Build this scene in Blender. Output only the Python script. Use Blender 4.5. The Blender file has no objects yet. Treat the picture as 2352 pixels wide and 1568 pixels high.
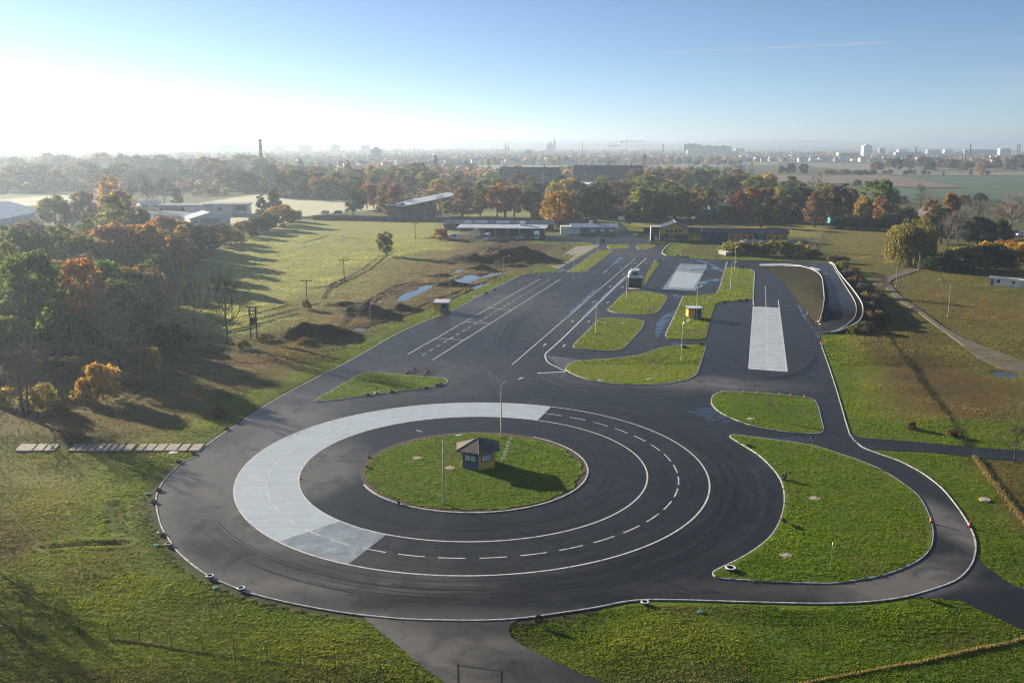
import bpy, bmesh, math, random
import numpy as np
from mathutils import Vector, Matrix

# ------------------------------------------------------------------ camera, sky, sun, exposure
scene = bpy.context.scene
COL = scene.collection
F_PX, PITCH, ROLL, CAM_H = 2054.0, 0.2166, -0.0045, 42.0      # survey frame: 2352 x 1568
cam = bpy.data.cameras.new("camera")
cam.sensor_width = 36.0
cam.lens = F_PX / 2352.0 * 36.0
cam.clip_start, cam.clip_end = 0.5, 80000.0
cam_ob = bpy.data.objects.new("camera", cam)
COL.objects.link(cam_ob)
_c, _s = math.cos(ROLL), math.sin(ROLL)
_F = Vector((0, math.cos(PITCH), -math.sin(PITCH)))
_D = Vector((0, -math.sin(PITCH), -math.cos(PITCH)))
_X = Vector((1, 0, 0))
_right = _c * _X + _s * _D
_down = -_s * _X + _c * _D
_m = Matrix((_right, -_down, -_F)).transposed().to_4x4()
_m.translation = (0, 0, CAM_H)
cam_ob.matrix_world = _m
scene.camera = cam_ob

SUN_EL, SUN_AZ = math.radians(14.3), math.radians(-50.5)       # azimuth from +Y, clockwise
world = bpy.data.worlds.new("World")
scene.world = world
world.use_nodes = True
wn, wl = world.node_tree.nodes, world.node_tree.links
wn.clear()
w_out = wn.new("ShaderNodeOutputWorld")
w_bg = wn.new("ShaderNodeBackground")
sky = wn.new("ShaderNodeTexSky")
sky.sky_type = 'NISHITA'
sky.sun_disc = False
sky.sun_elevation = SUN_EL
sky.sun_rotation = SUN_AZ
sky.altitude = 250
sky.air_density = 0.6
sky.dust_density = 0.0
sky.ozone_density = 2.6
w_bg.inputs["Strength"].default_value = 0.05
wl.new(w_bg.outputs[0], w_out.inputs[0])
# thin contrail and high cirrus, fixed in the sky by direction
_tc = wn.new("ShaderNodeTexCoord").outputs["Generated"]
def _wm(op, a, b=0.0):
    q = wn.new("ShaderNodeMath"); q.operation = op
    for i, s in enumerate((a, b)):
        if hasattr(s, 'is_linked'): wl.new(s, q.inputs[i])
        else: q.inputs[i].default_value = s
    return q.outputs[0]
def _wr(src, *stops):
    r = wn.new("ShaderNodeValToRGB"); e = r.color_ramp.elements
    while len(e) < len(stops): e.new(.5)
    for q, (p, c) in zip(e, stops): q.position = p; q.color = (c, c, c, 1)
    wl.new(src, r.inputs[0]); return r.outputs[0]
_sx = wn.new("ShaderNodeSeparateXYZ"); wl.new(_tc, _sx.inputs[0])
_yy = _wm('MAXIMUM', _sx.outputs[1], .05)
_u, _v = _wm('DIVIDE', _sx.outputs[0], _yy), _wm('DIVIDE', _sx.outputs[2], _yy)
def _dir(x, y):
    d = _F + (x - 1176) / F_PX * _right + (y - 784) / F_PX * _down
    return d.x / d.y, d.z / d.y
def _trail(x0, y0, x1, y1, w, amt):
    (a, b), (c, d) = _dir(x0, y0), _dir(x1, y1)
    k = (d - b) / (c - a)
    dev = _wm('ABSOLUTE', _wm('SUBTRACT', _v, _wm('ADD', _wm('MULTIPLY', _wm('SUBTRACT', _u, a), k), b)))
    core = _wm('MAXIMUM', _wm('SUBTRACT', 1.0, _wm('DIVIDE', dev, w)), 0.0)
    t = _wm('DIVIDE', _wm('SUBTRACT', _u, a), c - a)
    return _wm('MULTIPLY', _wm('MULTIPLY', core, _wr(t, (0.0, 0.0), (.25, .7), (.9, 1.0), (1.0, 0.0))), amt)
_mp = wn.new("ShaderNodeMapping"); _cx = wn.new("ShaderNodeCombineXYZ")
wl.new(_u, _cx.inputs[0]); wl.new(_v, _cx.inputs[1]); wl.new(_cx.outputs[0], _mp.inputs[0])
_mp.inputs["Scale"].default_value = (5.0, 45.0, 1.0); _mp.inputs["Rotation"].default_value = (0, 0, math.radians(-3))
_nz = wn.new("ShaderNodeTexNoise"); _nz.inputs["Scale"].default_value = 1.2; _nz.inputs["Detail"].default_value = 5; wl.new(_mp.outputs[0], _nz.inputs["Vector"])
(_ua, _va), (_ub, _vb) = _dir(2080, 260), _dir(2360, 150)
_cir = _wm('MULTIPLY', _wm('MULTIPLY', _wr(_nz.outputs["Fac"], (.45, 0.0), (.8, 1.0)), _wr(_wm('DIVIDE', _wm('SUBTRACT', _u, _ua), _ub - _ua), (0.0, 0.0), (1.0, 1.0))),
           _wr(_wm('DIVIDE', _wm('SUBTRACT', _v, _va), _vb - _va), (0.0, 0.0), (.4, 1.0), (.7, 1.0), (1.0, 0.0)))
_cl = _wm('MINIMUM', _wm('ADD', _wm('ADD', _trail(1480, 123, 2070, 97, .0016, 0.6), _trail(2150, 96, 2420, 88, .0012, .3)), _wm('MULTIPLY', _cir, .85)), 1.0)
_mx = wn.new("ShaderNodeMix"); _mx.data_type = 'RGBA'; wl.new(_cl, _mx.inputs[0]); wl.new(sky.outputs[0], _mx.inputs[6]); _mx.inputs[7].default_value = (4.2, 4.5, 4.8, 1)
wl.new(_mx.outputs[2], w_bg.inputs[0])

sun_l = bpy.data.lights.new("sun", 'SUN')
sun_l.energy = 5.0
sun_l.angle = math.radians(0.5)
sun_l.color = (1.0, 0.88, 0.66)
sun_ob = bpy.data.objects.new("sun", sun_l)
COL.objects.link(sun_ob)
_sd = Vector((math.sin(SUN_AZ) * math.cos(SUN_EL), math.cos(SUN_AZ) * math.cos(SUN_EL), math.sin(SUN_EL)))
sun_ob.rotation_euler = _sd.to_track_quat('Z', 'Y').to_euler()
sun_ob.location = (-80, 60, 120)

scene.view_settings.view_transform = 'Standard'
scene.view_settings.look = 'None'
scene.view_settings.exposure = 1.4
scene.view_settings.gamma = 1.0
scene.cycles.use_denoising = True
scene.cycles.denoiser = 'OPENIMAGEDENOISE'
scene.cycles.denoising_prefilter = 'ACCURATE'
scene.cycles.filter_width = 1.15
scene.cycles.max_bounces = 6
scene.cycles.transparent_max_bounces = 4
scene.cycles.volume_bounces = 0

# ------------------------------------------------------------------ survey: photo point -> place on the ground
def ray(x, y):
    u, v = (x - 1176.0) / F_PX, (y - 784.0) / F_PX
    d = _F + u * _right + v * _down
    return d
def P(x, y, z=0.0):
    d = ray(x, y)
    t = (CAM_H - z) / (-d.z)
    return (d.x * t, d.y * t, z)
def height_at(x, y, Y):
    d = ray(x, y)
    return CAM_H + d.z / d.y * Y
def at_dist(x, Y, yref=340):
    d = ray(x, yref)
    return (d.x / d.y * Y, Y)
def mpp(xb, yb):                                               # metres per survey pixel at a ground point
    p = P(xb, yb)
    return (Vector(p) - Vector((0, 0, CAM_H))).dot(_F) / F_PX
TILES = {0: (1, 0, 0), 1: (.33367, 783.8, 522.7), 2: (.33367, 1568.2, 522.7), 3: (.33367, 0, 522.7), 4: (.33367, 0, 1045.5),
         5: (.33367, 783.8, 1045.5), 6: (.33367, 1568.2, 1045.5),
         11: (.1669, 979.9, 457.1), 12: (.1669, 1372.1, 457.1), 13: (.1669, 1764.3, 457.1), 14: (.1669, 1959.8, 349.0),
         15: (.1669, 587.6, 293.1), 16: (.1669, 979.9, 293.1), 17: (.29205, 1372.1, 293.1), 18: (.43723, 1764.3, 293.1),
         21: (.33531, 0, 279.2), 22: (.33531, 767.7, 279.2), 23: (.33828, 1556.4, 279.2), 26: (.33828, 1556.4, 767.7)}
def D(*a):                                                     # sheet, x, y, x, y, ... -> survey pixels
    s, ox, oy = TILES[a[0]]
    v = a[1:]
    return [(ox + s * v[i], oy + s * v[i + 1]) for i in range(0, len(v), 2)]
def G(*a, z=0.0):
    return [P(x, y, z) for x, y in D(*a)]

# ------------------------------------------------------------------ mesh helpers
class MB:
    def __init__(s):
        s.v, s.f, s.m = [], [], []
    def add(s, vs, fs, m=0):
        o = len(s.v)
        s.v += [tuple(q) for q in vs]
        s.f += [tuple(i + o for i in f) for f in fs]
        s.m += [m] * len(fs)
    def box(s, x0, x1, y0, y1, z0, z1, m=0):
        s.add([(x0, y0, z0), (x1, y0, z0), (x1, y1, z0), (x0, y1, z0), (x0, y0, z1), (x1, y0, z1), (x1, y1, z1), (x0, y1, z1)],
              [(0, 3, 2, 1), (4, 5, 6, 7), (0, 1, 5, 4), (1, 2, 6, 5), (2, 3, 7, 6), (3, 0, 4, 7)], m)
    def prism(s, ring, z0, z1, m=0):
        n = len(ring)
        s.add([(x, y, z0) for x, y in ring] + [(x, y, z1) for x, y in ring],
              [tuple(range(n - 1, -1, -1)), tuple(range(n, 2 * n))] + [(i, (i + 1) % n, n + (i + 1) % n, n + i) for i in range(n)], m)
    def extrude(s, prof, x0, x1, m=0, axis='x'):                # prof in (y,z), swept along x
        n = len(prof)
        if axis == 'x':
            a, b = [(x0, p, q) for p, q in prof], [(x1, p, q) for p, q in prof]
        else:
            a, b = [(p, x0, q) for p, q in prof], [(p, x1, q) for p, q in prof]
        s.add(a + b, [tuple(range(n)), tuple(range(2 * n - 1, n - 1, -1))] + [(i, n + i, n + (i + 1) % n, (i + 1) % n) for i in range(n)], m)
    def tube(s, pts, radii, n=6, m=0, cap=True):
        pts = [Vector(p) for p in pts]
        if not hasattr(radii, '__len__'):
            radii = [radii] * len(pts)
        o = len(s.v)
        for i, p in enumerate(pts):
            t = (pts[min(i + 1, len(pts) - 1)] - pts[max(i - 1, 0)]).normalized()
            a = t.orthogonal().normalized() if i == 0 else (a - t * a.dot(t)).normalized()
            b = t.cross(a)
            for k in range(n):
                w = 2 * math.pi * k / n
                s.v.append(tuple(p + radii[i] * (math.cos(w) * a + math.sin(w) * b)))
        for i in range(len(pts) - 1):
            for k in range(n):
                q = o + i * n
                s.f.append((q + k, q + (k + 1) % n, q + n + (k + 1) % n, q + n + k))
                s.m.append(m)
        if cap:
            s.f.append(tuple(o + k for k in range(n - 1, -1, -1))); s.m.append(m)
            s.f.append(tuple(o + (len(pts) - 1) * n + k for k in range(n))); s.m.append(m)
    def lathe(s, prof, n=16, m=0):                              # prof (r,z)
        o = len(s.v)
        for r, z in prof:
            for k in range(n):
                w = 2 * math.pi * k / n
                s.v.append((r * math.cos(w), r * math.sin(w), z))
        for i in range(len(prof) - 1):
            for k in range(n):
                q = o + i * n
                s.f.append((q + k, q + (k + 1) % n, q + n + (k + 1) % n, q + n + k)); s.m.append(m)
    def mesh(s, name, mats, smooth=False):
        me = bpy.data.meshes.new(name)
        me.from_pydata(s.v, [], s.f)
        for q in (mats if isinstance(mats, (list, tuple)) else [mats]):
            me.materials.append(q)
        if any(s.m):
            me.polygons.foreach_set("material_index", s.m)
        if smooth:
            me.polygons.foreach_set("use_smooth", [True] * len(me.polygons))
        me.update()
        return me
    def obj(s, name, mats, parent=None, smooth=False):
        return link(name, s.mesh(name, mats, smooth), parent)
def link(name, me, parent=None):
    o = bpy.data.objects.new(name, me)
    COL.objects.link(o)
    if parent:
        o.parent = parent
    return o
def tag(o, label=None, cat=None, group=None, kind=None):
    if label: o["label"] = label
    if cat: o["category"] = cat
    if group: o["group"] = group
    if kind: o["kind"] = kind
    return o
def thing(name, label, cat, loc=(0, 0, 0), rz=0.0, group=None):
    o = bpy.data.objects.new(name, None)
    o.empty_display_size = 0.5
    COL.objects.link(o)
    o.location = loc
    o.rotation_euler = (0, 0, rz)
    return tag(o, label, cat, group)
def copy_tree(o, parent=None):
    c = o.copy()
    COL.objects.link(c)
    if parent: c.parent = parent
    for ch in [q for q in bpy.data.objects if q.parent == o]:
        copy_tree(ch, c)
    return c
ORD = ["leftmost", "second", "third", "fourth", "fifth", "sixth", "seventh", "eighth", "ninth", "tenth", "eleventh", "twelfth", "thirteenth",
       "fourteenth", "fifteenth", "sixteenth", "seventeenth", "eighteenth", "nineteenth", "twentieth"]
_tens = {20: "twenty", 30: "thirty", 40: "forty", 50: "fifty", 60: "sixty", 70: "seventy", 80: "eighty", 90: "ninety"}
def nth(i):
    if i < 20: return ORD[i]
    t, u = (i + 1) // 10 * 10, (i + 1) % 10
    return (_tens[t] + "-" + (["", "first"] + ORD[1:9])[u]) if u else _tens[t][:-1] + "ieth"

# ------------------------------------------------------------------ materials
def mat(name):
    m = bpy.data.materials.new(name)
    m.use_nodes = True
    return m, m.node_tree.nodes, m.node_tree.links, m.node_tree.nodes["Principled BSDF"]
def nd(n, t, **k):
    q = n.new(t)
    for a, b in k.items():
        if a in q.inputs: q.inputs[a].default_value = b
        else: setattr(q, a, b)
    return q
def ramp(n, l, src, stops):
    r = n.new("ShaderNodeValToRGB")
    e = r.color_ramp.elements
    while len(e) < len(stops): e.new(0.5)
    for q, (p, c) in zip(e, stops):
        q.position = p
        q.color = (c if hasattr(c, '__len__') else (c, c, c)) + ((1,) if not hasattr(c, '__len__') or len(c) == 3 else ())
    l.new(src, r.inputs[0])
    return r.outputs[0]
def noise(n, l, vec, scale, detail=3, rough=.55, dist=0.0):
    q = nd(n, "ShaderNodeTexNoise", Scale=scale, Detail=detail, Roughness=rough, Distortion=dist)
    l.new(vec, q.inputs["Vector"])
    return q.outputs["Fac"]
def mixc(n, l, fac, a, b, mode='MIX'):
    q = n.new("ShaderNodeMix"); q.data_type = 'RGBA'; q.blend_type = mode
    for s, i in ((fac, 0), (a, 6), (b, 7)):
        if hasattr(s, 'links') or hasattr(s, 'is_linked'): l.new(s, q.inputs[i])
        elif i == 0: q.inputs[0].default_value = s
        else: q.inputs[i].default_value = tuple(s) + (1,)
    return q.outputs[2]
def math_(n, l, op, a, b=0.0, c=None):
    q = n.new("ShaderNodeMath"); q.operation = op
    for i, s in enumerate((a, b) if c is None else (a, b, c)):
        if hasattr(s, 'is_linked'): l.new(s, q.inputs[i])
        else: q.inputs[i].default_value = s
    return q.outputs[0]
def pos(n): return n.new("ShaderNodeNewGeometry").outputs["Position"]
def objc(n): return n.new("ShaderNodeTexCoord").outputs["Object"]

def simple(name, col, rough=.6, metal=0.0, var=.25, scale=1.5, spec=.4, streak=None):
    m, n, l, b = mat(name)
    f = noise(n, l, objc(n), scale, 4, .65)
    a = tuple(c * (1 - var) for c in col); d = tuple(min(1, c * (1 + var)) for c in col)
    l.new(ramp(n, l, f, [(.3, a), (.7, d)]), b.inputs["Base Color"])
    b.inputs["Roughness"].default_value = rough
    b.inputs["Metallic"].default_value = metal
    b.inputs["Specular IOR Level"].default_value = spec
    return m

def grass_mat(name, cols=None, attr=None, bump=1.0, mow=None):
    """short turf: colour from clumps and tufts; the low sun models it through the bump"""
    m, n, l, b = mat(name)
    p = pos(n)
    big = noise(n, l, p, .035, 4, .6)
    mid = noise(n, l, p, .28, 5, .65)
    mp = nd(n, "ShaderNodeMapping", Scale=(.8, 1.7, 1.0)); mp.inputs["Rotation"].default_value[2] = math.radians(-12)
    l.new(p, mp.inputs["Vector"])
    tuft = noise(n, l, mp.outputs[0], 1.15, 5, .62, .6)
    fine = noise(n, l, p, 5.5, 4, .7)
    if attr:
        base = nd(n, "ShaderNodeAttribute", attribute_name=attr).outputs["Color"]
        rgh = nd(n, "ShaderNodeAttribute", attribute_name="rough").outputs["Fac"]
        dry = mixc(n, l, 1.0, base, (1.7, 1.05, .55), 'MULTIPLY')
        lush = mixc(n, l, 1.0, base, (.62, .78, .55), 'MULTIPLY')
    else:
        base = ramp(n, l, big, [(.35, cols[0]), (.65, cols[1])])
        dry = mixc(n, l, 1.0, base, (1.55, 1.12, .7), 'MULTIPLY')
        lush = mixc(n, l, 1.0, base, (.66, .8, .6), 'MULTIPLY')
    f1 = ramp(n, l, mid, [(.42, 0.0), (.72, 1.0)])
    c = mixc(n, l, math_(n, l, 'MULTIPLY', f1, .8), base, dry)
    f2 = ramp(n, l, tuft, [(.3, 1.0), (.55, 0.0)])
    c = mixc(n, l, math_(n, l, 'MULTIPLY', f2, .75), c, lush)
    f3 = ramp(n, l, fine, [(.35, .6), (.7, 1.35)])
    c = mixc(n, l, 1.0, c, f3, 'MULTIPLY')
    l.new(c, b.inputs["Base Color"])
    b.inputs["Roughness"].default_value = .9
    b.inputs["Specular IOR Level"].default_value = .15
    bp1 = nd(n, "ShaderNodeBump", Strength=.85, Distance=.34 * bump)
    bp2 = nd(n, "ShaderNodeBump", Strength=.8, Distance=.1 * bump)
    l.new(tuft, bp1.inputs["Height"]); l.new(fine, bp2.inputs["Height"])
    l.new(bp1.outputs[0], bp2.inputs["Normal"]); l.new(bp2.outputs[0], b.inputs["Normal"])
    return m
# ------------------------------------------------------------------ outlines of the training ground (surveyed from the photo)
RC = (-4.93, 112.6)                                            # centre of the skid ring
R_OUT, R_IN, R_ISL = 30.6, 22.78, 15.05
def smooth(p, closed=True, sub=4):
    p = [Vector(q) for q in p]; n = len(p); out = []
    rng = range(n) if closed else range(n - 1)
    for i in rng:
        if closed: a, b, c, d = p[i - 1], p[i], p[(i + 1) % n], p[(i + 2) % n]
        else: a, b, c, d = p[max(i - 1, 0)], p[i], p[i + 1], p[min(i + 2, n - 1)]
        for k in range(sub):
            t = k / sub
            # centripetal-like damping keeps straights straight
            m1 = (c - a) * .5; m2 = (d - b) * .5; L = (c - b).length
            if m1.length > L: m1 *= L / m1.length
            if m2.length > L: m2 *= L / m2.length
            t2, t3 = t * t, t * t * t
            out.append(b * (2 * t3 - 3 * t2 + 1) + m1 * (t3 - 2 * t2 + t) + c * (3 * t2 - 2 * t3) + m2 * (t3 - t2))
    if not closed: out.append(p[-1])
    return [tuple(q) for q in out]
ROADS_SEEN = []
def sheet(name, pts, z, m, kind='structure', skirt=0.0, label=None, cat=None, dome=0.0):
    if name == 'road': ROADS_SEEN.append(pts)
    pts = [(p[0], p[1], z) for p in pts]
    a = sum(pts[i - 1][0] * pts[i][1] - pts[i][0] * pts[i - 1][1] for i in range(len(pts)))
    if a < 0: pts = pts[::-1]
    n = len(pts); vs = list(pts); fs = []
    from mathutils.geometry import tessellate_polygon
    for t in tessellate_polygon([[Vector(p) for p in pts]]):
        q = [pts[i] for i in t]
        k = (q[1][0] - q[0][0]) * (q[2][1] - q[0][1]) - (q[1][1] - q[0][1]) * (q[2][0] - q[0][0])
        fs.append(tuple(t) if k > 0 else tuple(t[::-1]))
    if skirt:
        vs += [(p[0], p[1], z - skirt) for p in pts]
        fs += [(n + i, n + (i + 1) % n, (i + 1) % n, i) for i in range(n)]
    me = bpy.data.meshes.new(name); me.from_pydata(vs, [], fs); me.update()
    me.materials.append(m)
    return tag(link(name, me), label, cat, kind=kind)
def strip_mb(mb, pts, w, z, off=0.0, closed=False, m=0, h=0.0):
    p = [Vector((q[0], q[1], 0)) for q in pts]; n = len(p); L, R = [], []
    for i in range(n):
        a = p[i - 1] if (closed or i) else p[i]
        b = p[(i + 1) % n] if (closed or i < n - 1) else p[i]
        t1, t2 = (p[i] - a), (b - p[i])
        t = ((t1.normalized() if t1.length else t2.normalized()) + (t2.normalized() if t2.length else t1.normalized()))
        if t.length < 1e-6: t = t1
        t.normalize(); nn = Vector((-t.y, t.x, 0))
        zz = pts[i][2] if z is None else z
        L.append((p[i] + nn * (off + w / 2)).to_tuple()[:2] + (zz,)); R.append((p[i] + nn * (off - w / 2)).to_tuple()[:2] + (zz,))
    k = n if closed else n - 1
    if h:
        Lb = [(a, b, c - h) for a, b, c in L]; Rb = [(a, b, c - h) for a, b, c in R]
        mb.add(L + R + Lb + Rb, [f for i in range(k) for j in [(i + 1) % n] for f in
               ((i, n + i, n + j, j), (2 * n + i, i, j, 2 * n + j), (n + i, 3 * n + i, 3 * n + j, n + j))], m)
    else:
        mb.add(L + R, [(i, n + i, n + (i + 1) % n, (i + 1) % n) for i in range(k)], m)
def arc(r, a0, a1, n=64, c=RC):
    return [(c[0] + r * math.cos(a0 + (a1 - a0) * i / n), c[1] + r * math.sin(a0 + (a1 - a0) * i / n), 0) for i in range(n + 1)]

TRACK_OUT = (G(4, 1365, 5, 1260, 50, 1150, 150, 1090, 240, 1073, 310, 1085, 400, 1110, 490, 1150, 560, 1210, 650, 1300, 735, 1440, 835, 1660, 930, 1850, 985, 2100, 1040, 2351, 1083)
  + G(5, 200, 1108, 450, 1130, 750, 1138, 1000, 1138, 1250, 1122, 1500, 1088, 1750, 1050, 1950, 1010, 2100, 996, 2351, 998)
  + G(6, 400, 1010, 900, 1022, 1200, 1015, 1450, 990, 1650, 945, 1870, 868, 1970, 780, 2010, 690, 2015, 600, 1990, 520, 1940, 430, 1870, 330, 1780, 225, 1650, 125, 1500, 45, 1375, 0)
  + G(2, 1250, 1520, 1205, 1490, 1150, 1425))
TRACK_RIGHT = G(2, 1120, 1330, 1080, 1190, 1040, 1060, 1000, 940, 960, 825, 935, 728)
LEFT_EDGE = (G(3, 1365, 1550, 1500, 1445, 1650, 1350, 1800, 1245, 2000, 1130, 2200, 1025, 2351, 950) + G(1, 200, 838, 400, 725, 600, 637, 760, 575, 950, 470, 1100, 395, 1225, 335, 1290, 315, 1480, 305))
STRIP_R = G(1, 1500, 283, 1640, 210, 1790, 118)
YARD = G(11, 2350, 640, 2200, 590, 2050, 592, 1640, 590, 1640, 505, 2110, 500, 2350, 500) + G(12, 285, 490, 300, 400, 250, 340, 300, 320, 350, 350, 460, 460, 740, 500, 800, 590, 1240, 612, 1010, 612, 890, 740, 950, 782, 1290, 815, 1640, 832, 2350, 850) + G(13, 400, 852, 700, 872, 880, 905)
ASPHALT = TRACK_OUT + TRACK_RIGHT + G(2, 925, 660, 850, 590, 800, 520, 740, 440, 660, 350, 600, 305, 525, 280) + G(2, 600, 240, 900, 240) + YARD[::-1][:0]
MAIN = LEFT_EDGE[::-1]
main_ring = (G(2, 935, 728, 925, 660, 850, 590, 800, 520, 740, 440, 660, 350, 600, 305, 527, 278, 600, 232, 880, 236)
  + YARD[::-1] + STRIP_R[::-1] + LEFT_EDGE[::-1] + TRACK_OUT + TRACK_RIGHT)

ISL = {
 'tri': D(0, 727, 919, 780, 889, 835, 857, 850, 855.5, 900, 860, 985, 866, 1016, 870, 1027, 876, 1015, 885, 950, 895, 850, 908, 745, 922, 730, 922.5),
 'lobe': D(1, 1555, 985, 1550, 965, 1580, 940, 1640, 922, 1900, 900, 2050, 880, 2130, 855, 2230, 825, 2351, 812) + D(2, 110, 812, 150, 818, 140, 870, 110, 960, 90, 1010, 40, 1043, 0, 1055) + D(1, 2200, 1078, 1950, 1078, 1750, 1060, 1620, 1020),
 'mid': D(1, 1600, 820, 1605, 805, 1680, 730, 1760, 650, 1800, 627, 1880, 624, 2000, 630, 2070, 645, 2080, 660, 2060, 700, 1970, 800, 1930, 835, 1850, 850, 1700, 840, 1620, 830),
 'upper': D(1, 1840, 570, 1850, 552, 1960, 447, 2040, 437, 2130, 447, 2220, 467, 2240, 485, 2215, 530, 2170, 585, 2120, 598, 2000, 598, 1900, 590),
 'booth': D(1, 2260, 766, 2236, 755, 2235, 735, 2250, 700) + D(12, 1080, 1568, 1180, 1345, 1260, 1335, 1450, 1318, 1640, 1302, 1670, 1250, 1710, 1130, 1750, 985, 1790, 945, 1900, 945, 2050, 960, 2140, 990, 2160, 1020, 2152, 1200, 2142, 1375, 2060, 1395) + D(2, 440, 502, 280, 512, 228, 530, 215, 560, 200, 600, 180, 680, 155, 765, 100, 772, 0, 772),
 'long': D(1, 1560, 305, 1590, 285, 1670, 230, 1750, 175, 1785, 161, 1840, 158, 1862, 165, 1790, 222, 1690, 295, 1655, 308),
 'wedge': D(1, 1832, 133, 1845, 120, 1900, 119, 1965, 120, 1972, 146, 1910, 148, 1850, 146),
 'boat': D(1, 2035, 127, 2050, 121, 2150, 122, 2160, 130, 2120, 148, 2085, 151, 2045, 148),
 'thin': D(1, 2080, 392, 2110, 310, 2155, 240, 2195, 243, 2150, 305, 2098, 388),
 'tree': D(2, 200, 1195, 212, 1158, 250, 1140, 300, 1131, 500, 1138, 700, 1155, 860, 1175, 905, 1195, 928, 1240, 945, 1310, 962, 1385, 955, 1406, 930, 1418, 850, 1418, 700, 1405, 500, 1370, 330, 1310, 240, 1260, 207, 1220),
 'tear': D(2, 330, 1442, 350, 1430, 420, 1437, 640, 1466, 880, 1500, 1060, 1555) + D(6, 1250, 55, 1400, 125, 1540, 220, 1620, 290, 1680, 400, 1710, 500, 1712, 580, 1690, 650, 1620, 720, 1500, 780, 1350, 830, 1150, 865, 980, 882, 600, 868, 300, 850, 230, 837, 214, 815, 240, 793, 400, 715, 520, 640, 620, 550, 680, 440, 705, 320, 690, 200, 630, 100, 525, 0) + D(2, 420, 1500),
}
ISLW = {k: smooth([P(x, y, 0) for x, y in v]) for k, v in ISL.items()}

# ------------------------------------------------------------------ ground: one sheet, fine near the camera, reaching the horizon
def axis(lo, hi, step, far, g=1.13):
    a = list(np.arange(lo, hi + step / 2, step)); d = step; x = hi
    while x < far: d *= g; x += d; a.append(x)
    d = step; x = lo; b = []
    while x > -far: d *= g; x -= d; b.append(x)
    return np.array(b[::-1] + a)
gx, gy = axis(-150, 170, .65, 26000), axis(40, 400, .65, 26000)
gx = gx; gy = gy[gy > -1500]
GX, GY = np.meshgrid(gx, gy); NX, NY = len(gx), len(gy)
PX, PY = GX.ravel(), GY.ravel()
near = (PX > -420) & (PX < 480) & (PY > 20) & (PY < 900)
def sdist(poly, sel=near):
    """signed distance to a polygon (negative inside), for the near part of the sheet"""
    q = np.array([(p[0], p[1]) for p in poly]); out = np.full(len(PX), 1e6)
    lo, hi = q.min(0) - 45, q.max(0) + 45
    s = sel & (PX > lo[0]) & (PX < hi[0]) & (PY > lo[1]) & (PY < hi[1])
    x, y = PX[s], PY[s]; d = np.full(len(x), 1e12); ins = np.zeros(len(x), bool)
    for i in range(len(q)):
        a, b = q[i - 1], q[i]; e = b - a; L = max((e * e).sum(), 1e-9)
        t = np.clip(((x - a[0]) * e[0] + (y - a[1]) * e[1]) / L, 0, 1)
        d = np.minimum(d, (x - a[0] - t * e[0]) ** 2 + (y - a[1] - t * e[1]) ** 2)
        if a[1] != b[1]:
            c = ((a[1] > y) != (b[1] > y)) & (x < (b[0] - a[0]) * (y - a[1]) / (b[1] - a[1]) + a[0])
            ins ^= c
    d = np.sqrt(d); out[s] = np.where(ins, -d, d)
    return out
rs = np.random.RandomState(5)
def vnoise(scale, seed):
    r = np.random.RandomState(seed); T = r.rand(256, 256)
    x, y = PX / scale, PY / scale
    xi, yi = np.floor(x).astype(int), np.floor(y).astype(int); fx, fy = x - xi, y - yi
    fx, fy = fx * fx * (3 - 2 * fx), fy * fy * (3 - 2 * fy)
    a, b, c, d = (T[xi % 256, yi % 256], T[(xi + 1) % 256, yi % 256], T[xi % 256, (yi + 1) % 256], T[(xi + 1) % 256, (yi + 1) % 256])
    return a * (1 - fx) * (1 - fy) + b * fx * (1 - fy) + c * (1 - fx) * fy + d * fx * fy
N1, N2, N3 = vnoise(14, 1), vnoise(5, 2), vnoise(45, 3)
tint = np.empty((len(PX), 3)); tint[:] = (.11, .12, .05)
rough = np.zeros(len(PX))
H = np.zeros(len(PX))
def paint(d, col, soft=3.0, amp=1.0, wob=4.0):
    w = np.clip(.5 - (d + (N1 - .5) * wob * 2 + (N2 - .5) * wob) / soft, 0, 1)[:, None] * amp
    tint[:] = tint * (1 - w) + np.array(col) * w
d_track = np.minimum(sdist(main_ring), sdist(G(2, 1150, 1425, 1500, 1465, 1950, 1505, 2351, 1530, 2351, 1568, 1400, 1530, 1280, 1525)))
LAWN, LAWN2 = (.098, .165, .010), (.145, .185, .018)
# the big zones
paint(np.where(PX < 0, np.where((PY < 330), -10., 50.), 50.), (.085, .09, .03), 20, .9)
paint(sdist(G(0, 380, 670, 450, 600, 560, 545, 660, 503, 730, 506, 860, 503, 1010, 510, 1045, 540, 1060, 570, 1000, 605, 900, 640, 820, 690, 740, 725, 640, 760, 520, 775, 400, 765)), (.30, .325, .10), 10, 1, 3)
paint(sdist(G(0, 640, 700, 900, 585, 1010, 570, 1060, 590, 1000, 640, 900, 680, 800, 740, 700, 790, 600, 790)), (.20, .19, .075), 8, .9, 4)
paint(sdist(G(0, 0, 1010, 0, 900, 200, 830, 380, 770, 560, 770, 800, 760, 740, 830, 620, 880, 560, 950, 480, 1005)), (.145, .115, .042), 6, .9, 3)
paint(sdist(G(0, 420, 850, 500, 815, 620, 805, 650, 830, 560, 860, 480, 880)), (.17, .125, .07), 4, .9, 2)
paint(sdist(G(3, 1270, 1050, 1500, 980, 1650, 960, 1640, 1000, 1400, 1090, 1300, 1095)), (.17, .20, .045), 4, .9, 1)
paint(sdist(G(3, 1480, 1170, 1700, 1100, 2000, 1030, 2150, 1030, 1900, 1160, 1700, 1260, 1640, 1290, 1500, 1270)), (.036, .028, .022), 3, .95, 1.2)
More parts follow.
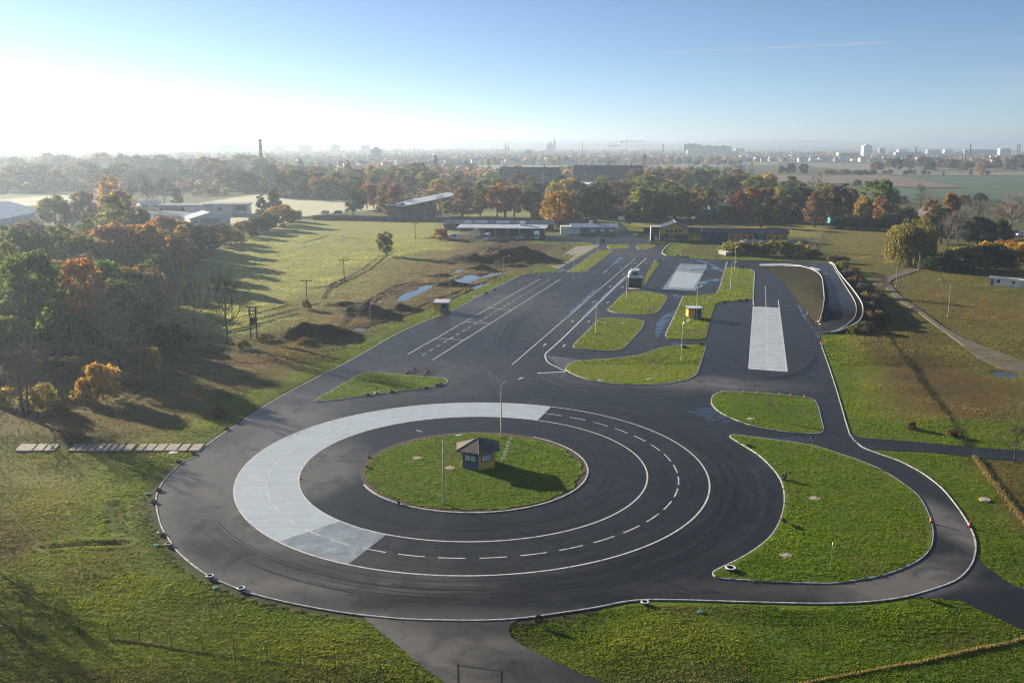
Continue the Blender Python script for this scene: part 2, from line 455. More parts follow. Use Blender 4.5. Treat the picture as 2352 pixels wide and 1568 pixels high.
paint(sdist(G(3, 800, 1560, 900, 1450, 1200, 1380, 1480, 1300, 1600, 1340, 1450, 1440, 1400, 1480)), (.165, .18, .03), 6, .9, 2)
paint(sdist(G(0, 0, 1040, 440, 1035, 370, 1120, 360, 1180, 420, 1290, 560, 1360, 860, 1430, 1010, 1568, 0, 1568)), (.135, .18, .014), 8, 1, 2)
paint(sdist(G(0, 0, 1050, 330, 1050, 300, 1150, 180, 1250, 0, 1300)), (.165, .155, .03), 14, .8, 4)
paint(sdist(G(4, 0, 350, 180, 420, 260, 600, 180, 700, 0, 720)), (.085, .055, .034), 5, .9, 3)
# mud and tracks round the puddles
paint(sdist(G(0, 660, 770, 740, 720, 830, 690, 900, 640, 990, 590, 1060, 560, 1220, 560, 1270, 570, 1190, 615, 1120, 650, 1040, 690, 960, 720, 880, 755, 780, 790)), (.17, .13, .065), 8, .8, 5)
paint(sdist(G(1, 760, 560, 880, 450, 1010, 380, 1120, 310, 1170, 260, 1250, 230, 1180, 300, 1060, 370, 930, 450, 800, 520, 640, 590, 520, 590)), (.20, .13, .095), 3, .9, 2)
paint(sdist(G(1, 0, 640, 80, 600, 180, 500, 280, 470, 330, 420, 480, 370, 640, 350, 560, 400, 420, 440, 330, 490, 200, 560, 60, 690, 0, 690)), (.085, .065, .045), 3, .7, 2)
paint(sdist(G(11, 370, 860, 800, 650, 1100, 590, 1800, 620, 1700, 700, 1560, 780, 1300, 880, 1000, 950, 700, 930)), (.07, .05, .036), 3, .9, 2)
paint(sdist(G(11, 300, 540, 480, 490, 1640, 480, 1640, 590, 900, 600, 300, 580)), (.075, .062, .052), 2, .95, 1)
# right-hand meadow
paint(sdist(G(0, 1870, 540, 2352, 560, 2352, 1040, 2230, 1020, 1960, 1000, 1890, 770, 1985, 690, 1920, 600)), (.135, .13, .036), 10, .95, 2)
paint(sdist(G(0, 2000, 760, 2100, 770, 2190, 840, 2352, 900, 2352, 1030, 2230, 1020, 2100, 960, 1990, 860)), (.115, .085, .04), 12, .95, 5)
paint(sdist(G(0, 2080, 650, 2352, 690, 2352, 800, 2200, 740, 2100, 690)), (.165, .13, .042), 10, .8, 5)
paint(sdist(G(0, 1890, 525, 2120, 540, 2080, 600, 1960, 600)), (.19, .16, .05), 8, .8, 4)
paint(sdist(G(0, 1470, 515, 1900, 520, 1880, 545, 1480, 535)), (.25, .235, .06), 4, .9, 1)
paint(sdist(G(0, 2060, 1350, 2352, 1500, 2352, 1568, 1100, 1568, 1180, 1430, 1700, 1400)), (.095, .15, .012), 8, .9, 1)
# mown turf next to the tracks
dt = np.where(PX > 40, 9.0, np.where(PY > 150, 6.0, 10.0))
paint(np.maximum(d_track - dt, -20), LAWN2, 5, .85, 2.5)
paint(np.maximum(d_track - dt * .45, -20), LAWN, 4, .8, 1.5)
paint(np.where((PY < 135) & (PX > 20), d_track - 60, 1e3), LAWN, 10, .75, 2)
paint(sdist(G(26, 2050, 850, 2352, 860, 2352, 1330, 2200, 1080)), (.13, .10, .04), 3, .9, 1)
# pale frosted hay field and yard lawns behind the wall
paint(sdist(G(0, 380, 478, 600, 445, 800, 462, 905, 478, 760, 489, 690, 500, 640, 520, 500, 520), near | True), (.62, .64, .52), 4, 1, 1)
paint(sdist(G(0, 0, 455, 130, 447, 200, 452, 150, 470, 0, 475), near | True), (.62, .64, .52), 4, 1, 1)
paint(sdist(G(0, 1060, 495, 1110, 484, 1250, 484, 1480, 500, 1480, 520, 1250, 497), near | True), (.26, .30, .10), 3, 1, 1)
# worn soil beside the kerb of the big ring
paint(np.where((PX < 8) & (PY < 160) & (PY > 70), np.maximum(d_track - 1.1, -3), 1e3), (.03, .024, .018), .8, .85, .4)
# relief
free = np.clip((d_track - 1.2) / 2.5, 0, 1) * np.exp(-np.maximum(0, np.hypot(PX, PY) - 500) / 200)
H += free * ((N1 - .5) * .30 + (N2 - .5) * .16)
def mound(xb, yb, w, dpt, h, rot=0.0, p=2.0, col=None):
    c = P(xb, yb); ca, sa = math.cos(rot), math.sin(rot)
    x, y = PX - c[0], PY - c[1]
    u, v = (x * ca + y * sa) / w, (-x * sa + y * ca) / dpt
    wob = 1 + (N2 - .5) * .5 + (N1 - .5) * .3
    r = np.sqrt(u * u + v * v) * wob
    g = np.clip(1 - r, 0, 1); g = g * g * (3 - 2 * g)
    H[:] = H + h * g * (1 + (N2 - .5) * .35)
    if col is not None:
        k = np.clip(g * 3, 0, 1)[:, None]
        tint[:] = tint * (1 - k) + np.array(col) * k
SOIL, TURF_D = (.052, .038, .028), (.06, .058, .024)
mound(1185, 596, 21, 15, 4.6, .0, col=(.062, .046, .028)); mound(1130, 592, 13, 11, 2.0, .2, col=(.085, .055, .036)); mound(1080, 600, 17, 8, 2.2, -.2, col=SOIL)
mound(843, 722, 10.5, 5.0, 3.0, -.35, col=TURF_D); mound(925, 711, 5.5, 2.8, 1.7, 0, col=TURF_D)
mound(742, 772, 11, 4.5, 2.5, .1, col=(.03, .022, .018)); mound(690, 776, 6, 3, 1.4, .1, col=(.03, .022, .018))
mound(1100, 620, 9, 3, 1.6, 0, col=TURF_D); mound(1050, 655, 6, 2.5, 1.2, 0, col=TURF_D); mound(1020, 655, 5, 2.5, 1.0, 0, col=TURF_D)
mound(1010, 634, 7, 3, .9, .2, col=(.07, .06, .03)); mound(1180, 612, 7, 3, 1.1, .1, col=TURF_D)
mound(1000, 548, 9, 3, .9, .0, col=(.07, .065, .03)); mound(790, 700, 6, 3, .9, .3, col=(.07, .06, .035))
PUDDLES = (G(1, 385, 497, 430, 462, 500, 430, 590, 393, 632, 390, 600, 420, 520, 460, 465, 496), G(1, 757, 376, 830, 340, 900, 322, 990, 318, 1040, 305, 1128, 300, 1120, 320, 1060, 327, 980, 345, 920, 362, 865, 380),
           G(1, 785, 300, 830, 285, 865, 280, 830, 295, 790, 306), G(1, 900, 415, 950, 395, 1000, 385, 960, 402, 915, 420), G(1, 945, 275, 985, 272, 1000, 277, 960, 279), G(1, 1050, 280, 1095, 274, 1140, 278, 1080, 284),
           G(1, 110, 692, 150, 685, 190, 690, 140, 697), G(2, 2165, 990, 2230, 995, 2300, 1010, 2315, 1025, 2240, 1025, 2170, 1015))
# churned wheel ruts
_mm = np.clip((H - .5) / 1.2, 0, 1)
H += _mm * ((vnoise(2.3, 21) - .5) * 1.1 + (vnoise(1.3, 22) - .5) * .6)
def pdist(pts):
    q = np.array([(p[0], p[1]) for p in pts]); lo, hi = q.min(0) - 6, q.max(0) + 6
    s = near & (PX > lo[0]) & (PX < hi[0]) & (PY > lo[1]) & (PY < hi[1]); x, y = PX[s], PY[s]; d = np.full(len(x), 1e9)
    for a, b in zip(q[:-1], q[1:]):
        e = b - a; t = np.clip(((x - a[0]) * e[0] + (y - a[1]) * e[1]) / max(1e-9, (e * e).sum()), 0, 1); d = np.minimum(d, np.hypot(x - a[0] - t * e[0], y - a[1] - t * e[1]))
    out = np.full(len(PX), 1e6); out[s] = d; return out
for ln in (G(1, -60, 390, 60, 340, 180, 270, 260, 205, 330, 185), G(1, -60, 415, 80, 355, 210, 285, 290, 215, 380, 165), G(1, -200, 420, -60, 400, 40, 350), G(3, 2240, 490, 2260, 430, 2300, 390, 2370, 360), G(3, 2255, 480, 2290, 420, 2400, 365),
           G(3, 1300, 720, 1500, 690, 1750, 640, 2000, 570, 2200, 520), G(3, 1300, 745, 1550, 720, 1800, 660, 2050, 590), G(3, 1400, 690, 1700, 610, 2000, 530), G(3, 1250, 770, 1500, 745, 1750, 690, 1900, 640), G(0, 690, 560, 760, 540, 820, 548), G(0, 1000, 548, 1040, 536),
           G(3, 850, 1300, 1000, 1150, 1150, 1080), G(3, 800, 1250, 950, 1120, 1200, 1020, 1500, 1000), G(4, 800, 330, 805, 450, 820, 530), G(4, 330, 632, 520, 612, 850, 607), G(1, 0, 690, 100, 560, 240, 480, 380, 400, 560, 370), G(1, 20, 700, 130, 570, 260, 495, 400, 410), G(1, 200, 660, 500, 560, 700, 480, 900, 410, 1120, 330), G(1, 160, 690, 500, 590, 760, 490, 960, 405)):
    dd = pdist(ln); k = np.clip(1 - (dd - .15) / .75, 0, 1)
    H -= k * .22; H += np.clip(1 - np.abs(dd - 1.0) / .5, 0, 1) * .10
    tint[:] = tint * (1 - .6 * k[:, None]) + np.array((.05, .04, .025)) * .6 * k[:, None]
mud = np.clip(.5 - sdist(G(0, 680, 770, 830, 690, 990, 590, 1220, 560, 1270, 570, 1120, 650, 960, 720, 780, 790)) / 4, 0, 1) * (free > 0)
H += mud * .35 * (vnoise(2.6, 9) - .5)
bank_d = None
rim = np.hypot(PX, PY) > 9000
for pl in PUDDLES:                                              # hollows that hold the standing water
    k = np.clip(.5 - (sdist(smooth(pl)) + (N2 - .5) * 1.2) / 2.6, 0, 1) * (d_track > .8); H = H * (1 - k) - .42 * k
HG = H.copy()
gm_verts = np.stack([PX, PY, H], 1)
idx = np.arange(NX * NY).reshape(NY, NX)
q = np.stack([idx[:-1, :-1], idx[:-1, 1:], idx[1:, 1:], idx[1:, :-1]], -1).reshape(-1, 4)
gme = bpy.data.meshes.new("ground")
gme.vertices.add(len(PX)); gme.vertices.foreach_set("co", gm_verts.ravel())
gme.loops.add(q.size); gme.loops.foreach_set("vertex_index", q.ravel())
gme.polygons.add(len(q)); gme.polygons.foreach_set("loop_start", np.arange(0, q.size, 4)); gme.polygons.foreach_set("loop_total", np.full(len(q), 4))
gme.update(); gme.validate()
gme.polygons.foreach_set("use_smooth", np.ones(len(q), bool))
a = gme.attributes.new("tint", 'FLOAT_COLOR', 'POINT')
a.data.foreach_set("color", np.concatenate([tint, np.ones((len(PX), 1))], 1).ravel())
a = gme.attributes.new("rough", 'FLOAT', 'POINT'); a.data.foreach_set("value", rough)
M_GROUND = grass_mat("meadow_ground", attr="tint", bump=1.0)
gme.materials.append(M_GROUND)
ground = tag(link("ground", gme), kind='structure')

# ------------------------------------------------------------------ asphalt
ROADS = []
def asphalt_mat(name, base=.036, polar=True, spec=.22):
    m, n, l, b = mat(name)
    p = pos(n)
    sep = n.new("ShaderNodeSeparateXYZ"); l.new(p, sep.inputs[0])
    dx, dy = math_(n, l, 'SUBTRACT', sep.outputs[0], RC[0]), math_(n, l, 'SUBTRACT', sep.outputs[1], RC[1])
    r = math_(n, l, 'SQRT', math_(n, l, 'ADD', math_(n, l, 'MULTIPLY', dx, dx), math_(n, l, 'MULTIPLY', dy, dy)))
    th = math_(n, l, 'ARCTAN2', dy, dx)
    cmb = n.new("ShaderNodeCombineXYZ")
    l.new(math_(n, l, 'MULTIPLY', r, .9), cmb.inputs[0]); l.new(math_(n, l, 'MULTIPLY', th, 2.2), cmb.inputs[1])
    ring = noise(n, l, cmb.outputs[0], 1.3, 6, .7)              # tyre tracks run round the ring
    big = noise(n, l, p, .045, 5, .6)
    mid = noise(n, l, p, .5, 5, .7, .4)
    grain = noise(n, l, p, 22, 2, .7)
    col = ramp(n, l, big, [(.32, (base * .82, base * .82, base * .84)), (.62, (base * 1.12, base * 1.08, base * 1.06)), (.8, (base * 1.45, base * 1.36, base * 1.28))])
    zone = ramp(n, l, math_(n, l, 'DIVIDE', r, 100.0), [(.20, 0.0), (.27, .9), (.42, .9), (.55, .15)])
    trk = ramp(n, l, ring, [(.36, .30), (.48, .95), (.56, 1.1), (.70, 2.3)])
    c2 = mixc(n, l, 1.0, col, trk, 'MULTIPLY')
    col = mixc(n, l, zone, col, c2)
    col = mixc(n, l, 1.0, col, ramp(n, l, mid, [(.3, .86), (.7, 1.12)]), 'MULTIPLY')
    col = mixc(n, l, 1.0, col, ramp(n, l, grain, [(.3, .78), (.7, 1.22)]), 'MULTIPLY')
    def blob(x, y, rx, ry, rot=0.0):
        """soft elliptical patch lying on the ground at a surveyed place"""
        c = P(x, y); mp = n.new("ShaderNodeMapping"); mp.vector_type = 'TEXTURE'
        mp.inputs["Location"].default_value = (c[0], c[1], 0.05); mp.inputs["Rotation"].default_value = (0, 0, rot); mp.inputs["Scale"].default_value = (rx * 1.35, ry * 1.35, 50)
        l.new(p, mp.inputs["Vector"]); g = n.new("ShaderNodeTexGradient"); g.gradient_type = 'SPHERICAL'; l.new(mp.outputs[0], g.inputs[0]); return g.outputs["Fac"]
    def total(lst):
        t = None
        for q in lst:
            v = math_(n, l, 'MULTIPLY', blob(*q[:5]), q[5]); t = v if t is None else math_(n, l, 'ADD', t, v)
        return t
    patchy = ramp(n, l, noise(n, l, p, .22, 6, .68, .9), [(.30, .15), (.55, 1.0), (.75, 1.5)])
    # low-sun sheen painted into the colour with dusty patches on bends and ring's left
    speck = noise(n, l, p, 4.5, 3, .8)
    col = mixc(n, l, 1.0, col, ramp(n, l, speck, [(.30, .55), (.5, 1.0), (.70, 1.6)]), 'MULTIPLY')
    dust_sheen = total(((440, 1100, 15, 26, -.2, 1.5), (520, 1290, 15, 10, -.5, 1.0), (745, 1080, 5, 9, -.2, 1.2), (620, 950, 12, 12, .5, .7), (2195, 1210, 3, 13, .25, 1.3), (2080, 1335, 9, 3, .5, 1.2), (1850, 1350, 16, 2.0, .05, .6), (860, 1400, 22, 6, -.15, .5), (1080, 1440, 6, 14, .6, .5), (900, 880, 26, 16, .6, .45), (1560, 880, 22, 5, -.1, .6), (1150, 700, 22, 50, .6, .45), (1650, 880, 10, 6, 0, .4), (980, 1510, 3, 14, .75, .7), (1400, 580, 40, 30, 0, .35)))
    df = math_(n, l, 'MINIMUM', math_(n, l, 'MULTIPLY', dust_sheen, patchy), .8)
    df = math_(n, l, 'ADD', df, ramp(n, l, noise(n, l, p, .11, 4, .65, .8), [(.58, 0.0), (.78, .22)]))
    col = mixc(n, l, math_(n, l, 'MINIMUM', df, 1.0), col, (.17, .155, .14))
    # rubber laid down where cars slide and brake
    marks = total(((470, 1225, 3.2, 12, .55, .9), (600, 1290, 12, 2.6, -.35, .9), (1000, 1385, 26, 2.2, -.02, .8), (1300, 1370, 22, 2.4, .1, .7), (1700, 1180, 10, 20, -.1, .5), (1180, 740, 8, 16, .3, .6), (1100, 1440, 7, 2.0, -.1, .8), (680, 925, 2.2, 3.2, .5, .8), (520, 1010, 3, 6, -.5, .6)))
    mf = math_(n, l, 'MINIMUM', math_(n, l, 'MULTIPLY', marks, patchy), .85)
    col = mixc(n, l, mf, col, (base * .28, base * .29, base * .31))
    l.new(col, b.inputs["Base Color"])
    l.new(ramp(n, l, mid, [(.3, .37), (.7, .52)]), b.inputs["Roughness"])
    b.inputs["Specular IOR Level"].default_value = spec
    bp = nd(n, "ShaderNodeBump", Strength=.35, Distance=.02)
    l.new(grain, bp.inputs["Height"]); l.new(bp.outputs[0], b.inputs["Normal"])
    return m
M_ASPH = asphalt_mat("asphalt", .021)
M_ROAD = asphalt_mat("asphalt_access_road", .017)
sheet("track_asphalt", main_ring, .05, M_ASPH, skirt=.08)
sheet("road", G(5, 130, 1095, 160, 1115, 220, 1180, 400, 1320, 560, 1460, 720, 1568, 900, 1700, 2250, 1780, 1800, 1568, 1450, 1410, 1250, 1310, 1170, 1250, 1152, 1205, 1165, 1165, 1260, 1110, 700, 1100), .042, M_ROAD, skirt=.07)
sheet("road", G(6, 2010, 660, 2040, 720, 2070, 755, 2200, 850, 2351, 925, 2800, 1190, 2800, 1560, 2351, 1205, 2100, 1085, 1900, 1000, 1750, 985, 1600, 985, 1700, 900), .044, M_ROAD, skirt=.07)
sheet("road", G(2, 1130, 1400, 1190, 1432, 1230, 1446, 1500, 1466, 1950, 1507, 2351, 1534, 3300, 1600, 3300, 1720) + G(6, 2351, 45, 2005, 12) + G(2, 1700, 1546, 1400, 1533, 1330, 1527, 1280, 1530, 1275, 1545, 1230, 1530), .046, M_ROAD, skirt=.07)
# ------------------------------------------------------------------ grass islands
M_LAWN = grass_mat("mown_lawn", ((.075, .145, .008), (.125, .175, .012)), bump=.9)
M_LAWN_Y = grass_mat("dry_lawn", ((.15, .20, .02), (.19, .21, .028)), bump=.8)
M_SOIL = simple("bare_soil", (.06, .042, .03), .95, var=.6, scale=1.2)
KERB_TOP = .17
for k, v in ISLW.items():
    sheet("grass_island", v, KERB_TOP, M_LAWN_Y if k in ('lobe', 'mid', 'upper', 'booth', 'long', 'wedge', 'boat', 'thin') else M_LAWN, skirt=.16)
r0 = random.Random(3)
wob = [r0.uniform(-.35, .3) for _ in range(120)]
isl = [(RC[0] + .12 + (14.15 + wob[i] + .25 * math.sin(i * .7)) * math.cos(i * math.pi / 60), RC[1] - .3 + (14.15 + wob[i]) * math.sin(i * math.pi / 60), 0) for i in range(120)]
sheet("island_soil", arc(R_ISL - .1, 0, 2 * math.pi, 96)[:-1], .11, M_SOIL, skirt=.1)
sheet("grass_island", isl, KERB_TOP, M_LAWN, skirt=.1)

# ------------------------------------------------------------------ light skid surfaces
def skid_mat(name, col, mott=.15):
    m, n, l, b = mat(name)
    p = pos(n)
    f = noise(n, l, p, .55, 5, .7, .5)
    mp = nd(n, "ShaderNodeMapping", Scale=(.06, .8, 1)); l.new(p, mp.inputs["Vector"])
    st = noise(n, l, mp.outputs[0], 2.0, 4, .6)
    c = ramp(n, l, f, [(.38, tuple(q * (1 - mott) for q in col)), (.6, col), (.72, tuple(min(1, q * (1 + mott * 1.2)) for q in col))])
    c = mixc(n, l, 1.0, c, ramp(n, l, st, [(.3, .9), (.6, 1.04)]), 'MULTIPLY')
    l.new(c, b.inputs["Base Color"])
    b.inputs["Roughness"].default_value = .5
    b.inputs["Specular IOR Level"].default_value = .5
    return m
M_SKID = skid_mat("skid_coating", (.45, .51, .57), .1)
M_SKID_W = skid_mat("skid_coating_worn", (.27, .32, .37), .34)
M_SKID_L = skid_mat("skid_coating_lane", (.50, .54, .58), .22)
def ang(x, y):
    p = P(x, y); return math.atan2(p[1] - RC[1], p[0] - RC[0])
A0, A1, A2 = ang(1247, 952), ang(717, 1219) + 2 * math.pi, ang(842, 1263) + 2 * math.pi
def band(name, a0, a1, m, z):
    sheet(name, arc(R_OUT - .05, a0, a1, 60) + arc(R_IN + .05, a1, a0, 60), z, m)
# the cut lines are not radial: use the surveyed corners
o0, i0 = ang(1264, 936), ang(1231, 968)
o1, i1 = ang(650, 1240.5) + 2 * math.pi, ang(784, 1196) + 2 * math.pi
o2, i2 = ang(799, 1297) + 2 * math.pi, ang(884, 1230.5) + 2 * math.pi
sheet("skid_surface", arc(R_OUT - .05, o0, o1, 80) + arc(R_IN + .05, i1, i0, 80), .056, M_SKID)
sheet("skid_surface", arc(R_OUT - .05, o1, o2, 20) + arc(R_IN + .05, i2, i1, 20), .056, M_SKID_W)
lane = G(2, 485, 543, 660, 552, 718, 993, 455, 973)
sheet("skid_surface", lane, .056, M_SKID_L)
sheet("skid_surface", G(12, 1140, 892, 1510, 905, 1350, 1262, 890, 1240), .056, M_SKID_W)
sheet("skid_surface", G(12, 1085, 995, 1440, 1030, 1320, 1225, 970, 1215), .061, M_SKID)
M_GRAVEL = simple("pale_gravel", (.27, .23, .185), .95, var=.14, scale=9)
sheet("gravel_strip", G(1, 1408, 252, 1620, 130, 1786, 118, 1500, 283), .06, M_GRAVEL, skirt=.08)

# ------------------------------------------------------------------ painted lines and kerbs
m, n_, l_, b_ = mat("white_road_paint")
l_.new(ramp(n_, l_, noise(n_, l_, pos(n_), 1.6, 5, .75), [(.32, .28), (.5, .62), (.7, .72)]), b_.inputs["Base Color"])
b_.inputs["Roughness"].default_value = .55
M_PAINT = m
m, n_, l_, b_ = mat("faded_road_paint")
l_.new(ramp(n_, l_, noise(n_, l_, pos(n_), 2.2, 5, .8), [(.4, .05), (.6, .2)]), b_.inputs["Base Color"])
b_.inputs["Roughness"].default_value = .6
M_FADED = m
M_KERB = simple("kerb_concrete", (.44, .44, .43), .8, var=.55, scale=1.8)
mb = MB()
ZL = .064
for r, w in ((R_OUT, .2), (R_IN, .2)):
    strip_mb(mb, arc(r, 0, 2 * math.pi, 160)[:-1], w, ZL, closed=True)
mb.obj("ring_line", M_PAINT)["kind"] = 'structure'
mb = MB()
a_ph = ang(1037.7, 1283.5); nd_ = 39; rm = (R_OUT + R_IN) / 2 + .05
for i in range(nd_):
    c = a_ph + 2 * math.pi * i / nd_
    strip_mb(mb, arc(rm, c - 1.45 / rm, c + 1.45 / rm, 6), .17, ZL)
mb.obj("dashed_ring_line", M_PAINT)["kind"] = 'structure'
mb = MB()
strip_mb(mb, arc(R_ISL, -2.7, 1.0, 60), .22, .13, h=.09)
mb.obj("kerb", M_KERB)["kind"] = 'structure'
def subline(pts, w=.22, off=0.0, z=ZL, m=M_PAINT, name="edge_line", closed=False, h=0.0, sm=3):
    mb = MB()
    strip_mb(mb, smooth(pts, closed, sm) if sm else pts, w, z, off, closed, h=h)
    return tag(mb.obj(name, m), kind='structure')
# white kerb round the ring's outer edge, the right loop and the long sides
subline(TRACK_OUT[:-1], .14, 0, .12, M_KERB, "kerb", h=.1)
subline(G(2, 1150, 1425, 1120, 1330, 1080, 1190, 1040, 1060, 1000, 940, 955, 815), .14, 0, .12, M_KERB, "kerb", h=.1)
subline(LEFT_EDGE[:14], .18, .1, .1, M_KERB, "kerb", h=.08)
for k in ('tri', 'lobe', 'mid', 'upper', 'tree', 'tear', 'long', 'wedge', 'boat'):
    w = ISLW[k]
    ar = sum(w[i - 1][0] * w[i][1] - w[i][0] * w[i - 1][1] for i in range(len(w)))
    subline(w, .14, -.09 if ar > 0 else .1, .15, M_KERB, "kerb", True, h=.12, sm=0)
subline(G(1, 2236, 755, 2235, 735, 2250, 700) + G(12, 1080, 1568, 1180, 1345), .3, 0, .2, M_KERB, "kerb", h=.15)
subline(G(12, 1640, 1302, 1670, 1250, 1710, 1130, 1750, 985), .25, 0, .2, M_KERB, "kerb", h=.15)
subline(G(12, 2050, 960, 2140, 990, 2160, 1020, 2152, 1200, 2142, 1375) + G(2, 487, 520, 487, 543), .25, 0, .2, M_KERB, "kerb", h=.15)
subline(G(12, 1240, 605, 1010, 612, 890, 740, 950, 782), .4, 0, .2, M_KERB, "kerb", h=.15)
mb = MB()
def seg(mb, a, b, w=.2, z=ZL): strip_mb(mb, [a, b], w, z)
def dashes(mb, a, b, n, duty, w=.2, grow=None):
    a, b = Vector(a), Vector(b)
    for i in range(n):
        seg(mb, a.lerp(b, i / n), a.lerp(b, (i + duty) / n), w)
g = G(1, 458, 873, 1375, 350, 555, 882, 1445, 350, 628, 912, 1510, 355, 655, 763, 850, 775, 860, 650, 1030, 661, 1020, 555, 1180, 567)
seg(mb, g[0], g[1], .22); seg(mb, g[4], g[5], .22); dashes(mb, g[2], g[3], 27, .55)
for i in (6, 8, 10): seg(mb, g[i], g[i + 1], .3, ZL + .004)
mb.obj("lane_marking", M_PAINT)["kind"] = 'structure'
mb = MB()
g = G(1, 1175, 945, 2025, 212, 1675, 368, 1890, 200, 1785, 370, 1985, 200)
seg(mb, g[0], g[1], .2)
mb.obj("lane_marking", M_PAINT)["kind"] = 'structure'
subline(G(1, 2100, 212, 1945, 350, 1700, 590, 1500, 785, 1415, 860, 1403, 880, 1420, 925, 1480, 960, 1545, 990), .32, name="edge_line")
mb = MB()
for i in range(7):                                              # hatched nose in front of the lobe island
    t = i / 6.0
    a = Vector(G(1, 1405, 885)[0]).lerp(Vector(G(1, 1520, 978)[0]), t); b = Vector(G(1, 1650, 916)[0]).lerp(Vector(G(1, 1552, 975)[0]), t)
    seg(mb, a, b, .22)
mb.obj("hatched_marking", M_PAINT)["kind"] = 'structure'
mb = MB()
g = G(1, 1350, 1003, 1545, 993); seg(mb, g[0], g[1], .45)
mb.obj("stop_line", M_PAINT)["kind"] = 'structure'
subline(G(1, 1350, 1005, 1420, 1050, 1520, 1093, 1700, 1127, 2000, 1146, 2351, 1148) + G(2, 120, 1141, 240, 1133), .16, m=M_FADED, name="lane_marking")
mb = MB(); g = G(1, 1690, 356, 1890, 200, 1795, 360, 1985, 200)
seg(mb, g[0], g[1], .12); seg(mb, g[2], g[3], .12)
mb.obj("lane_marking", M_FADED)["kind"] = 'structure'
mb = MB()
g = G(2, 455, 973, 485, 543, 718, 993, 660, 552, 657, 500, 568, 405, 586, 988, 300, 237, 287, 300, 718, 993)
seg(mb, g[0], g[1], .25); seg(mb, g[2], g[4], .25); dashes(mb, g[5], g[6], 34, .62, .24); seg(mb, g[0], g[2], .22)
seg(mb, *G(12, 1785, 865, 1755, 965), .3); seg(mb, *G(12, 1060, 937, 1495, 950), .3); seg(mb, *G(12, 985, 1032, 1450, 1052), .3)
mb.obj("lane_marking", M_PAINT)["kind"] = 'structure'
mb = MB()
g = G(2, 1150, 1425, 1180, 1468, 1260, 1524); dashes(mb, g[0], g[1], 4, .6, .28); dashes(mb, g[1], g[2], 5, .6, .28)
mb.obj("dashed_line", M_PAINT)["kind"] = 'structure'
def arrow(mb, x, y, L=2.6):                                     # straight-ahead arrow along the lane
    c = Vector(G(1, x, y)[0]); d = (Vector(G(1, 2025, 212)[0]) - Vector(G(1, 1175, 945)[0])).normalized(); s = Vector((-d.y, d.x, 0))
    seg(mb, c - d * L * .5, c + d * L * .15, .22)
    mb.add([(c + d * L * .5).to_tuple()[:2] + (ZL,), (c + d * L * .12 + s * .45).to_tuple()[:2] + (ZL,), (c + d * L * .12 - s * .45).to_tuple()[:2] + (ZL,)], [(0, 1, 2)])
mb = MB()
for x, y in ((1400, 808), (1590, 645), (1733, 513), (1850, 407), (1945, 320), (2022, 245), (1533, 815), (1703, 650), (1835, 515), (1935, 410), (2100, 247)):
    arrow(mb, x, y)
mb.obj("arrow_marking", M_PAINT)["kind"] = 'structure'
cu = bpy.data.curves.new("stop_lettering", 'FONT'); cu.body = "STOP"; cu.size = 2.0; cu.align_x = 'CENTER'; cu.materials.append(M_FADED)
so = bpy.data.objects.new("stop_lettering", cu); COL.objects.link(so)
c = G(1, 1490, 1033)[0]; so.location = (c[0], c[1], ZL); so.scale = (.8, 2.4, 1); so.rotation_euler = (0, 0, .05); so["kind"] = 'structure'

# ------------------------------------------------------------------ banked loop on its hill (right)
def lerp3(a, b, t): return tuple(a[i] + (b[i] - a[i]) * t for i in range(3))
sec = [((527, 265), 0.06, (600, 230), .06), ((660, 268), .35, (760, 232), .25), ((780, 272), .8, (900, 236), .6), ((880, 295), 1.6, (1015, 245), 1.5), ((950, 335), 2.5, (1058, 305), 2.4),
       ((985, 400), 3.2, (1115, 395), 3.1), ((1003, 500), 3.5, (1185, 510), 3.5), ((998, 560), 3.0, (1195, 575), 3.0), ((985, 620), 1.7, (1170, 635), 1.8),
       ((955, 660), .45, (1060, 708), .45), ((925, 663), .06, (935, 728), .06)]
INN = smooth([P(*D(2, *a)[0], z) for a, z, b, w in sec], False, 6)
OUT = smooth([P(*D(2, *b)[0], w) for a, z, b, w in sec], False, 6)
mb = MB(); n = len(INN)
for i in range(n):
    for k in range(5): mb.v.append(lerp3(INN[i], OUT[i], k / 4))
for i in range(n - 1):
    for k in range(4): mb.f.append((i * 5 + k, i * 5 + k + 1, i * 5 + k + 6, i * 5 + k + 5)); mb.m.append(0)
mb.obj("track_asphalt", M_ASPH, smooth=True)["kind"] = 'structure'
# low grassed wall between hill and loop, with a pale kerb either side
WALLT = [(p[0], p[1], p[2] + .75 * min(1, max(0, (i - 6) / 8)) * min(1, max(.0, (n - 1 - i) / 6))) for i, p in enumerate(INN)]
cen = P(*D(2, 800, 400)[0], 0)
def shift(p, q, d):
    v = Vector((q[0] - p[0], q[1] - p[1], 0)); v.normalize(); return (p[0] + v.x * d, p[1] + v.y * d, p[2])
WT2 = [shift(WALLT[i], (2 * INN[i][0] - OUT[i][0], 2 * INN[i][1] - OUT[i][1]), 1.1) for i in range(n)]
M_BANK = grass_mat("rough_bank_grass", ((.017, .021, .006), (.034, .027, .011)), bump=2.8)
LB = smooth(G(2, 527, 279, 560, 290, 600, 305, 660, 350, 700, 395, 740, 440, 800, 520, 850, 590, 890, 630, 922, 662), False, 7)
def resample(p, k):
    L = [0]
    for i in range(1, len(p)): L.append(L[-1] + (Vector(p[i]) - Vector(p[i - 1])).length)
    out = []
    for q in range(k):
        s = L[-1] * q / (k - 1); i = 1
        while i < len(p) - 1 and L[i] < s: i += 1
        out.append(lerp3(p[i - 1], p[i], (s - L[i - 1]) / max(1e-6, L[i] - L[i - 1])))
    return out
LBr = resample(LB, n); mb = MB(); K = 14; rr = random.Random(8)
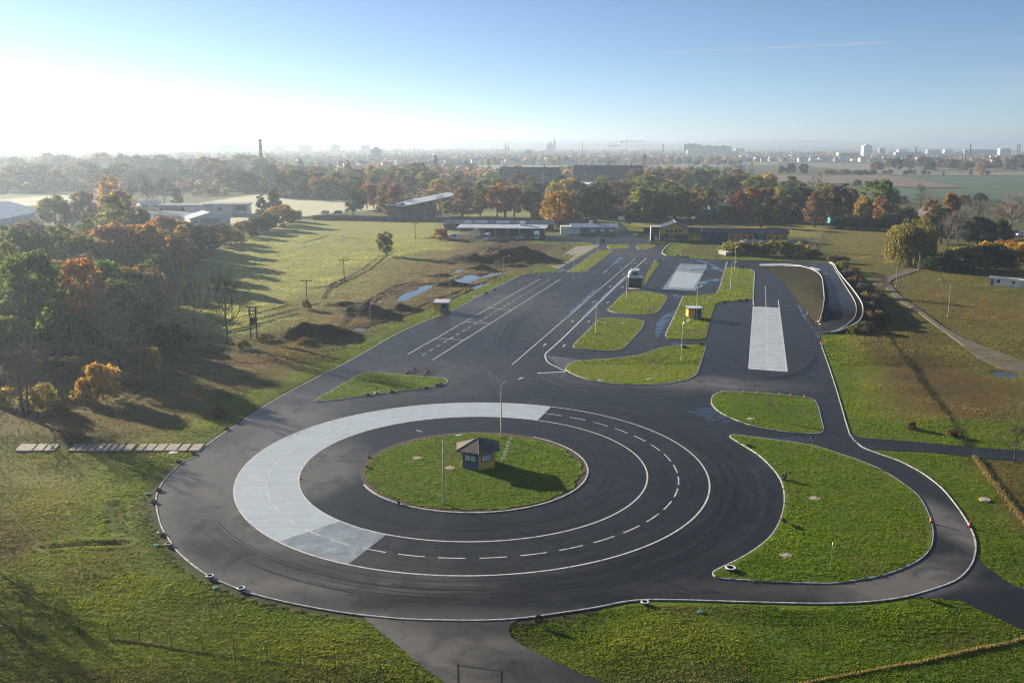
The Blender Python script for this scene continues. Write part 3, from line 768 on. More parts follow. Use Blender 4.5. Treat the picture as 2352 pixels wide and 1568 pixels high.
for i in range(n):
    a = (LBr[i][0], LBr[i][1], .03); b = WT2[i]
    for k in range(K + 1):
        t = k / K; z = a[2] + (b[2] - a[2]) * (1 - (1 - t) ** 1.6)
        mb.v.append((a[0] + (b[0] - a[0]) * t, a[1] + (b[1] - a[1]) * t, z + (rr.uniform(-.12, .12) if 0 < k < K else 0)))
    mb.v.append(WALLT[i]); mb.v.append((INN[i][0], INN[i][1], INN[i][2] - .02))
W_ = K + 3
for i in range(n - 1):
    for k in range(W_ - 1): mb.f.append((i * W_ + k, i * W_ + k + 1, (i + 1) * W_ + k + 1, (i + 1) * W_ + k)); mb.m.append(0)
mb.obj("hill", M_BANK, smooth=True)["kind"] = 'structure'
M_WHITE = simple("white_wall_paint", (.6, .6, .58), .6, var=.12)
mb = MB(); strip_mb(mb, [(p[0], p[1], p[2] + .16) for p in WT2[8:-2]], .16, None, h=.2); mb.obj("kerb", M_WHITE)["kind"] = 'structure'
mb = MB(); strip_mb(mb, [(p[0], p[1], p[2] + .15) for p in INN[20:-3]], .16, None, h=.3); mb.obj("kerb", M_KERB)["kind"] = 'structure'
mb = MB(); strip_mb(mb, [(p[0], p[1], p[2] + .15) for p in OUT[17:]], .12, None, h=.2); mb.obj("kerb", M_KERB)["kind"] = 'structure'
OW = [shift((p[0], p[1], p[2] - .1), (2 * p[0] - INN[i][0], 2 * p[1] - INN[i][1]), .2 + 1.3 * min(1, max(0, (i - 10) / 8)) * min(1, max(0, (n - 4 - i) / 8))) for i, p in enumerate(OUT)]
mb = MB(); strip_mb(mb, [(p[0], p[1], p[2] + .28) for p in OW[17:-4]], .15, None, h=.3); mb.obj("kerb", M_WHITE)["kind"] = 'structure'
mb = MB(); K = 10
for i in range(n):
    o = OUT[i]; w = OW[i]; v = Vector((w[0] - INN[i][0], w[1] - INN[i][1], 0)).normalized()
    run = .3 + w[2] * 2.1
    mb.v.append((o[0], o[1], o[2] - .03)); mb.v.append((w[0], w[1], w[2] + .05))
    for k in range(1, K + 1):
        t = k / K; mb.v.append((w[0] + v.x * run * t + (rr.uniform(-.2, .2)), w[1] + v.y * run * t, max(-.1, w[2] * (1 - t ** 1.15) - .1 + (rr.uniform(-.2, .25) if k < K else 0))))
W_ = K + 2
for i in range(n - 1):
    for k in range(W_ - 1): mb.f.append((i * W_ + k, (i + 1) * W_ + k, (i + 1) * W_ + k + 1, i * W_ + k + 1)); mb.m.append(0)
mb.obj("hill", M_BANK, smooth=True)["kind"] = 'structure'
sheet_pts = D(2, 527, 250, 700, 247, 850, 262, 960, 290, 1022, 321, 960, 318, 890, 300, 780, 274, 600, 266, 527, 265)
def on_loop(x, y):                                              # drop a survey point onto the banked loop
    z = 0.0
    for _ in range(6):
        p = P(x, y, z); best = None
        for i in range(n - 1):
            a, b = Vector(INN[i][:2]), Vector(OUT[i][:2]); q = Vector(p[:2]); e = b - a
            t = max(0, min(1, (q - a).dot(e) / e.length_squared)); d = (q - a - e * t).length
            if best is None or d < best[0]: best = (d, INN[i][2] + (OUT[i][2] - INN[i][2]) * t)
        z = best[1]
    return P(x, y, z + .03)
a_ = D(2, 527, 251, 600, 248, 700, 248, 780, 254, 850, 263, 905, 275, 960, 291, 1018, 320); b_ = D(2, 529, 262, 600, 263, 690, 262, 770, 268, 840, 282, 890, 296, 935, 312, 975, 319)
A_, B_ = smooth([on_loop(*p) for p in a_], False), smooth([on_loop(*p) for p in b_], False)
mb = MB(); mb.add(A_ + B_, [(i, i + 1, len(A_) + i + 1, len(A_) + i) for i in range(len(A_) - 1)])
mb.obj("skid_surface", M_SKID_L)["kind"] = 'structure'

# ------------------------------------------------------------------ paths, puddles, wet asphalt
M_DIRT = simple("dirt_road", (.125, .10, .078), .95, var=.3, scale=.7)
sheet("path", smooth(G(2, 1395, 345, 1560, 287, 1690, 247, 1705, 262, 1580, 312, 1430, 370, 1460, 430, 1520, 490, 1650, 580, 1800, 690, 1950, 770, 2150, 850, 2351, 925, 2700, 1040, 2700, 1140, 2351, 1008, 2200, 975, 2000, 880, 1900, 790, 1760, 690, 1600, 570, 1480, 500, 1400, 420, 1310, 385)), .19, M_DIRT, skirt=.3)
m, n_, l_, b_ = mat("puddle_water")
b_.inputs["Base Color"].default_value = (.03, .028, .022, 1); b_.inputs["Roughness"].default_value = .04; b_.inputs["Specular IOR Level"].default_value = .5
M_WATER = m
for pl in PUDDLES:
    c_ = (sum(q[0] for q in pl) / len(pl), sum(q[1] for q in pl) / len(pl)); gr = []
    for q in pl:
        v = Vector((q[0] - c_[0], q[1] - c_[1])); k = 1 + 1.6 / max(1.0, v.length); gr.append((c_[0] + v.x * k, c_[1] + v.y * k, 0))
    sheet("puddle", smooth(gr), -.14, M_WATER)
m, n_, l_, b_ = mat("wet_asphalt")
p_ = pos(n_); w_ = noise(n_, l_, p_, .34, 5, .66, 1.2)
l_.new(ramp(n_, l_, w_, [(.40, (.012, .0125, .013)), (.56, (.021, .021, .021))]), b_.inputs["Base Color"])
l_.new(ramp(n_, l_, w_, [(.42, .06), (.50, .2), (.58, .46)]), b_.inputs["Roughness"]); l_.new(ramp(n_, l_, w_, [(.42, .55), (.58, .22)]), b_.inputs["Specular IOR Level"])
M_WET = m
for i, pl in enumerate((G(1, 1790, 318, 1850, 270, 1880, 240, 1880, 222, 1920, 205, 1946, 203, 1930, 222, 1900, 245, 1860, 270, 1815, 315), G(1, 1480, 310, 1520, 286, 1560, 283, 1530, 305), G(1, 1680, 300, 1710, 288, 1712, 296, 1680, 306),
           G(2, 20, 1270, 40, 1250, 130, 1245, 200, 1240, 240, 1275, 330, 1330, 300, 1350, 200, 1335, 120, 1310, 90, 1285), G(2, 500, 1440, 700, 1440, 900, 1440, 930, 1455, 850, 1475, 600, 1460),
           G(1, 1520, 620, 1640, 520, 1760, 410, 1800, 380, 1700, 490, 1600, 590), G(1, 1650, 620, 1760, 510, 1880, 400, 1960, 330, 1980, 335, 1880, 430, 1780, 530, 1700, 610),
           G(12, 1340, 835, 1440, 850, 1600, 905, 1640, 930, 1740, 985, 1700, 1000, 1610, 975, 1400, 985, 1290, 985, 1300, 970, 1500, 960, 1590, 940, 1540, 905, 1440, 870), G(12, 1380, 1190, 1420, 1140, 1560, 1110, 1710, 1090, 1700, 1130, 1560, 1140, 1480, 1170), G(12, 1030, 1318, 1100, 1315, 1175, 1335, 1120, 1355, 1050, 1340),
           G(2, 790, 530, 830, 560, 900, 650, 950, 760, 930, 760, 880, 690, 820, 600), G(1, 2280, 795, 2345, 795, 2345, 808, 2290, 808), G(1, 2280, 462, 2345, 465, 2345, 478, 2300, 475), G(1, 2180, 640, 2290, 570, 2300, 580, 2230, 680, 2180, 760, 2160, 740))):
    sheet("puddle", smooth(pl), .0605 + .0004 * i if i not in (7,) else .0665, M_WET)
# rubber arcs left by skidding cars
m, n_, l_, b_ = mat("tyre_rubber_mark"); b_.inputs["Base Color"].default_value = (.0115, .0115, .012, 1); b_.inputs["Roughness"].default_value = .5; b_.inputs["Specular IOR Level"].default_value = .15
mk = MB(); RM = random.Random(31)
for i in range(150):
    r_ = RM.choice([RM.gauss(35.5, 2.2), RM.gauss(33, 1.2), RM.gauss(18.8, 1.8)]); a0_ = RM.uniform(-2.6, .5); ln_ = RM.uniform(.15, .8)
    ox, oy = RM.gauss(0, .4), RM.gauss(0, .4)
    if r_ > 36.2: r_ = RM.uniform(32, 36)
    if abs(r_ - 26.7) < 4.2: continue
    strip_mb(mk, [(q[0] + ox, q[1] + oy, 0) for q in arc(r_, a0_, a0_ + ln_, 14)], RM.uniform(.05, .13), .053 + i * 1e-5)
for k in range(12):
    j_ = RM.uniform(-18, 18); dy_ = RM.uniform(-25, 25)
    strip_mb(mk, smooth(G(1, 1075 + k * 9 + j_, 815 - k * 3 + dy_, 1090 + k * 12 + j_, 735 - k * 3 + dy_, 1150 + k * 12 + j_, 660 - k * 4 + dy_, 1250 + k * 10, 605 - k * 3 + dy_, 1360 + k * 6, 575 - k * 2 + dy_), False), .14, .0584 + k * 1e-5)
for k in range(8):
    strip_mb(mk, smooth(G(2, 300 + k * 40, 1020 + k * 4, 500 + k * 30, 1060 - k * 6, 800 + k * 8, 1030 - k * 10, 940, 960 - k * 18), False), .13, .0588 + k * 1e-5)
mk.obj("tyre_marks", m)["kind"] = 'structure'
# stone slab path on the left
M_SLAB = simple("slab_concrete", (.34, .29, .25), .85, var=.3, scale=1.5)
mb = MB()
xs = [(110, 225), (232, 300), (305, 350), (352, 380), (478, 520), (525, 565), (570, 610), (615, 655), (660, 700), (706, 745), (752, 790), (796, 836), (845, 910), (935, 985), (992, 1055), (1060, 1130), (1135, 1220), (1226, 1290), (1300, 1378)]
for a, b in xs:
    q_ = G(3, a + 38, 1497, b + 30, 1496, b - 8, 1541, a - 4, 1542)
    mb.prism([(p[0], p[1]) for p in q_][::-1], -.1, .2 + rr.uniform(0, .04))
mb.obj("path", M_SLAB)["kind"] = 'structure'
# stepping stones to the kiosk
mb = MB()
for t in range(15):
    c = Vector(G(1, 1165, 1450)[0]).lerp(Vector(G(5, 1110, 40)[0]), t / 14)
    mb.box(c.x - .28, c.x + .28, c.y - .16, c.y + .16, .1, .2)
mb.obj("stepping_stones", M_SLAB)["kind"] = 'structure'
# ------------------------------------------------------------------ building materials
M_YEL = simple("yellow_render", (.62, .36, .065), .8, var=.1, scale=.8)
M_BLU = simple("blue_grey_panel", (.07, .115, .175), .6, var=.12, scale=.8)
M_DARK = simple("dark_trim", (.02, .022, .026), .5, var=.2)
M_ROOFB = simple("roof_felt_brown", (.13, .10, .09), .7, var=.3, scale=.8)
M_ROOFD = simple("dark_sheet_roof", (.045, .055, .075), .5, var=.3, scale=.4)
M_ROOFG = simple("pale_sheet_roof", (.62, .65, .69), .45, var=.25, scale=.35)
M_ROOFW = simple("weathered_roof", (.22, .24, .28), .7, var=.5, scale=.3)
M_GREYW = simple("grey_panel_wall", (.16, .19, .22), .75, var=.2, scale=.4)
M_WHITEW = simple("white_render", (.66, .66, .63), .8, var=.12, scale=.4)
M_CONC = simple("concrete", (.26, .25, .235), .9, var=.3, scale=.5)
M_CONCD = simple("stained_concrete", (.10, .10, .10), .9, var=.45, scale=.4)
M_BRICK = simple("old_brick", (.16, .085, .06), .9, var=.35, scale=.6)
M_GALV = simple("galvanised_steel", (.42, .43, .44), .42, .7, var=.12, scale=2)
M_STEELW = simple("white_painted_metal", (.72, .73, .74), .35, var=.06)
M_RUBBER = simple("tyre_rubber", (.016, .016, .017), .8, var=.4, scale=4)
M_RED = simple("red_plastic", (.55, .035, .03), .45, var=.15, scale=3)
M_ORANGE = simple("orange_plastic", (.6, .14, .03), .45, var=.15, scale=3)
M_WOOD = simple("dark_timber", (.055, .042, .032), .9, var=.4, scale=1.5)
M_TEAL = simple("teal_paint", (.05, .26, .30), .6, var=.2)
M_MAROON = simple("maroon_paint", (.14, .03, .03), .6, var=.2)
M_COVER = simple("concrete_cover", (.40, .33, .29), .9, var=.25, scale=3)
M_COVERG = simple("green_plastic_cover", (.07, .22, .17), .6, var=.25, scale=3)
m, n_, l_, b_ = mat("window_glass")
b_.inputs["Base Color"].default_value = (.02, .025, .03, 1); b_.inputs["Roughness"].default_value = .06; b_.inputs["Specular IOR Level"].default_value = .6
M_GLASS = m
m, n_, l_, b_ = mat("pale_blind_glass")
l_.new(ramp(n_, l_, noise(n_, l_, objc(n_), .9, 2), [(.35, (.42, .44, .45)), (.65, (.62, .63, .62))]), b_.inputs["Base Color"]); b_.inputs["Roughness"].default_value = .12
M_BLIND = m
def paint_mat(name, col, rough=.25):
    m, n, l, b = mat(name); b.inputs["Base Color"].default_value = tuple(col) + (1,); b.inputs["Roughness"].default_value = rough
    b.inputs["Coat Weight"].default_value = .6; b.inputs["Coat Roughness"].default_value = .08
    return m
CAR = {'white': paint_mat("car_white", (.74, .75, .76)), 'silver': paint_mat("car_silver", (.38, .40, .42)), 'blue': paint_mat("car_blue", (.035, .13, .25)), 'green': paint_mat("car_green", (.02, .055, .045)),
       'maroon': paint_mat("car_maroon", (.16, .02, .025)), 'black': paint_mat("car_black", (.012, .012, .014)), 'grey': paint_mat("car_grey", (.1, .105, .11)), 'teal': paint_mat("car_teal", (.02, .10, .16))}

def quad(name, mt, parent, pts, thick=.04, n=(0, -1)):
    """a thin panel standing proud of a wall: pts = (x0,x1,y,z0,z1) facing -y in the parent's frame"""
    x0, x1, y, z0, z1 = pts
    mb = MB(); mb.box(x0, x1, y - thick, y + .001, z0, z1); return mb.obj(name, mt, parent)
def window(parent, x0, x1, y, z0, z1, glass=None, frame=None, bars=0):
    mb = MB(); f = min(.09, (x1 - x0) * .14)
    for a, b, c, d in ((x0, x1, z0, z0 + f), (x0, x1, z1 - f, z1), (x0, x0 + f, z0 + f, z1 - f), (x1 - f, x1, z0 + f, z1 - f)):
        mb.box(a, b, y - .07, y + .002, c, d)
    for k in range(bars):
        c = x0 + (x1 - x0) * (k + 1) / (bars + 1); mb.box(c - f / 2, c + f / 2, y - .068, y + .002, z0 + f, z1 - f)
    w = mb.obj("window", frame or M_DARK, parent)
    mb = MB(); mb.box(x0 + f * .9, x1 - f * .9, y - .03, y + .004, z0 + f * .9, z1 - f * .9); mb.obj("pane", glass or M_GLASS, w)
    return w
def frame(name, label, cat, A, B, group=None):
    A, B = Vector(A), Vector(B); d = B - A
    return thing(name, label, cat, (A.x, A.y, A.z), math.atan2(d.y, d.x), group), d.length

# ------------------------------------------------------------------ hexagonal kiosk on the ring island
c0 = Vector(P(1096.5, 1080.5, .17)); s_ = 2.5
t = thing("kiosk", "hexagonal kiosk with brown pyramid roof standing on the round grass island", "kiosk", (c0.x, c0.y + s_, .17), math.radians(4))
hexp = lambda r, a: (r * math.cos(math.radians(a)), r * math.sin(math.radians(a)))
for i in range(6):
    a0, a1 = -90 + 60 * i, -30 + 60 * i
    p, q = Vector(hexp(s_, a0)), Vector(hexp(s_, a1)); d = q - p
    w = bpy.data.objects.new("wall_panel", None); 
    mb = MB(); L = d.length; H_ = 2.35; yel = i % 2 == 0
    x0, x1, z0, z1 = .36, L - .36, 1.05, 2.0
    for bx in ((0, L, 0, z0), (0, L, z1, H_), (0, x0, z0, z1), (x1, L, z0, z1)):
        mb.box(bx[0], bx[1], 0, .12, bx[2], bx[3])
    w = mb.obj("wall", M_YEL if yel else M_BLU, t); w.location = (p.x, p.y, 0); w.rotation_euler = (0, 0, math.atan2(d.y, d.x))
    w["label"] = "yellow wall panel with wide window" if yel else "blue wall panel with window"
    wd = window(w, x0, x1, 0.02, z0, z1, M_BLIND, M_DARK, 0 if yel else 1)
mb = MB(); mb.prism([hexp(s_ - .2, -90 + 60 * i) for i in range(6)], 0, .12); mb.prism([hexp(s_ - .3, -90 + 60 * i) for i in range(6)], .121, .99); mb.obj("base", M_CONC, t)
mb = MB(); R_ = 3.3; ring = [hexp(R_, -90 + 60 * i) for i in range(6)]
mb.add([(x, y, 2.36) for x, y in ring] + [(x, y, 2.56) for x, y in ring] + [(0, 0, 3.75)], [tuple(range(5, -1, -1))] + [(i, (i + 1) % 6, 6 + (i + 1) % 6, 6 + i) for i in range(6)] + [(6 + i, 6 + (i + 1) % 6, 12) for i in range(6)])
rf = mb.obj("roof", M_ROOFB, t)
mb = MB()
for i in range(6):
    a, b = Vector(ring[i] + (2.57,)), Vector((0, 0, 3.77)); mb.tube([a, b], .05, 5)
mb.obj("ridge", M_ROOFB, rf)

# ------------------------------------------------------------------ flat-roofed huts beside the lanes
def hut(base, label, w, rz, tilt, face, dpt=None):
    dpt = dpt or w
    t = thing("hut", label, "hut", base, rz)
    mb = MB(); mb.box(0, .1, .1, dpt, .55, 2.5); mb.obj("wall", M_YEL, t); mb = MB(); mb.box(0, w * .48, 0, .1, .55, 2.5); a = mb.obj("wall", M_YEL, t); a["label"] = "yellow wall panel"
    mb = MB(); mb.box(.1, w - .1, dpt - .1, dpt, .55, 2.5); mb.obj("wall", M_BLU, t); mb = MB(); mb.box(w * .48, w, .01, .1, .35, 2.5); a = mb.obj("wall", M_BLU, t); a["label"] = "dark blue front panel"
    mb = MB(); mb.box(w - .1, w, .1, dpt, .35, 1.35); mb.box(w - .1, w, .1, .4, 1.35, 2.5); mb.box(w - .1, w, dpt - .3, dpt, 1.35, 2.5); mb.box(w - .1, w, .4, dpt - .3, 2.25, 2.5); a = mb.obj("wall", M_YEL, t); a["label"] = "yellow side panel under window"
    mb = MB(); mb.box(w - .06, w - .02, .4, dpt - .3, 1.35, 2.25); mb.obj("window", M_GLASS, t)
    dr = quad("door", M_BLU, t, (w * .56, w * .9, .01, .45, 2.35), .05)
    mb = MB(); mb.box(w * .6, w * .86, -.06, -.035, 1.45, 2.15); mb.obj("pane", M_GLASS, dr)
    mb = MB(); mb.box(w * .58, w * .6, -.1, -.04, 1.2, 1.35); mb.obj("handle", M_GALV, dr)
    mb = MB()
    for x in (.12, w - .3):
        for y in (.12, dpt - .3): mb.box(x, x + .2, y, y + .2, -.05, .56)
    for k in range(4):
        q_ = MB(); q_.v, q_.f, q_.m = mb.v[k * 8:k * 8 + 8], mb.f[:6], mb.m[:6]; q_.obj("footing", M_CONC, t)
    mb = MB(); mb.box(w * .5, w - .02, .15, dpt - .2, .12, .5); mb.obj("step", M_CONC, t)
    o = .38; z0, z1 = 2.52, 2.52 + tilt
    mb = MB(); mb.add([(-o, -o, z0), (w + o, -o, z0), (w + o, dpt + o, z1), (-o, dpt + o, z1), (-o, -o, z0 + .22), (w + o, -o, z0 + .22), (w + o, dpt + o, z1 + .22), (-o, dpt + o, z1 + .22)],
                      [(0, 3, 2, 1), (0, 1, 5, 4), (1, 2, 6, 5), (2, 3, 7, 6), (3, 0, 4, 7), (4, 5, 6, 7)]); r = mb.obj("roof", M_DARK, t)
    mb = MB(); q = .1; k = tilt / (dpt + 2 * o)
    mb.add([(-o + q, -o + q, z0 + .23 + q * k), (w + o - q, -o + q, z0 + .23 + q * k), (w + o - q, dpt + o - q, z1 + .23 - q * k), (-o + q, dpt + o - q, z1 + .23 - q * k)], [(0, 1, 2, 3)]); mb.obj("roof_sheet", M_ROOFG, r)
    return t
b1 = P(998, 719, 0)
hut(b1, "yellow and blue hut with pale slanted roof beside the long left lane edge", 3.5, math.radians(-3), .25, 0)
b2 = P(1580.5, 733, .17)
hut(b2, "yellow and blue hut behind a lamp post on the lawn between the two right lanes", 3.3, math.radians(3), .15, 0, 2.6)

# ------------------------------------------------------------------ two-storey control tower by the centre lanes
A_ = P(1443.5, 661, .05); t = thing("control_tower", "small two-storey control tower with black glazed base and white upper cabin", "tower", A_, math.radians(-4))
W = 3.9
mb = MB()
for x in (0, 1.25, 3.1, W - .16):
    for y in (0, 2.9): mb.box(x, x + .16, y, y + .16, 0, 2.8)
mb.box(0, W, 0, .16, 2.8, 2.98); mb.box(0, W, 2.9, 3.06, 2.8, 2.98); mb.box(0, .14, .16, 2.9, 2.8, 2.98); mb.box(W - .14, W, .16, 2.9, 2.8, 2.98); mb.box(0, W, .005, .1, 0, .35)
fr = mb.obj("frame", M_DARK, t)
mb = MB(); mb.box(.16, 1.25, .06, .1, .36, 2.79); mb.box(.05, .1, .17, 2.89, .1, 2.79); a = mb.obj("wall", M_DARK, t); a["label"] = "black side panel"
mb = MB(); mb.box(1.42, 3.09, .06, .09, .36, 2.79); mb.box(3.27, W - .17, .06, .09, .36, 2.79); mb.box(W - .1, W - .06, .17, 2.89, .3, 2.79); mb.obj("glazing", M_GLASS, t)
mb = MB(); mb.box(.2, W - .2, .3, 2.8, .02, .12); mb.box(1.5, 2.1, .9, 1.5, .13, .9); mb.box(2.3, 3.0, .25, .7, .13, .85); mb.obj("furniture", M_CONC, t)
mb = MB(); mb.box(-.15, W + .35, -.2, 3.2, 2.985, 3.14); a = mb.obj("terrace", M_STEELW, t)
mb = MB()
mb.add([(.05, -.1, 3.15), (.55, -.12, 3.15), (.55, 2.9, 3.15), (.05, 2.9, 3.15), (.05, -.1, 4.2), (.55, -.12, 5.0), (.55, 2.9, 5.0), (.05, 2.9, 4.6)], [(0, 3, 2, 1), (4, 5, 6, 7), (0, 1, 5, 4), (1, 2, 6, 5), (2, 3, 7, 6), (3, 0, 4, 7)])
a = mb.obj("parapet", M_WHITEW, t)
mb = MB(); mb.box(.75, 3.0, .5, 2.9, 3.15, 5.2); cb = mb.obj("cabin", M_STEELW, t)
window(cb, .95, 2.75, .5, 3.75, 4.85, M_GLASS, M_STEELW)
mb = MB(); mb.add([(.75, -.1, 3.16), (3.9, -.1, 3.16), (3.0, .498, 3.7), (.75, .498, 3.7)], [(0, 1, 2, 3)]); mb.add([(.75, -.1, 3.15), (3.9, -.1, 3.15), (3.0, .498, 3.15), (.75, .498, 3.15)], [(3, 2, 1, 0)]); mb.obj("canopy", M_STEELW, t)
mb = MB(); mb.box(3.02, 4.15, .7, 2.9, 3.9, 4.02); mb.box(3.9, 4.0, 2.7, 2.8, 3.15, 3.9); a = mb.obj("awning", M_COVER, t)
mb = MB(); mb.box(.6, 3.15, .3, 3.05, 5.21, 5.33)
for x in (.7, 3.05): mb.tube([(x, .4, 5.33), (x, .4, 5.75)], .025, 5); mb.tube([(x, 2.9, 5.33), (x, 2.9, 5.75)], .025, 5)
mb.tube([(.7, .4, 5.75), (3.05, .4, 5.75), (3.05, 2.9, 5.75), (.7, 2.9, 5.75), (.7, .4, 5.75)], .025, 5)
mb.obj("roof", M_STEELW, t)
sheet("stone_pavement", [(A_[0] - .3, A_[1] - 3.4, 0), (A_[0] + 3.2, A_[1] - 3.2, 0), (A_[0] + 3.6, A_[1] - .2, 0), (A_[0], A_[1] - .1, 0)], .185, M_COVER, skirt=.15)

# ------------------------------------------------------------------ yellow and blue main building with its long wing
A_, B_ = P(1515, 552.5), P(1579.6, 553.5)
t, W = frame("training_centre", "yellow and blue training centre with dark gabled front and long low wing", "building", A_, B_)
dp, he, hr = 15.0, 5.4, 7.9
mb = MB(); mb.add([(0, 0, 0), (W, 0, 0), (W, 0, he), (W * .55, 0, hr - .35), (0, 0, he), (0, dp, 0), (W, dp, 0), (W, dp, he), (W * .55, dp, hr - .35), (0, dp, he)],
                  [(0, 1, 2, 3, 4), (9, 8, 7, 6, 5), (0, 4, 9, 5), (1, 6, 7, 2)]); a = mb.obj("wall", M_YEL, t); a["label"] = "yellow gable wall"
for x0, x1 in ((.02, W * .33), (W * .63, W - .02)):
    a = quad("wall", M_BLU, t, (x0, x1, 0, .02, 3.05), .05); a["label"] = "blue lower wall panel"
mb = MB()
for s, x0, x1 in ((0, -.7, W * .55), (1, W * .55, W + .6)):
    z0, z1 = (he - .35, hr) if s == 0 else (hr, he - .35)
    mb.add([(x0, -.7, z0), (x1, -.7, z1), (x1, dp + .5, z1), (x0, dp + .5, z0), (x0, -.7, z0 + .28), (x1, -.7, z1 + .28), (x1, dp + .5, z1 + .28), (x0, dp + .5, z0 + .28)],
           [(0, 3, 2, 1), (4, 5, 6, 7), (0, 1, 5, 4), (2, 3, 7, 6)] + ([(3, 0, 4, 7)] if s == 0 else [(1, 2, 6, 5)]))
rf = mb.obj("roof", M_ROOFD, t)
mb = MB(); mb.box(W * .55 - .15, W * .55 + .15, -.72, dp + .52, hr + .2, hr + .36); mb.obj("ridge_cap", M_ROOFG, rf)
for i in range(4): window(t, W * (.22 + .155 * i), W * (.22 + .155 * i) + 1.1, 0, 3.7, 5.0)
for i, k in enumerate((.07, .2, .37, .52, .67, .82)): window(t, W * k, W * k + 1.15, -.052 if i not in (2, 3) else 0, .9, 2.6)
mb = MB(); mb.box(-4.2, -3.9, -1.5, 3.5, 0, 6.0); mb.box(-4.2, .3, -1.5, 3.5, 6.0, 6.35); a = mb.obj("porch", M_STEELW, t)
mb = MB(); mb.box(-3.9, -.05, 1.2, 1.4, 0, 5.99); mb.box(-2.6, -2.4, 1.0, 1.19, 0, 5.9); mb.box(-3.9, -.1, 1.0, 1.19, 3.0, 3.25); a = mb.obj("glazing", M_GLASS, t)
mb = MB(); mb.box(-2.3, -1.3, -.8, .2, 0, 2.4); mb.box(-1.2, -.3, -1.1, -.4, 0, 1.5); a = mb.obj("cabinet", M_WHITEW, t)
# wing
L0, L1 = W, W + 44.0
wd, wh = 8.0, 3.9
segs = [(0, .14, 0), (.14, .41, 1), (.41, .66, 0), (.66, .79, 1), (.79, 1, 0)]
for a0, a1, bl in segs:
    x0, x1 = L0 + .01 + (L1 - L0) * a0, L0 + (L1 - L0) * a1
    mb = MB(); mb.box(x0, x1 - .003, 1.5, 1.5 + wd, 0, wh); a = mb.obj("wall", M_BLU if bl else M_YEL, t); a["label"] = "blue wing wall" if bl else "yellow wing wall"
    nw = max(2, int((x1 - x0) / 2.6))
    for k in range(nw):
        c = x0 + (x1 - x0) * (k + .5) / nw
        if a0 == 0: window(t, c - .6, c + .6, 1.5, 2.0, 2.9)
        elif k % 3 == 1: quad("door", M_DARK if bl else M_BLU, t, (c - .5, c + .5, 1.5, .05, 2.4))
        else: window(t, c - .55, c + .55, 1.5, 1.0, 2.6)
mb = MB()
for x0, x1 in ((L0 + .02, L0 + 6.0), (L0 + 6.35, L1 + .6)):
    mb.add([(x0, .7, wh - .05), (x1, .7, wh - .05), (x1, 1.5 + wd / 2, wh + 1.75), (x0, 1.5 + wd / 2, wh + 1.75), (x1, 2.3 + wd, wh - .05), (x0, 2.3 + wd, wh - .05)],
           [(0, 1, 2, 3), (3, 2, 4, 5), (0, 3, 5), (1, 4, 2)])
    mb.box(x0, x1, .62, .7, wh - .25, wh - .02)
rf = mb.obj("roof", M_ROOFD, t); rf["label"] = "dark blue sheet roof of the wing"
mb = MB(); mb.add([(L0 + 6.0, .6, wh), (L0 + 6.35, .6, wh), (L0 + 6.35, 1.5 + wd / 2, wh + 2.0), (L0 + 6.0, 1.5 + wd / 2, wh + 2.0), (L0 + 6.0, .6, wh - .2), (L0 + 6.35, .6, wh - .2)], [(0, 1, 2, 3), (4, 5, 1, 0)]); mb.obj("parapet", M_WHITEW, rf)

# ------------------------------------------------------------------ other near buildings
A_, B_ = P(1287, 538.5), P(1419, 539.5)
t, W = frame("office_block", "long low grey office block with white sign panels and pale blue roof", "building", A_, B_)
mb = MB(); mb.box(9.3, W - 1.3, 0, 9, 0, 3.5); a = mb.obj("wall", M_GREYW, t); a["label"] = "grey panel front"
mb = MB(); mb.box(0, 9.29, -.02, 7, 0, 3.75); a = mb.obj("wall", M_WHITEW, t); a["label"] = "white front at the left end"
mb = MB(); mb.box(W - 1.29, W, 0, 9, 0, 3.5); a = mb.obj("wall", M_YEL, t); a["label"] = "yellow right end"
mb = MB(); mb.add([(5, -.5, 3.52), (W + .4, -.5, 3.52), (W + .2, 5.5, 5.0), (5, 5.5, 5.0), (W + .4, 9.5, 3.52), (5, 9.5, 3.52)], [(0, 1, 2, 3), (3, 2, 4, 5), (1, 4, 2), (0, 3, 5), (0, 5, 4, 1)]); rf = mb.obj("roof", simple("blue_sheet_roof", (.30, .37, .47), .5, var=.15, scale=.3), t)
mb = MB(); mb.box(14.4, 16, 6, 7.2, 4.2, 6.2); mb.obj("chimney", M_WHITEW, rf)
for i, (x, c) in enumerate(((3.2, 0), (6.8, 0), (11.4, 2), (15.6, 1), (20.2, 1), (24.4, 1))):
    q_ = quad("sign_panel", [M_ROOFG, M_STEELW, M_MAROON][c], t, (x - 1.0, x + 1.0, -.02 if x < 9 else 0, 1.5, 2.5), .08); q_["label"] = ["pale blue sign panel", "white sign panel", "dark red sign panel"][c]

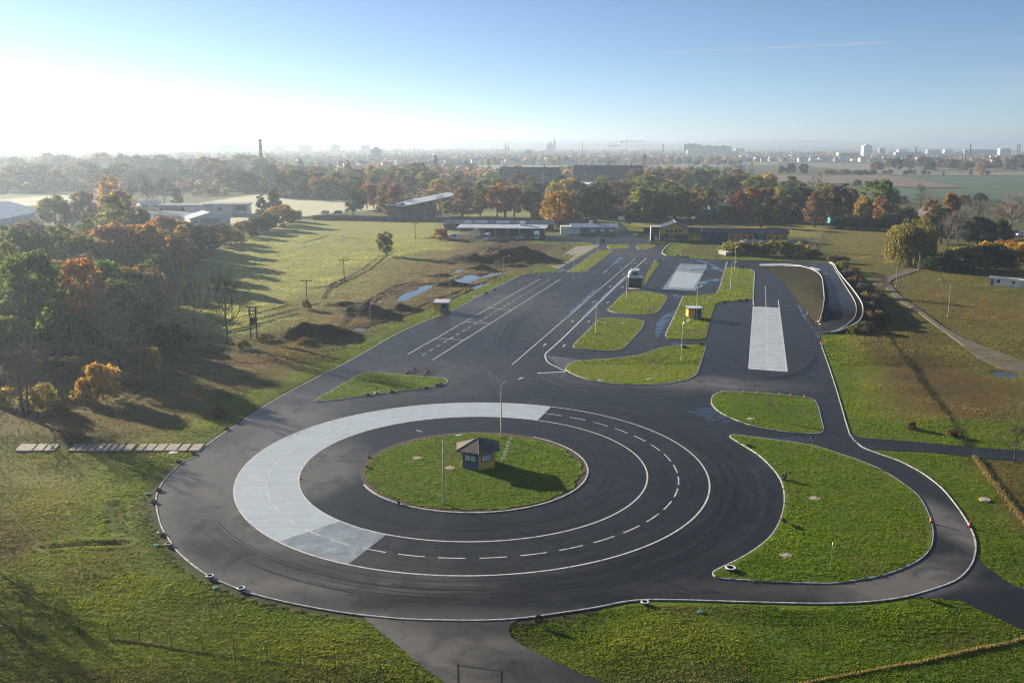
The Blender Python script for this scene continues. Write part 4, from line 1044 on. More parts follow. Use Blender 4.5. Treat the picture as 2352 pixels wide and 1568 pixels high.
A_, B_ = P(1048, 546), P(1254, 548)
t, W = frame("open_shed", "long open shed with pale lean-to roof over parked vehicles", "shed", A_, B_)
mb = MB(); mb.add([(0, 0, 4.4), (W, 0, 4.4), (W + 1.0, 8.5, 5.3), (1.2, 8.5, 5.3), (0, 0, 4.65), (W, 0, 4.65), (W + 1.0, 8.5, 5.55), (1.2, 8.5, 5.55)], [(0, 3, 2, 1), (4, 5, 6, 7), (0, 1, 5, 4), (1, 2, 6, 5), (2, 3, 7, 6), (3, 0, 4, 7)]); mb.obj("roof", M_ROOFG, t)
mb = MB(); mb.box(7.5, 10, 3, 3.3, 0, 4.5); a = mb.obj("wall", M_WHITEW, t); a["label"] = "white stub wall"
mb = MB(); mb.box(10.5, W - .5, 8, 8.2, 0, 5.0); a = mb.obj("wall", M_WOOD, t); a["label"] = "dark back wall"
for k in range(8):
    mb = MB(); mb.box(1 + k * (W - 2) / 7, 1.25 + k * (W - 2) / 7, .6, .85, -.1, 4.45); mb.obj("post", M_GALV, t)
mb = MB(); mb.box(29, 31.5, 6.5, 8.3, 5.45, 7.0); mb.obj("vent_box", M_STEELW, t)

A_, B_ = P(1019.5, 527.5), P(1272, 529)
t, W = frame("derelict_barrack", "long derelict low building with patched grey roof behind the open shed", "building", A_, B_)
mb = MB(); mb.box(0, W, 0, 8, 0, 3.0); a = mb.obj("wall", M_CONCD, t)
mb = MB(); mb.add([(-.4, -.6, 3.0), (W + .4, -.6, 3.0), (W + .4, 4, 4.6), (-.4, 4, 4.6), (W + .4, 8.6, 3.0), (-.4, 8.6, 3.0)], [(0, 1, 2, 3), (3, 2, 4, 5), (0, 3, 5), (1, 4, 2)]); rf = mb.obj("roof", M_ROOFW, t)
for x0, x1 in ((10, 14), (15.5, 22), (26, 33), (38, 41)):
    mb = MB(); mb.add([(x0, .6, 3.47), (x1, .4, 3.4), (x1 - .5, 3.2, 4.37), (x0 + .6, 3.4, 4.44)], [(0, 1, 2, 3)]); a = mb.obj("roof_patch", M_ROOFG, rf)
for k in range(14):
    window(t, 2 + k * 4.2, 3.4 + k * 4.2, 0, 1.0, 2.4)

# concrete boundary wall and timber fence along the back
def wall_run(name, label, cat, pts, h, th, mt, panel=3.0, posts=True):
    p = [Vector(q) for q in pts]; t = thing(name, label, cat, p[0])
    mb = MB(); pm = MB()
    for a, b in zip(p[:-1], p[1:]):
        d = (b - a); L = d.length; d.normalize(); s = Vector((-d.y, d.x, 0))
        k = max(1, int(L / panel))
        for i in range(k):
            u, v = a + d * L * i / k - p[0], a + d * L * (i + 1) / k - d * .02 - p[0]; hh = h + ((i * 7) % 5 - 2) * .03
            mb.prism([(u - s * th / 2).to_tuple()[:2], (v - s * th / 2).to_tuple()[:2], (v + s * th / 2).to_tuple()[:2], (u + s * th / 2).to_tuple()[:2]], -.2, hh)
            pm.prism([(u - s * th - d * .12).to_tuple()[:2], (u - s * th + d * .12).to_tuple()[:2], (u + s * th + d * .12).to_tuple()[:2], (u + s * th - d * .12).to_tuple()[:2]], -.2, h + .12)
    mb.obj("panel_run", mt, t)
    return t
wall_run("boundary_wall", "stained concrete panel wall running behind the field and the derelict building", "wall", G(0, 720, 505.5, 800, 506, 900, 508, 1020, 509.5, 1160, 511, 1290, 513, 1372, 514), 2.7, .2, M_CONCD)
wall_run("timber_fence", "dark timber fence along the orchard behind the long yellow wing", "fence", G(0, 1452, 509.5, 1520, 511, 1620, 512.5, 1770, 514, 1850, 516), 2.3, .12, M_WOOD)
mb = MB(); c = P(1160.5, 509.5); mb.box(-.7, .7, -.7, .7, 0, 6.6); mb.box(-.85, .85, -.85, .85, 6.6, 6.95); a = mb.obj("brick_pillar", M_BRICK); a.location = c; tag(a, "tall brown brick pillar standing at the concrete wall", "pillar")

def gable(name, label, cat, A, B, dpt, he, hr, wm, rm, nwin=0, storeys=1, group=None, ridge='along', wmat=None, chim=0):
    t, W = frame(name, label, cat, A, B, group)
    mb = MB()
    if ridge == 'along':
        mb.add([(0, 0, 0), (W, 0, 0), (W, dpt, 0), (0, dpt, 0), (0, 0, he), (W, 0, he), (W, dpt, he), (0, dpt, he), (0, dpt / 2, hr), (W, dpt / 2, hr)], [(0, 1, 5, 4), (2, 3, 7, 6), (1, 2, 6, 9, 5), (3, 0, 4, 8, 7)])
        mb.obj("wall", wm, t); o = min(.5, dpt * .05); mb = MB(); e = o * (hr - he) / (dpt / 2) if dpt else 0
        mb.add([(-o, -o, he - e + .02), (W + o, -o, he - e + .02), (W + o, dpt / 2, hr + .06), (-o, dpt / 2, hr + .06), (W + o, dpt + o, he - e + .02), (-o, dpt + o, he - e + .02)], [(0, 1, 2, 3), (3, 2, 4, 5)])
    else:
        mb.add([(0, 0, 0), (W, 0, 0), (W, dpt, 0), (0, dpt, 0), (0, 0, he), (W, 0, he), (W, dpt, he), (0, dpt, he), (W / 2, 0, hr), (W / 2, dpt, hr)], [(0, 1, 5, 8, 4), (2, 3, 7, 9, 6), (1, 2, 6, 5), (3, 0, 4, 7)])
        mb.obj("wall", wm, t); o = min(.6, W * .05); mb = MB(); e = o * (hr - he) / (W / 2)
        mb.add([(-o, -o, he - e + .02), (W / 2, -o, hr + .06), (W / 2, dpt + o, hr + .06), (-o, dpt + o, he - e + .02), (W + o, -o, he - e + .02), (W + o, dpt + o, he - e + .02)], [(0, 1, 2, 3), (1, 4, 5, 2)])
    rf = mb.obj("roof", rm, t)
    if chim:
        mb = MB()
        for k in range(chim):
            x = W * (k + .5) / chim; mb.box(x - .6, x + .6, dpt * .4, dpt * .55, hr - 1.0, hr + 1.6)
        mb.obj("chimney", M_BRICK, rf)
    sh = he / storeys
    for s in range(storeys):
        for k in range(nwin):
            c = W * (k + .5) / nwin; w_ = W / nwin * .28; window(t, c - w_, c + w_, 0, s * sh + sh * .3, s * sh + sh * .8)
    return t
# glazed hall running away behind the row of trees
A_, B_ = P(925, 496), P(1060, 463)
t, W = frame("glazed_hall", "long hall with pale shed roof running diagonally behind the autumn trees", "hall", A_, B_)
mb = MB(); mb.box(0, W, 0, 10, 0, 5.4); a = mb.obj("wall", M_CONCD, t)
mb = MB(); mb.add([(-1, -1, 5.5), (W + 1, -1, 5.5), (W + 1, 11, 6.3), (-1, 11, 6.3), (-1, -1, 5.9), (W + 1, -1, 5.9), (W + 1, 11, 6.7), (-1, 11, 6.7)], [(0, 3, 2, 1), (4, 5, 6, 7), (0, 1, 5, 4), (1, 2, 6, 5), (2, 3, 7, 6), (3, 0, 4, 7)]); mb.obj("roof", M_ROOFG, t)
for k in range(18): window(t, 2 + k * W / 18, 2 + (k + .75) * W / 18, 0, 2.2, 4.9)
# white flat-roofed pair and the barn at the left
A_, B_ = P(364, 494), P(470, 495)
t, W = frame("flat_roofed_house", "white flat-roofed block with dark window band beside the frosted field, left of its pair", "building", A_, B_)
mb = MB(); mb.box(0, W, 0, 14, 0, 5.6); mb.obj("wall", M_WHITEW, t); mb = MB(); mb.box(-.6, W + 2, -1.2, 14.6, 5.62, 6.1); mb.obj("roof", M_ROOFW, t)
for k in range(5): window(t, 1 + k * 3.1, 3.7 + k * 3.1, 0, 2.6, 4.9)
A_, B_ = P(471, 494), P(566, 494)
t, W = frame("flat_roofed_house", "white flat-roofed block with deep open balcony at the right end, beside the frosted field", "building", A_, B_)
mb = MB(); mb.box(0, W * .66, 0, 14, 0, 6.0); mb.obj("wall", M_WHITEW, t); mb = MB(); mb.box(W * .66 + .01, W, 4, 14, 0, 6.0); mb.obj("wall", M_WHITEW, t); mb = MB(); mb.box(-.6, W + 1, -1.6, 14.6, 6.02, 6.6); mb.obj("roof", M_ROOFW, t)
window(t, W * .3, W * .42, 0, 2.4, 4.8); window(t, W * .7, W * .97, 4, 2.4, 5.0)
mb = MB(); mb.box(W - .4, W, -1.2, -.8, 0, 6.0); mb.obj("post", M_BRICK, t)
A_, B_ = P(353, 507), P(438, 515)
t = gable("low_annexe", "low white annexe with rounded pale roof in front of the flat-roofed blocks", "building", A_, B_, 14, 4.0, 5.2, M_WHITEW, M_ROOFW, 0)
A_, B_ = P(438, 523), P(530, 519)
t = gable("white_garage", "white gabled garage with wide door in front of the flat-roofed blocks", "garage", A_, B_, 15, 4.6, 7.4, M_WHITEW, M_ROOFG, 0, ridge='across')
quad("door", M_ROOFW, t, (5, 15.5, 0, .1, 4.4), .1)
window(t, 1.4, 3.6, 0, 2.2, 3.6)
A_, B_ = P(-60, 556), P(102, 517)
t = gable("long_barn", "long pale metal barn at the left edge behind the wood", "barn", A_, B_, 34, 7.5, 12.5, M_ROOFG, M_ROOFG, 0)
for k in range(9):
    mb = MB(); mb.add([(3 + k * 7.5, -3.2, 2.6), (7.8 + k * 7.5, -3.2, 2.6), (7.8 + k * 7.5, 0, 4.2), (3 + k * 7.5, 0, 4.2), (3 + k * 7.5, -3.2, 0), (7.8 + k * 7.5, -3.2, 0)], [(0, 1, 2, 3), (4, 5, 1, 0)]); mb.obj("dormer", M_WHITEW, t)
A_, B_ = P(322, 482), P(372, 480)
gable("pale_shed", "small pale shed among the orange trees left of the flat-roofed blocks", "shed", A_, B_, 10, 4.2, 5.4, M_WHITEW, M_ROOFG, 2)
A_, B_ = P(1634, 500.5), P(1687, 499)
t = gable("roadside_house", "grey house with pale sloping roof half hidden among orange trees behind the timber fence", "house", A_, B_, 10, 4.6, 8.4, M_GREYW, M_ROOFG, 2)
A_, B_ = P(1607, 505), P(1640, 504)
gable("roadside_house", "small dark shed house at the timber fence left of the pale-roofed house", "house", A_, B_, 8, 3.4, 5.4, M_CONCD, M_ROOFW, 1)
A_, B_ = P(1304, 512.5), P(1338, 512.5)
t = gable("gatehouse", "small dark red roofed gatehouse right of the big golden tree", "house", A_, B_, 8, 3.6, 7.0, M_WOOD, M_MAROON, 1, ridge='across', chim=1)
A_, B_ = P(1421.5, 509), P(1436.5, 509)
t, W = frame("box_trailer", "white box trailer parked at the end of the gate lane", "trailer", A_, B_)
mb = MB(); mb.box(0, W, 0, 2.4, .7, 2.9); mb.obj("body", M_STEELW, t); mb = MB(); mb.box(.3, W - .3, .2, 2.2, .3, .69); mb.obj("chassis", M_DARK, t)
for x in (.8, W - .8):
    mb = MB(); mb.lathe([(0, -.1), (.34, -.1), (.36, 0), (.34, .1), (0, .1)], 12); w = mb.obj("wheel", M_RUBBER, t); w.rotation_euler = (math.pi / 2, 0, 0); w.location = (x, .1, .36)
A_, B_ = P(1479, 534.5), P(1493.5, 534.5)
gable("garden_shed", "small dark shed on the lawn left of the training centre", "shed", A_, B_, 2.5, 2.1, 2.4, M_CONCD, M_ROOFD, 0)
A_, B_ = P(1908, 513), P(1925, 513)
gable("allotment_hut", "teal roofed allotment hut under the rust trees right of the lawn", "hut", A_, B_, 5, 2.6, 3.6, M_TEAL, M_TEAL, 0)
A_, B_ = P(1926, 513), P(1944, 513)
gable("allotment_hut", "dark red allotment hut with pale roof edge right of the teal hut", "hut", A_, B_, 5, 2.6, 3.2, M_MAROON, M_COVER, 0)
A_, B_ = P(1958, 514), P(1986, 514)
gable("allotment_hut", "dark red allotment hut with white and blue roof between rust and yellow trees", "hut", A_, B_, 6, 3.0, 4.4, M_MAROON, simple("blue_white_roof", (.35, .48, .58), .5, var=.5, scale=.8), 0)
A_, B_ = P(2106, 502), P(2124, 508)
gable("steep_cottage", "dark cottage with white edged steep purple roof among shrubs on the right", "house", A_, B_, 7, 4.0, 8.0, M_WOOD, simple("purple_slate", (.07, .05, .075), .7, var=.2), 0)
A_, B_ = P(2270, 655), P(2300, 659)
t = gable("site_cabin", "long white site cabin with flat roof on the meadow at the right edge", "cabin", A_, (P(2375, 664)), 3.2, 2.5, 2.75, M_WHITEW, M_ROOFW, 0)
window(t, 2.2, 3.1, 0, 1.0, 1.9); window(t, 6.4, 7.2, 0, 1.1, 1.9)
quad("door", M_GREYW, t, (.5, 1.4, 0, .1, 2.1)); 
mb = MB(); mb.box(8.2, 14, -2.2, -.05, 2.45, 2.6); mb.box(8.3, 8.45, -2.1, -1.95, 0, 2.45); mb.obj("porch", M_STEELW, t)
A_, B_ = P(1650, 583), P(1667, 588)
t = gable("pump_house", "small flat white-roofed pump house in the dark hollow below the golden bushes", "hut", A_, B_, 2.6, 1.4, 1.55, M_CONC, M_STEELW, 0)

# ------------------------------------------------------------------ lamp posts, poles, signs
def lamp(base, top, arms, label, group="lamp posts of the training ground", z0=.15, conc=False, r=.065):
    b = P(*base, z0); h = height_at(top[0], top[1], b[1]) - z0
    t = thing("street_lamp", label, "street lamp", b, 0, group)
    dx = P(top[0], top[1], 0) and (ray(*top).x / ray(*top).y * b[1] - b[0]) if conc else 0
    mb = MB(); mb.tube([(0, 0, -.1), (dx * .5, 0, h * .5), (dx, 0, h)], [r * 1.35, r * 1.05, r * .75], 8); mb.obj("pole", M_CONC if conc else M_GALV, t)
    mb = MB(); mb.lathe([(r * 2.2, 0), (r * 2.2, .12), (r * 1.5, .6), (r * 1.4, .62)], 10); mb.obj("base_sleeve", M_CONC if conc else M_GALV, t)
    for ax, ay, az in arms:
        e = Vector((dx + ax, ay, h + az)); s = Vector((dx, 0, h))
        mb = MB(); mb.tube([s - Vector((0, 0, .1)), s.lerp(e, .25) + Vector((0, 0, abs(az) * .5 + .12)), e], [r * .75, r * .6, r * .5], 6); am = mb.obj("arm", M_CONC if conc else M_GALV, t)
        d = (e - s).normalized(); n2 = Vector((-d.y, d.x, 0))
        if n2.length < .1: n2 = Vector((0, 1, 0))
        n2.normalize(); mb = MB(); q = [e - d * .1 - n2 * .1, e - d * .1 + n2 * .1, e + d * .55 + n2 * .13, e + d * .62, e + d * .55 - n2 * .13]
        mb.add([tuple(v) for v in q] + [tuple(v + Vector((0, 0, .13))) for v in q], [(4, 3, 2, 1, 0), (5, 6, 7, 8, 9)] + [(i, (i + 1) % 5, 5 + (i + 1) % 5, 5 + i) for i in range(5)]); mb.obj("lamp_head", M_STEELW, am)
    return t
lamp((1019, 1157), (1019, 1006), [(-2.6, .8, .45), (1.6, .3, .15)], "double-armed lamp post at the front of the round island, left of the kiosk", r=.075)
lamp((1151, 1006), (1152.3, 884), [(-1.5, .6, 1.35), (2.6, .9, .6)], "double-armed lamp post at the back of the round island behind the kiosk", r=.075)
for (b, tp, ar, lb) in (
  ((852, 787), (850, 702), [(1.9, .2, .6)], "lamp post with curved arm on the left verge near the dark soil heap"),
  ((1034, 704), (1034, 641), [(1.2, .3, .4)], "lamp post on the left verge just behind the yellow hut"),
  ((1156, 644), (1156, 592), [(1.6, .3, .5)], "lamp post on the left verge between the puddles and the cones"),
  ((1318.7, 627), (1319.4, 570), [(.8, .5, .3)], "lamp post at the near end of the long thin grass island"),
  ((1371.7, 588.5), (1372.7, 543), [(1.5, .2, .4)], "lamp post at the far end of the long thin grass island"),
  ((1438.8, 689), (1440, 622), [(-1.5, .3, .5)], "lamp post on the island in front of the control tower"),
  ((1368.4, 767), (1370, 689), [(-1.6, .3, .5)], "lamp post on the rounded island with two covers"),
  ((1564.6, 828), (1567, 744), [(.9, .3, .5)], "lamp post on the big lobed island by the wet crossing"),
  ((1598.9, 734), (1600.5, 662), [(.7, .2, .3)], "lamp post standing right in front of the roof of the right hut"),
  ((1677.6, 666), (1680.6, 606), [(1.1, .3, .4)], "lamp post at the middle of the right lawn strip"),
  ((1687.3, 618), (1689.3, 569), [(.5, .2, .2)], "lamp post at the far end of the right lawn strip")):
    lamp(b, tp, ar, lb)
lamp((2177.8, 728), (2185, 650), [(-2.6, .3, .6)], "concrete lamp post standing alone in the right meadow near the white cabin", "old concrete lamp posts", 0, True, .13)
lamp((2058.7, 659.5), (2062, 600), [(-2.4, .3, .5)], "concrete lamp post at the bend of the dirt path", "old concrete lamp posts", 0, True, .13)
lamp((2108.7, 623), (2113.8, 580), [(-3.0, .3, .5)], "concrete lamp post in front of the willow", "old concrete lamp posts", 0, True, .13)
def upole(base, top, label, cross=True, r=.14):
    b = P(*base); h = height_at(top[0], top[1], b[1])
    t = thing("utility_pole", label, "utility pole", b, 0, "wooden power poles on the field")
    mb = MB(); mb.tube([(0, 0, -.2), (0, 0, h)], [r, r * .75], 8); mb.obj("pole", M_WOOD, t)
    if cross:
        mb = MB(); mb.box(-1.5, 1.5, -.07, .07, h - .55, h - .38); a = mb.obj("crossarm", M_WOOD, t)
        for x in (-1.4, -.75, .75, 1.4):
            mb = MB(); mb.lathe([(.03, h - .38), (.09, h - .3), (.05, h - .2), (.1, h - .1), (.02, h)], 8); q_ = mb.obj("insulator", M_RUBBER, a); q_.location.x = x
upole((705.7, 706), (701, 641), "wooden power pole with insulator crossarm in a tuft of scrub")
upole((791, 652), (790, 595), "wooden power pole with crossarm in the open middle of the field")
upole((890, 589), (890, 556), "plain short pole right under the round tree in the field", False)
upole((954, 548.7), (952.5, 512), "wooden power pole near the far end of the field")
upole((2112, 418), (2114, 386), "slim wooden pole beyond the bare trees on the right", False, .2)
# transformer on an H-frame
b = P(584, 781); h = height_at(582, 704, b[1]); t = thing("pole_transformer", "dark transformer on a tall timber H-frame beside the bare trees", "transformer", b, math.radians(-12))
for x in (-.75, .75):
    mb = MB(); mb.tube([(x, 0, -.2), (x * .9, 0, h)], [.17, .13], 8); mb.obj("leg", M_WOOD, t)
mb = MB(); mb.box(-1.2, 1.2, -.5, .6, h * .48, h * .5)
for z in (.12, .3): mb.tube([(-.74, 0, h * z), (.72, 0, h * (z + .15))], .05, 5)
mb.obj("platform", M_WOOD, t)
mb = MB(); mb.box(-.5, .75, -.45, .45, h * .501, h * .68)
for k in range(6): mb.box(-.62 + .02, -.5, -.4 + k * .14, -.34 + k * .14, h * .52, h * .66)
a = mb.obj("tank", M_DARK, t)
for x in (-.3, .1, .5):
    mb = MB(); mb.lathe([(.05, h * .68), (.1, h * .7), (.06, h * .73), (.1, h * .76), (.03, h * .8)], 8); q_ = mb.obj("insulator", M_RUBBER, a); q_.location.x = x
mb = MB(); mb.box(-1.6, 1.6, -.08, .08, h - .2, h); mb.box(-1.1, 1.1, -.08, .08, h * .86, h * .89)
for x in (-1, -.5, 0, .5, 1): mb.tube([(x, 0, h * .78), (x, 0, h * .98)], .05, 5)
mb.obj("crossarm", M_WOOD, t)
def sign(base, top, label, shape):
    b = P(*base, .17); h = height_at(top[0], top[1], b[1]) - .17
    t = thing("traffic_sign", label, "sign", b, 0)
    mb = MB(); mb.tube([(0, 0, -.1), (0, 0, h)], .035, 8); mb.obj("pole", M_GALV, t)
    mb = MB()
    if shape == 'round':
        mb.lathe([(0, -.015), (.32, -.015), (.34, 0), (.32, .015), (0, .015)], 20); o = mb.obj("sign_plate", M_GALV, t); o.rotation_euler = (math.pi / 2, 0, math.radians(68)); o.location = (0, 0, h - .35)
    else:
        mb.box(-.2, .2, -.12, .12, h - .35, h); mb.box(-.12, .12, -.15, -.121, h - .28, h - .08); mb.obj("sign_box", M_DARK, t)
sign((1907.5, 1306), (1908, 1243), "round traffic sign seen edge-on standing on the big teardrop lawn", 'round')
sign((1863.5, 1043), (1864.5, 1002), "thin pole with small black box at the top edge of the teardrop lawn", 'box')
sign((743, 846), (742, 816), "thin pole with small black box on the left verge before the triangle island", 'box')

# ------------------------------------------------------------------ cones, tyres, covers
def cone_proto(h=.72, mt=None):
    t = thing("traffic_cone", "x", "traffic cone")
    mb = MB(); mb.box(-.2, .2, -.2, .2, 0, .04); mb.obj("base", M_RUBBER if mt is None else mt, t)
    mb = MB(); mb.lathe([(.15, .041), (.115, h * .35), (.075, h * .6), (.035, h), (0, h)], 14); b = mb.obj("body", mt or M_RED, t)
    mb = MB(); mb.lathe([(.121, h * .36), (.098, h * .5)], 14); mb.obj("band", M_STEELW, b)
    return t
protoC = cone_proto(); usedC = [False]
def cone(pt, label, z=.06, s=1.0, fallen=None, group="red cones on the tracks"):
    c = protoC if not usedC[0] else copy_tree(protoC); usedC[0] = True
    p = P(*pt, z); c.location = p; c.scale = (s,) * 3
    c.rotation_euler = (math.radians(84), 0, fallen) if fallen is not None else (0, 0, random.Random(pt[0]).uniform(0, 3))
    if fallen is not None: c.location.z = z + .19 * s
    c["label"] = label; c["group"] = group
    return c
cone(D(6, 1708, 462)[0], "big red and white cone on the inner kerb of the right bend", .13, 1.15)
cone(D(6, 1973, 492)[0], "big red and white cone on the outer kerb of the right bend", .13, 1.15)
for i, q_ in enumerate(D(1, 510, 973, 495, 986, 470, 997, 455, 1008, 488, 1009)):
    cone(q_, f"{nth(i)} fallen red cone from the back, left line by the triangle island" if i else "farthest fallen red cone in the left line by the triangle island", .06, 1.05, .8 + i * .9)
for i, q_ in enumerate(D(1, 625, 986, 605, 997, 590, 1005, 575, 1019)):
    cone(q_, f"{nth(i)} fallen red cone from the back, right line by the triangle island" if i else "farthest fallen red cone in the right line by the triangle island", .06, 1.05, 2.1 + i * 1.1)
cone(D(1, 540, 1012)[0], "small pale cone standing on the kerb of the triangle island", .15, .8)
for i, q_ in enumerate(D(2, 272, 1135, 418, 1134, 513, 1142, 668, 1154, 743, 1160, 838, 1170)):
    cone(q_, f"{nth(i)} cone from the left on the back kerb of the small tree island" if i else "leftmost cone along the back kerb of the small tree island", .15, 1.0)
CL_ = 'in the red cone scatter at the far lane end'
for i, q_ in enumerate(D(1, 1215, 402, 1230, 393, 1246, 384, 1268, 402, 1278, 371, 1303, 385, 1255, 336, 1270, 329, 1320, 325, 1335, 331, 1357, 341, 1372, 331, 1368, 350)):
    cone(q_, f"{nth(i)} cone from the front {CL_}" if i else f"frontmost cone {CL_}", .06, 1.15, (i * 1.3) if i % 3 == 0 else None)
for i, q_ in enumerate(D(1, 568, 806, 660, 754, 745, 710, 812, 671, 865, 643, 948, 593, 1043, 541, 1118, 496)):
    cone(q_, f"{nth(i)} from the front of the small cones along the left braking lane line" if i else "nearest small cone along the left braking lane line", .06, .75)
for q_, lb in zip(D(1, 1738, 320, 1840, 324, 1895, 196, 1982, 202), ("cone at the near left corner of the wet strip", "cone at the near right corner of the wet strip", "cone at the far left corner of the wet strip", "cone at the far right corner of the wet strip")):
    cone(q_, "red " + lb, .06, 1.1)
cone(D(5, 190, 14)[0], "red cone at the left soil rim of the round island", .15, 1.1)
cone(D(5, 176, 86)[0], "fallen red cone on the left soil rim of the round island", .14, 1.0, 1.0)
cone(D(5, 395, 334)[0], "fallen red cone on the front soil rim of the round island", .14, 1.0, 2.5)
cone(D(4, 2070, 162)[0], "dark red cone on the inner ring line beside the pale surface", .06, .7)
for q_, lb in zip(D(2, 858, 603, 920, 655, 950, 803, 960, 815), ("orange and white marker halfway along the hill foot", "orange and white marker at the tip of the hill", "left orange and white marker on the right track edge", "right orange and white marker on the right track edge")):
    c = cone(q_, lb, .1, 1.3, None, "orange and white markers by the hill")
def tyre_mesh(mt_top):
    mb = MB(); R, r = .42, .26
    prof = [(r, .02), (R * .9, 0), (R, .06), (R, .2), (R * .9, .25), (r, .23), (r + .03, .12), (r, .02)]
    mb.lathe(prof, 20)
    for i in range(len(mb.m)): mb.m[i] = 1 if (i // 20) in (3, 4) else 0
    return mb.mesh("tyre", [M_RUBBER, mt_top], False)
TY = {'dark': tyre_mesh(M_RUBBER), 'white': tyre_mesh(M_STEELW), 'cream': tyre_mesh(simple("cream_paint", (.55, .5, .36), .6)), 'red': tyre_mesh(M_RED)}
def tyre(pt, col, label, z=.12, s=.95, tilt=0):
    o = link("tyre", TY[col]); p = P(*pt, z); o.location = p; o.scale = (s,) * 3; o.rotation_euler = (tilt, 0, pt[0])
    if tilt: o.location.z += .35
    return tag(o, label, "tyre", "old tyres along the track edges")
tyre(D(4, 1108, 537)[0], 'cream', "cream topped tyre on the left outer edge, above another cream tyre"); tyre(D(4, 1160, 617)[0], 'cream', "cream topped tyre on the left outer edge, beside a green cover")
tyre(D(4, 1445, 838)[0], 'white', "white topped tyre on the lower left outer edge, beside a green cover"); tyre(D(4, 1660, 922)[0], 'white', "white topped tyre on the lower left outer edge, the lowest of that side")
tyre(D(4, 1092, 240)[0], 'dark', "dark tyre on the left outer edge, topmost beside the ring"); tyre(D(4, 1057, 322)[0], 'dark', "dark tyre on the left outer edge at the widest point of the ring")
tyre(D(4, 1232, 48)[0], 'dark', "dark tyre below the slab path at the track edge"); tyre(D(3, 1330, 1555)[0], 'dark', "dark tyre at the end of the slab path")
tyre(D(3, 1635, 1345)[0], 'dark', "dark tyre on the left verge, upper of two above the slab path"); tyre(D(3, 1562, 1387)[0], 'dark', "dark tyre on the left verge, lower of two above the slab path")
tyre(D(5, 2090, 1018)[0], 'white', "white topped tyre on the lower verge left of the green cover"); tyre(D(5, 1360, 1152)[0], 'dark', "dark tyre leaning beside the bottom exit road", tilt=.9)
tyre(D(6, 328, 787)[0], 'white', "white tyre at the pointed tip of the teardrop lawn", .18, 1.3)
tyre(D(6, 700, 165)[0], 'dark', "dark tyre on the left edge of the teardrop lawn", .18, 1.2, 1.1); tyre(D(6, 690, 470)[0], 'red', "red tyre on the left edge of the teardrop lawn", .18, 1.0, .5)
tyre(D(2, 455, 1503)[0], 'dark', "dark tyre lying near the top tip of the teardrop lawn", .18)
for i, q_ in enumerate(D(1, 185, 1152, 245, 1140, 350, 1132, 585, 1105, 660, 1086, 685, 1080)):
    tyre(q_, 'dark' if i != 1 else 'white', f"{nth(i)} tyre from the left on the front kerb of the triangle island" if i else "leftmost tyre along the front kerb of the triangle island", .15)
for i, x in enumerate(range(1052, 1245, 24)):
    tyre(D(12, x, 787 + (x - 1052) * .09)[0], 'white' if i % 3 != 2 else 'dark', f"{nth(i)} tyre in the white tyre row at the rim of the far lawn" if i else "leftmost tyre in the white tyre row at the rim of the far lawn", .1, 1.1, 1.3)
for q_, lb in zip(D(2, 285, 513, 395, 504, 440, 499, 125, 806, 8, 824), ("left of three along the booth lawn corner", "middle of three along the booth lawn corner", "right of three along the booth lawn corner", "at the right mouth of the wet crossing", "on the lobed island by the lamp post")):
    tyre(q_, 'dark', "dark tyre " + lb, .2, 1.3)
for q_, lb in zip(D(11, 1885, 695, 1460, 862, 930, 1256, 820, 1298, 1855, 614), ("on the grass left of the gravel strip", "on the grass right of the big earth mound", "upper of two at the left track edge by the puddles", "lower of two at the left track edge by the puddles", "at the far edge of the grass by the yard")):
    tyre(q_, 'dark', "dark tyre " + lb, .25, 1.5, 1.2 if 'grass' in lb else 0)
for q_, lb, c_ in zip(D(1, 2165, 240, 2190, 238), ("black and white tyre at the far tip of the thin stony island", "dark tyre at the far tip of the thin stony island"), ('white', 'dark')): tyre(q_, c_, lb, .2, 1.4, .4)
for q_, lb in zip(D(12, 1960, 950, 1995, 948), ("cream topped tyre, left of two at the far end of the right lawn strip", "cream topped tyre, right of two at the far end of the right lawn strip")): tyre(q_, 'cream', lb, .2, 1.4, .9)
def cover(pt, label, mt=None, r=.64, z=.17):
    mb = MB(); mb.lathe([(0, .05), (r, .05), (r, -.12)], 24); mb.lathe([(0, .09), (r * .45, .09), (r * .45, .05)], 16)
    mb.f = [f[::-1] for f in mb.f]
    o = mb.obj("manhole_cover", mt or M_COVER); o.location = P(*pt, z); return tag(o, label, "manhole cover", "covers in the lawns")
for q_, lb in zip(D(5, 520, 20, 750, 86) + D(6, 910, 295, 707, 687, 2078, 302) + D(1, 1812, 656, 1935, 660, 2065, 475, 1785, 1050, 2120, 1042) + D(2, 470, 1316, 400, 462, 185, 480, 50, 692),
   ("at the left of the round island", "beside the kiosk wall and the front lamp", "at the upper left of the teardrop lawn", "at the lower left of the teardrop lawn", "on the grass beyond the right bend",
    "left of two on the rounded middle island", "right of two on the rounded middle island", "on the island in front of the control tower", "pale, on the lobed island above the faint stop line", "right one at the front of the lobed island",
    "on the small tree island", "on the right lawn strip nearest the lane", "on the right lawn strip behind the hut", "in front of the right hut")):
    cover(q_, "round concrete cover " + lb, z=.02 if "beyond the right bend" in lb else .17)
cover(D(1, 915, 473)[0], "round concrete cover on the verge between hut and puddles", z=.05); cover(D(3, 1193, 1547)[0], "pale round cover just below the slab path", M_STEELW, .6, .1)
for q_, lb in zip(D(4, 1013, 262, 1077, 617, 1480, 910) + D(6, 120, 1075), ("on the left lawn above the cream tyres", "on the left lawn beside the lower cream tyre", "on the lower left lawn between two white tyres", "on the front lawn right of the exit road")):
    cover(q_, "small green cover " + lb, M_COVERG, .3, .1)

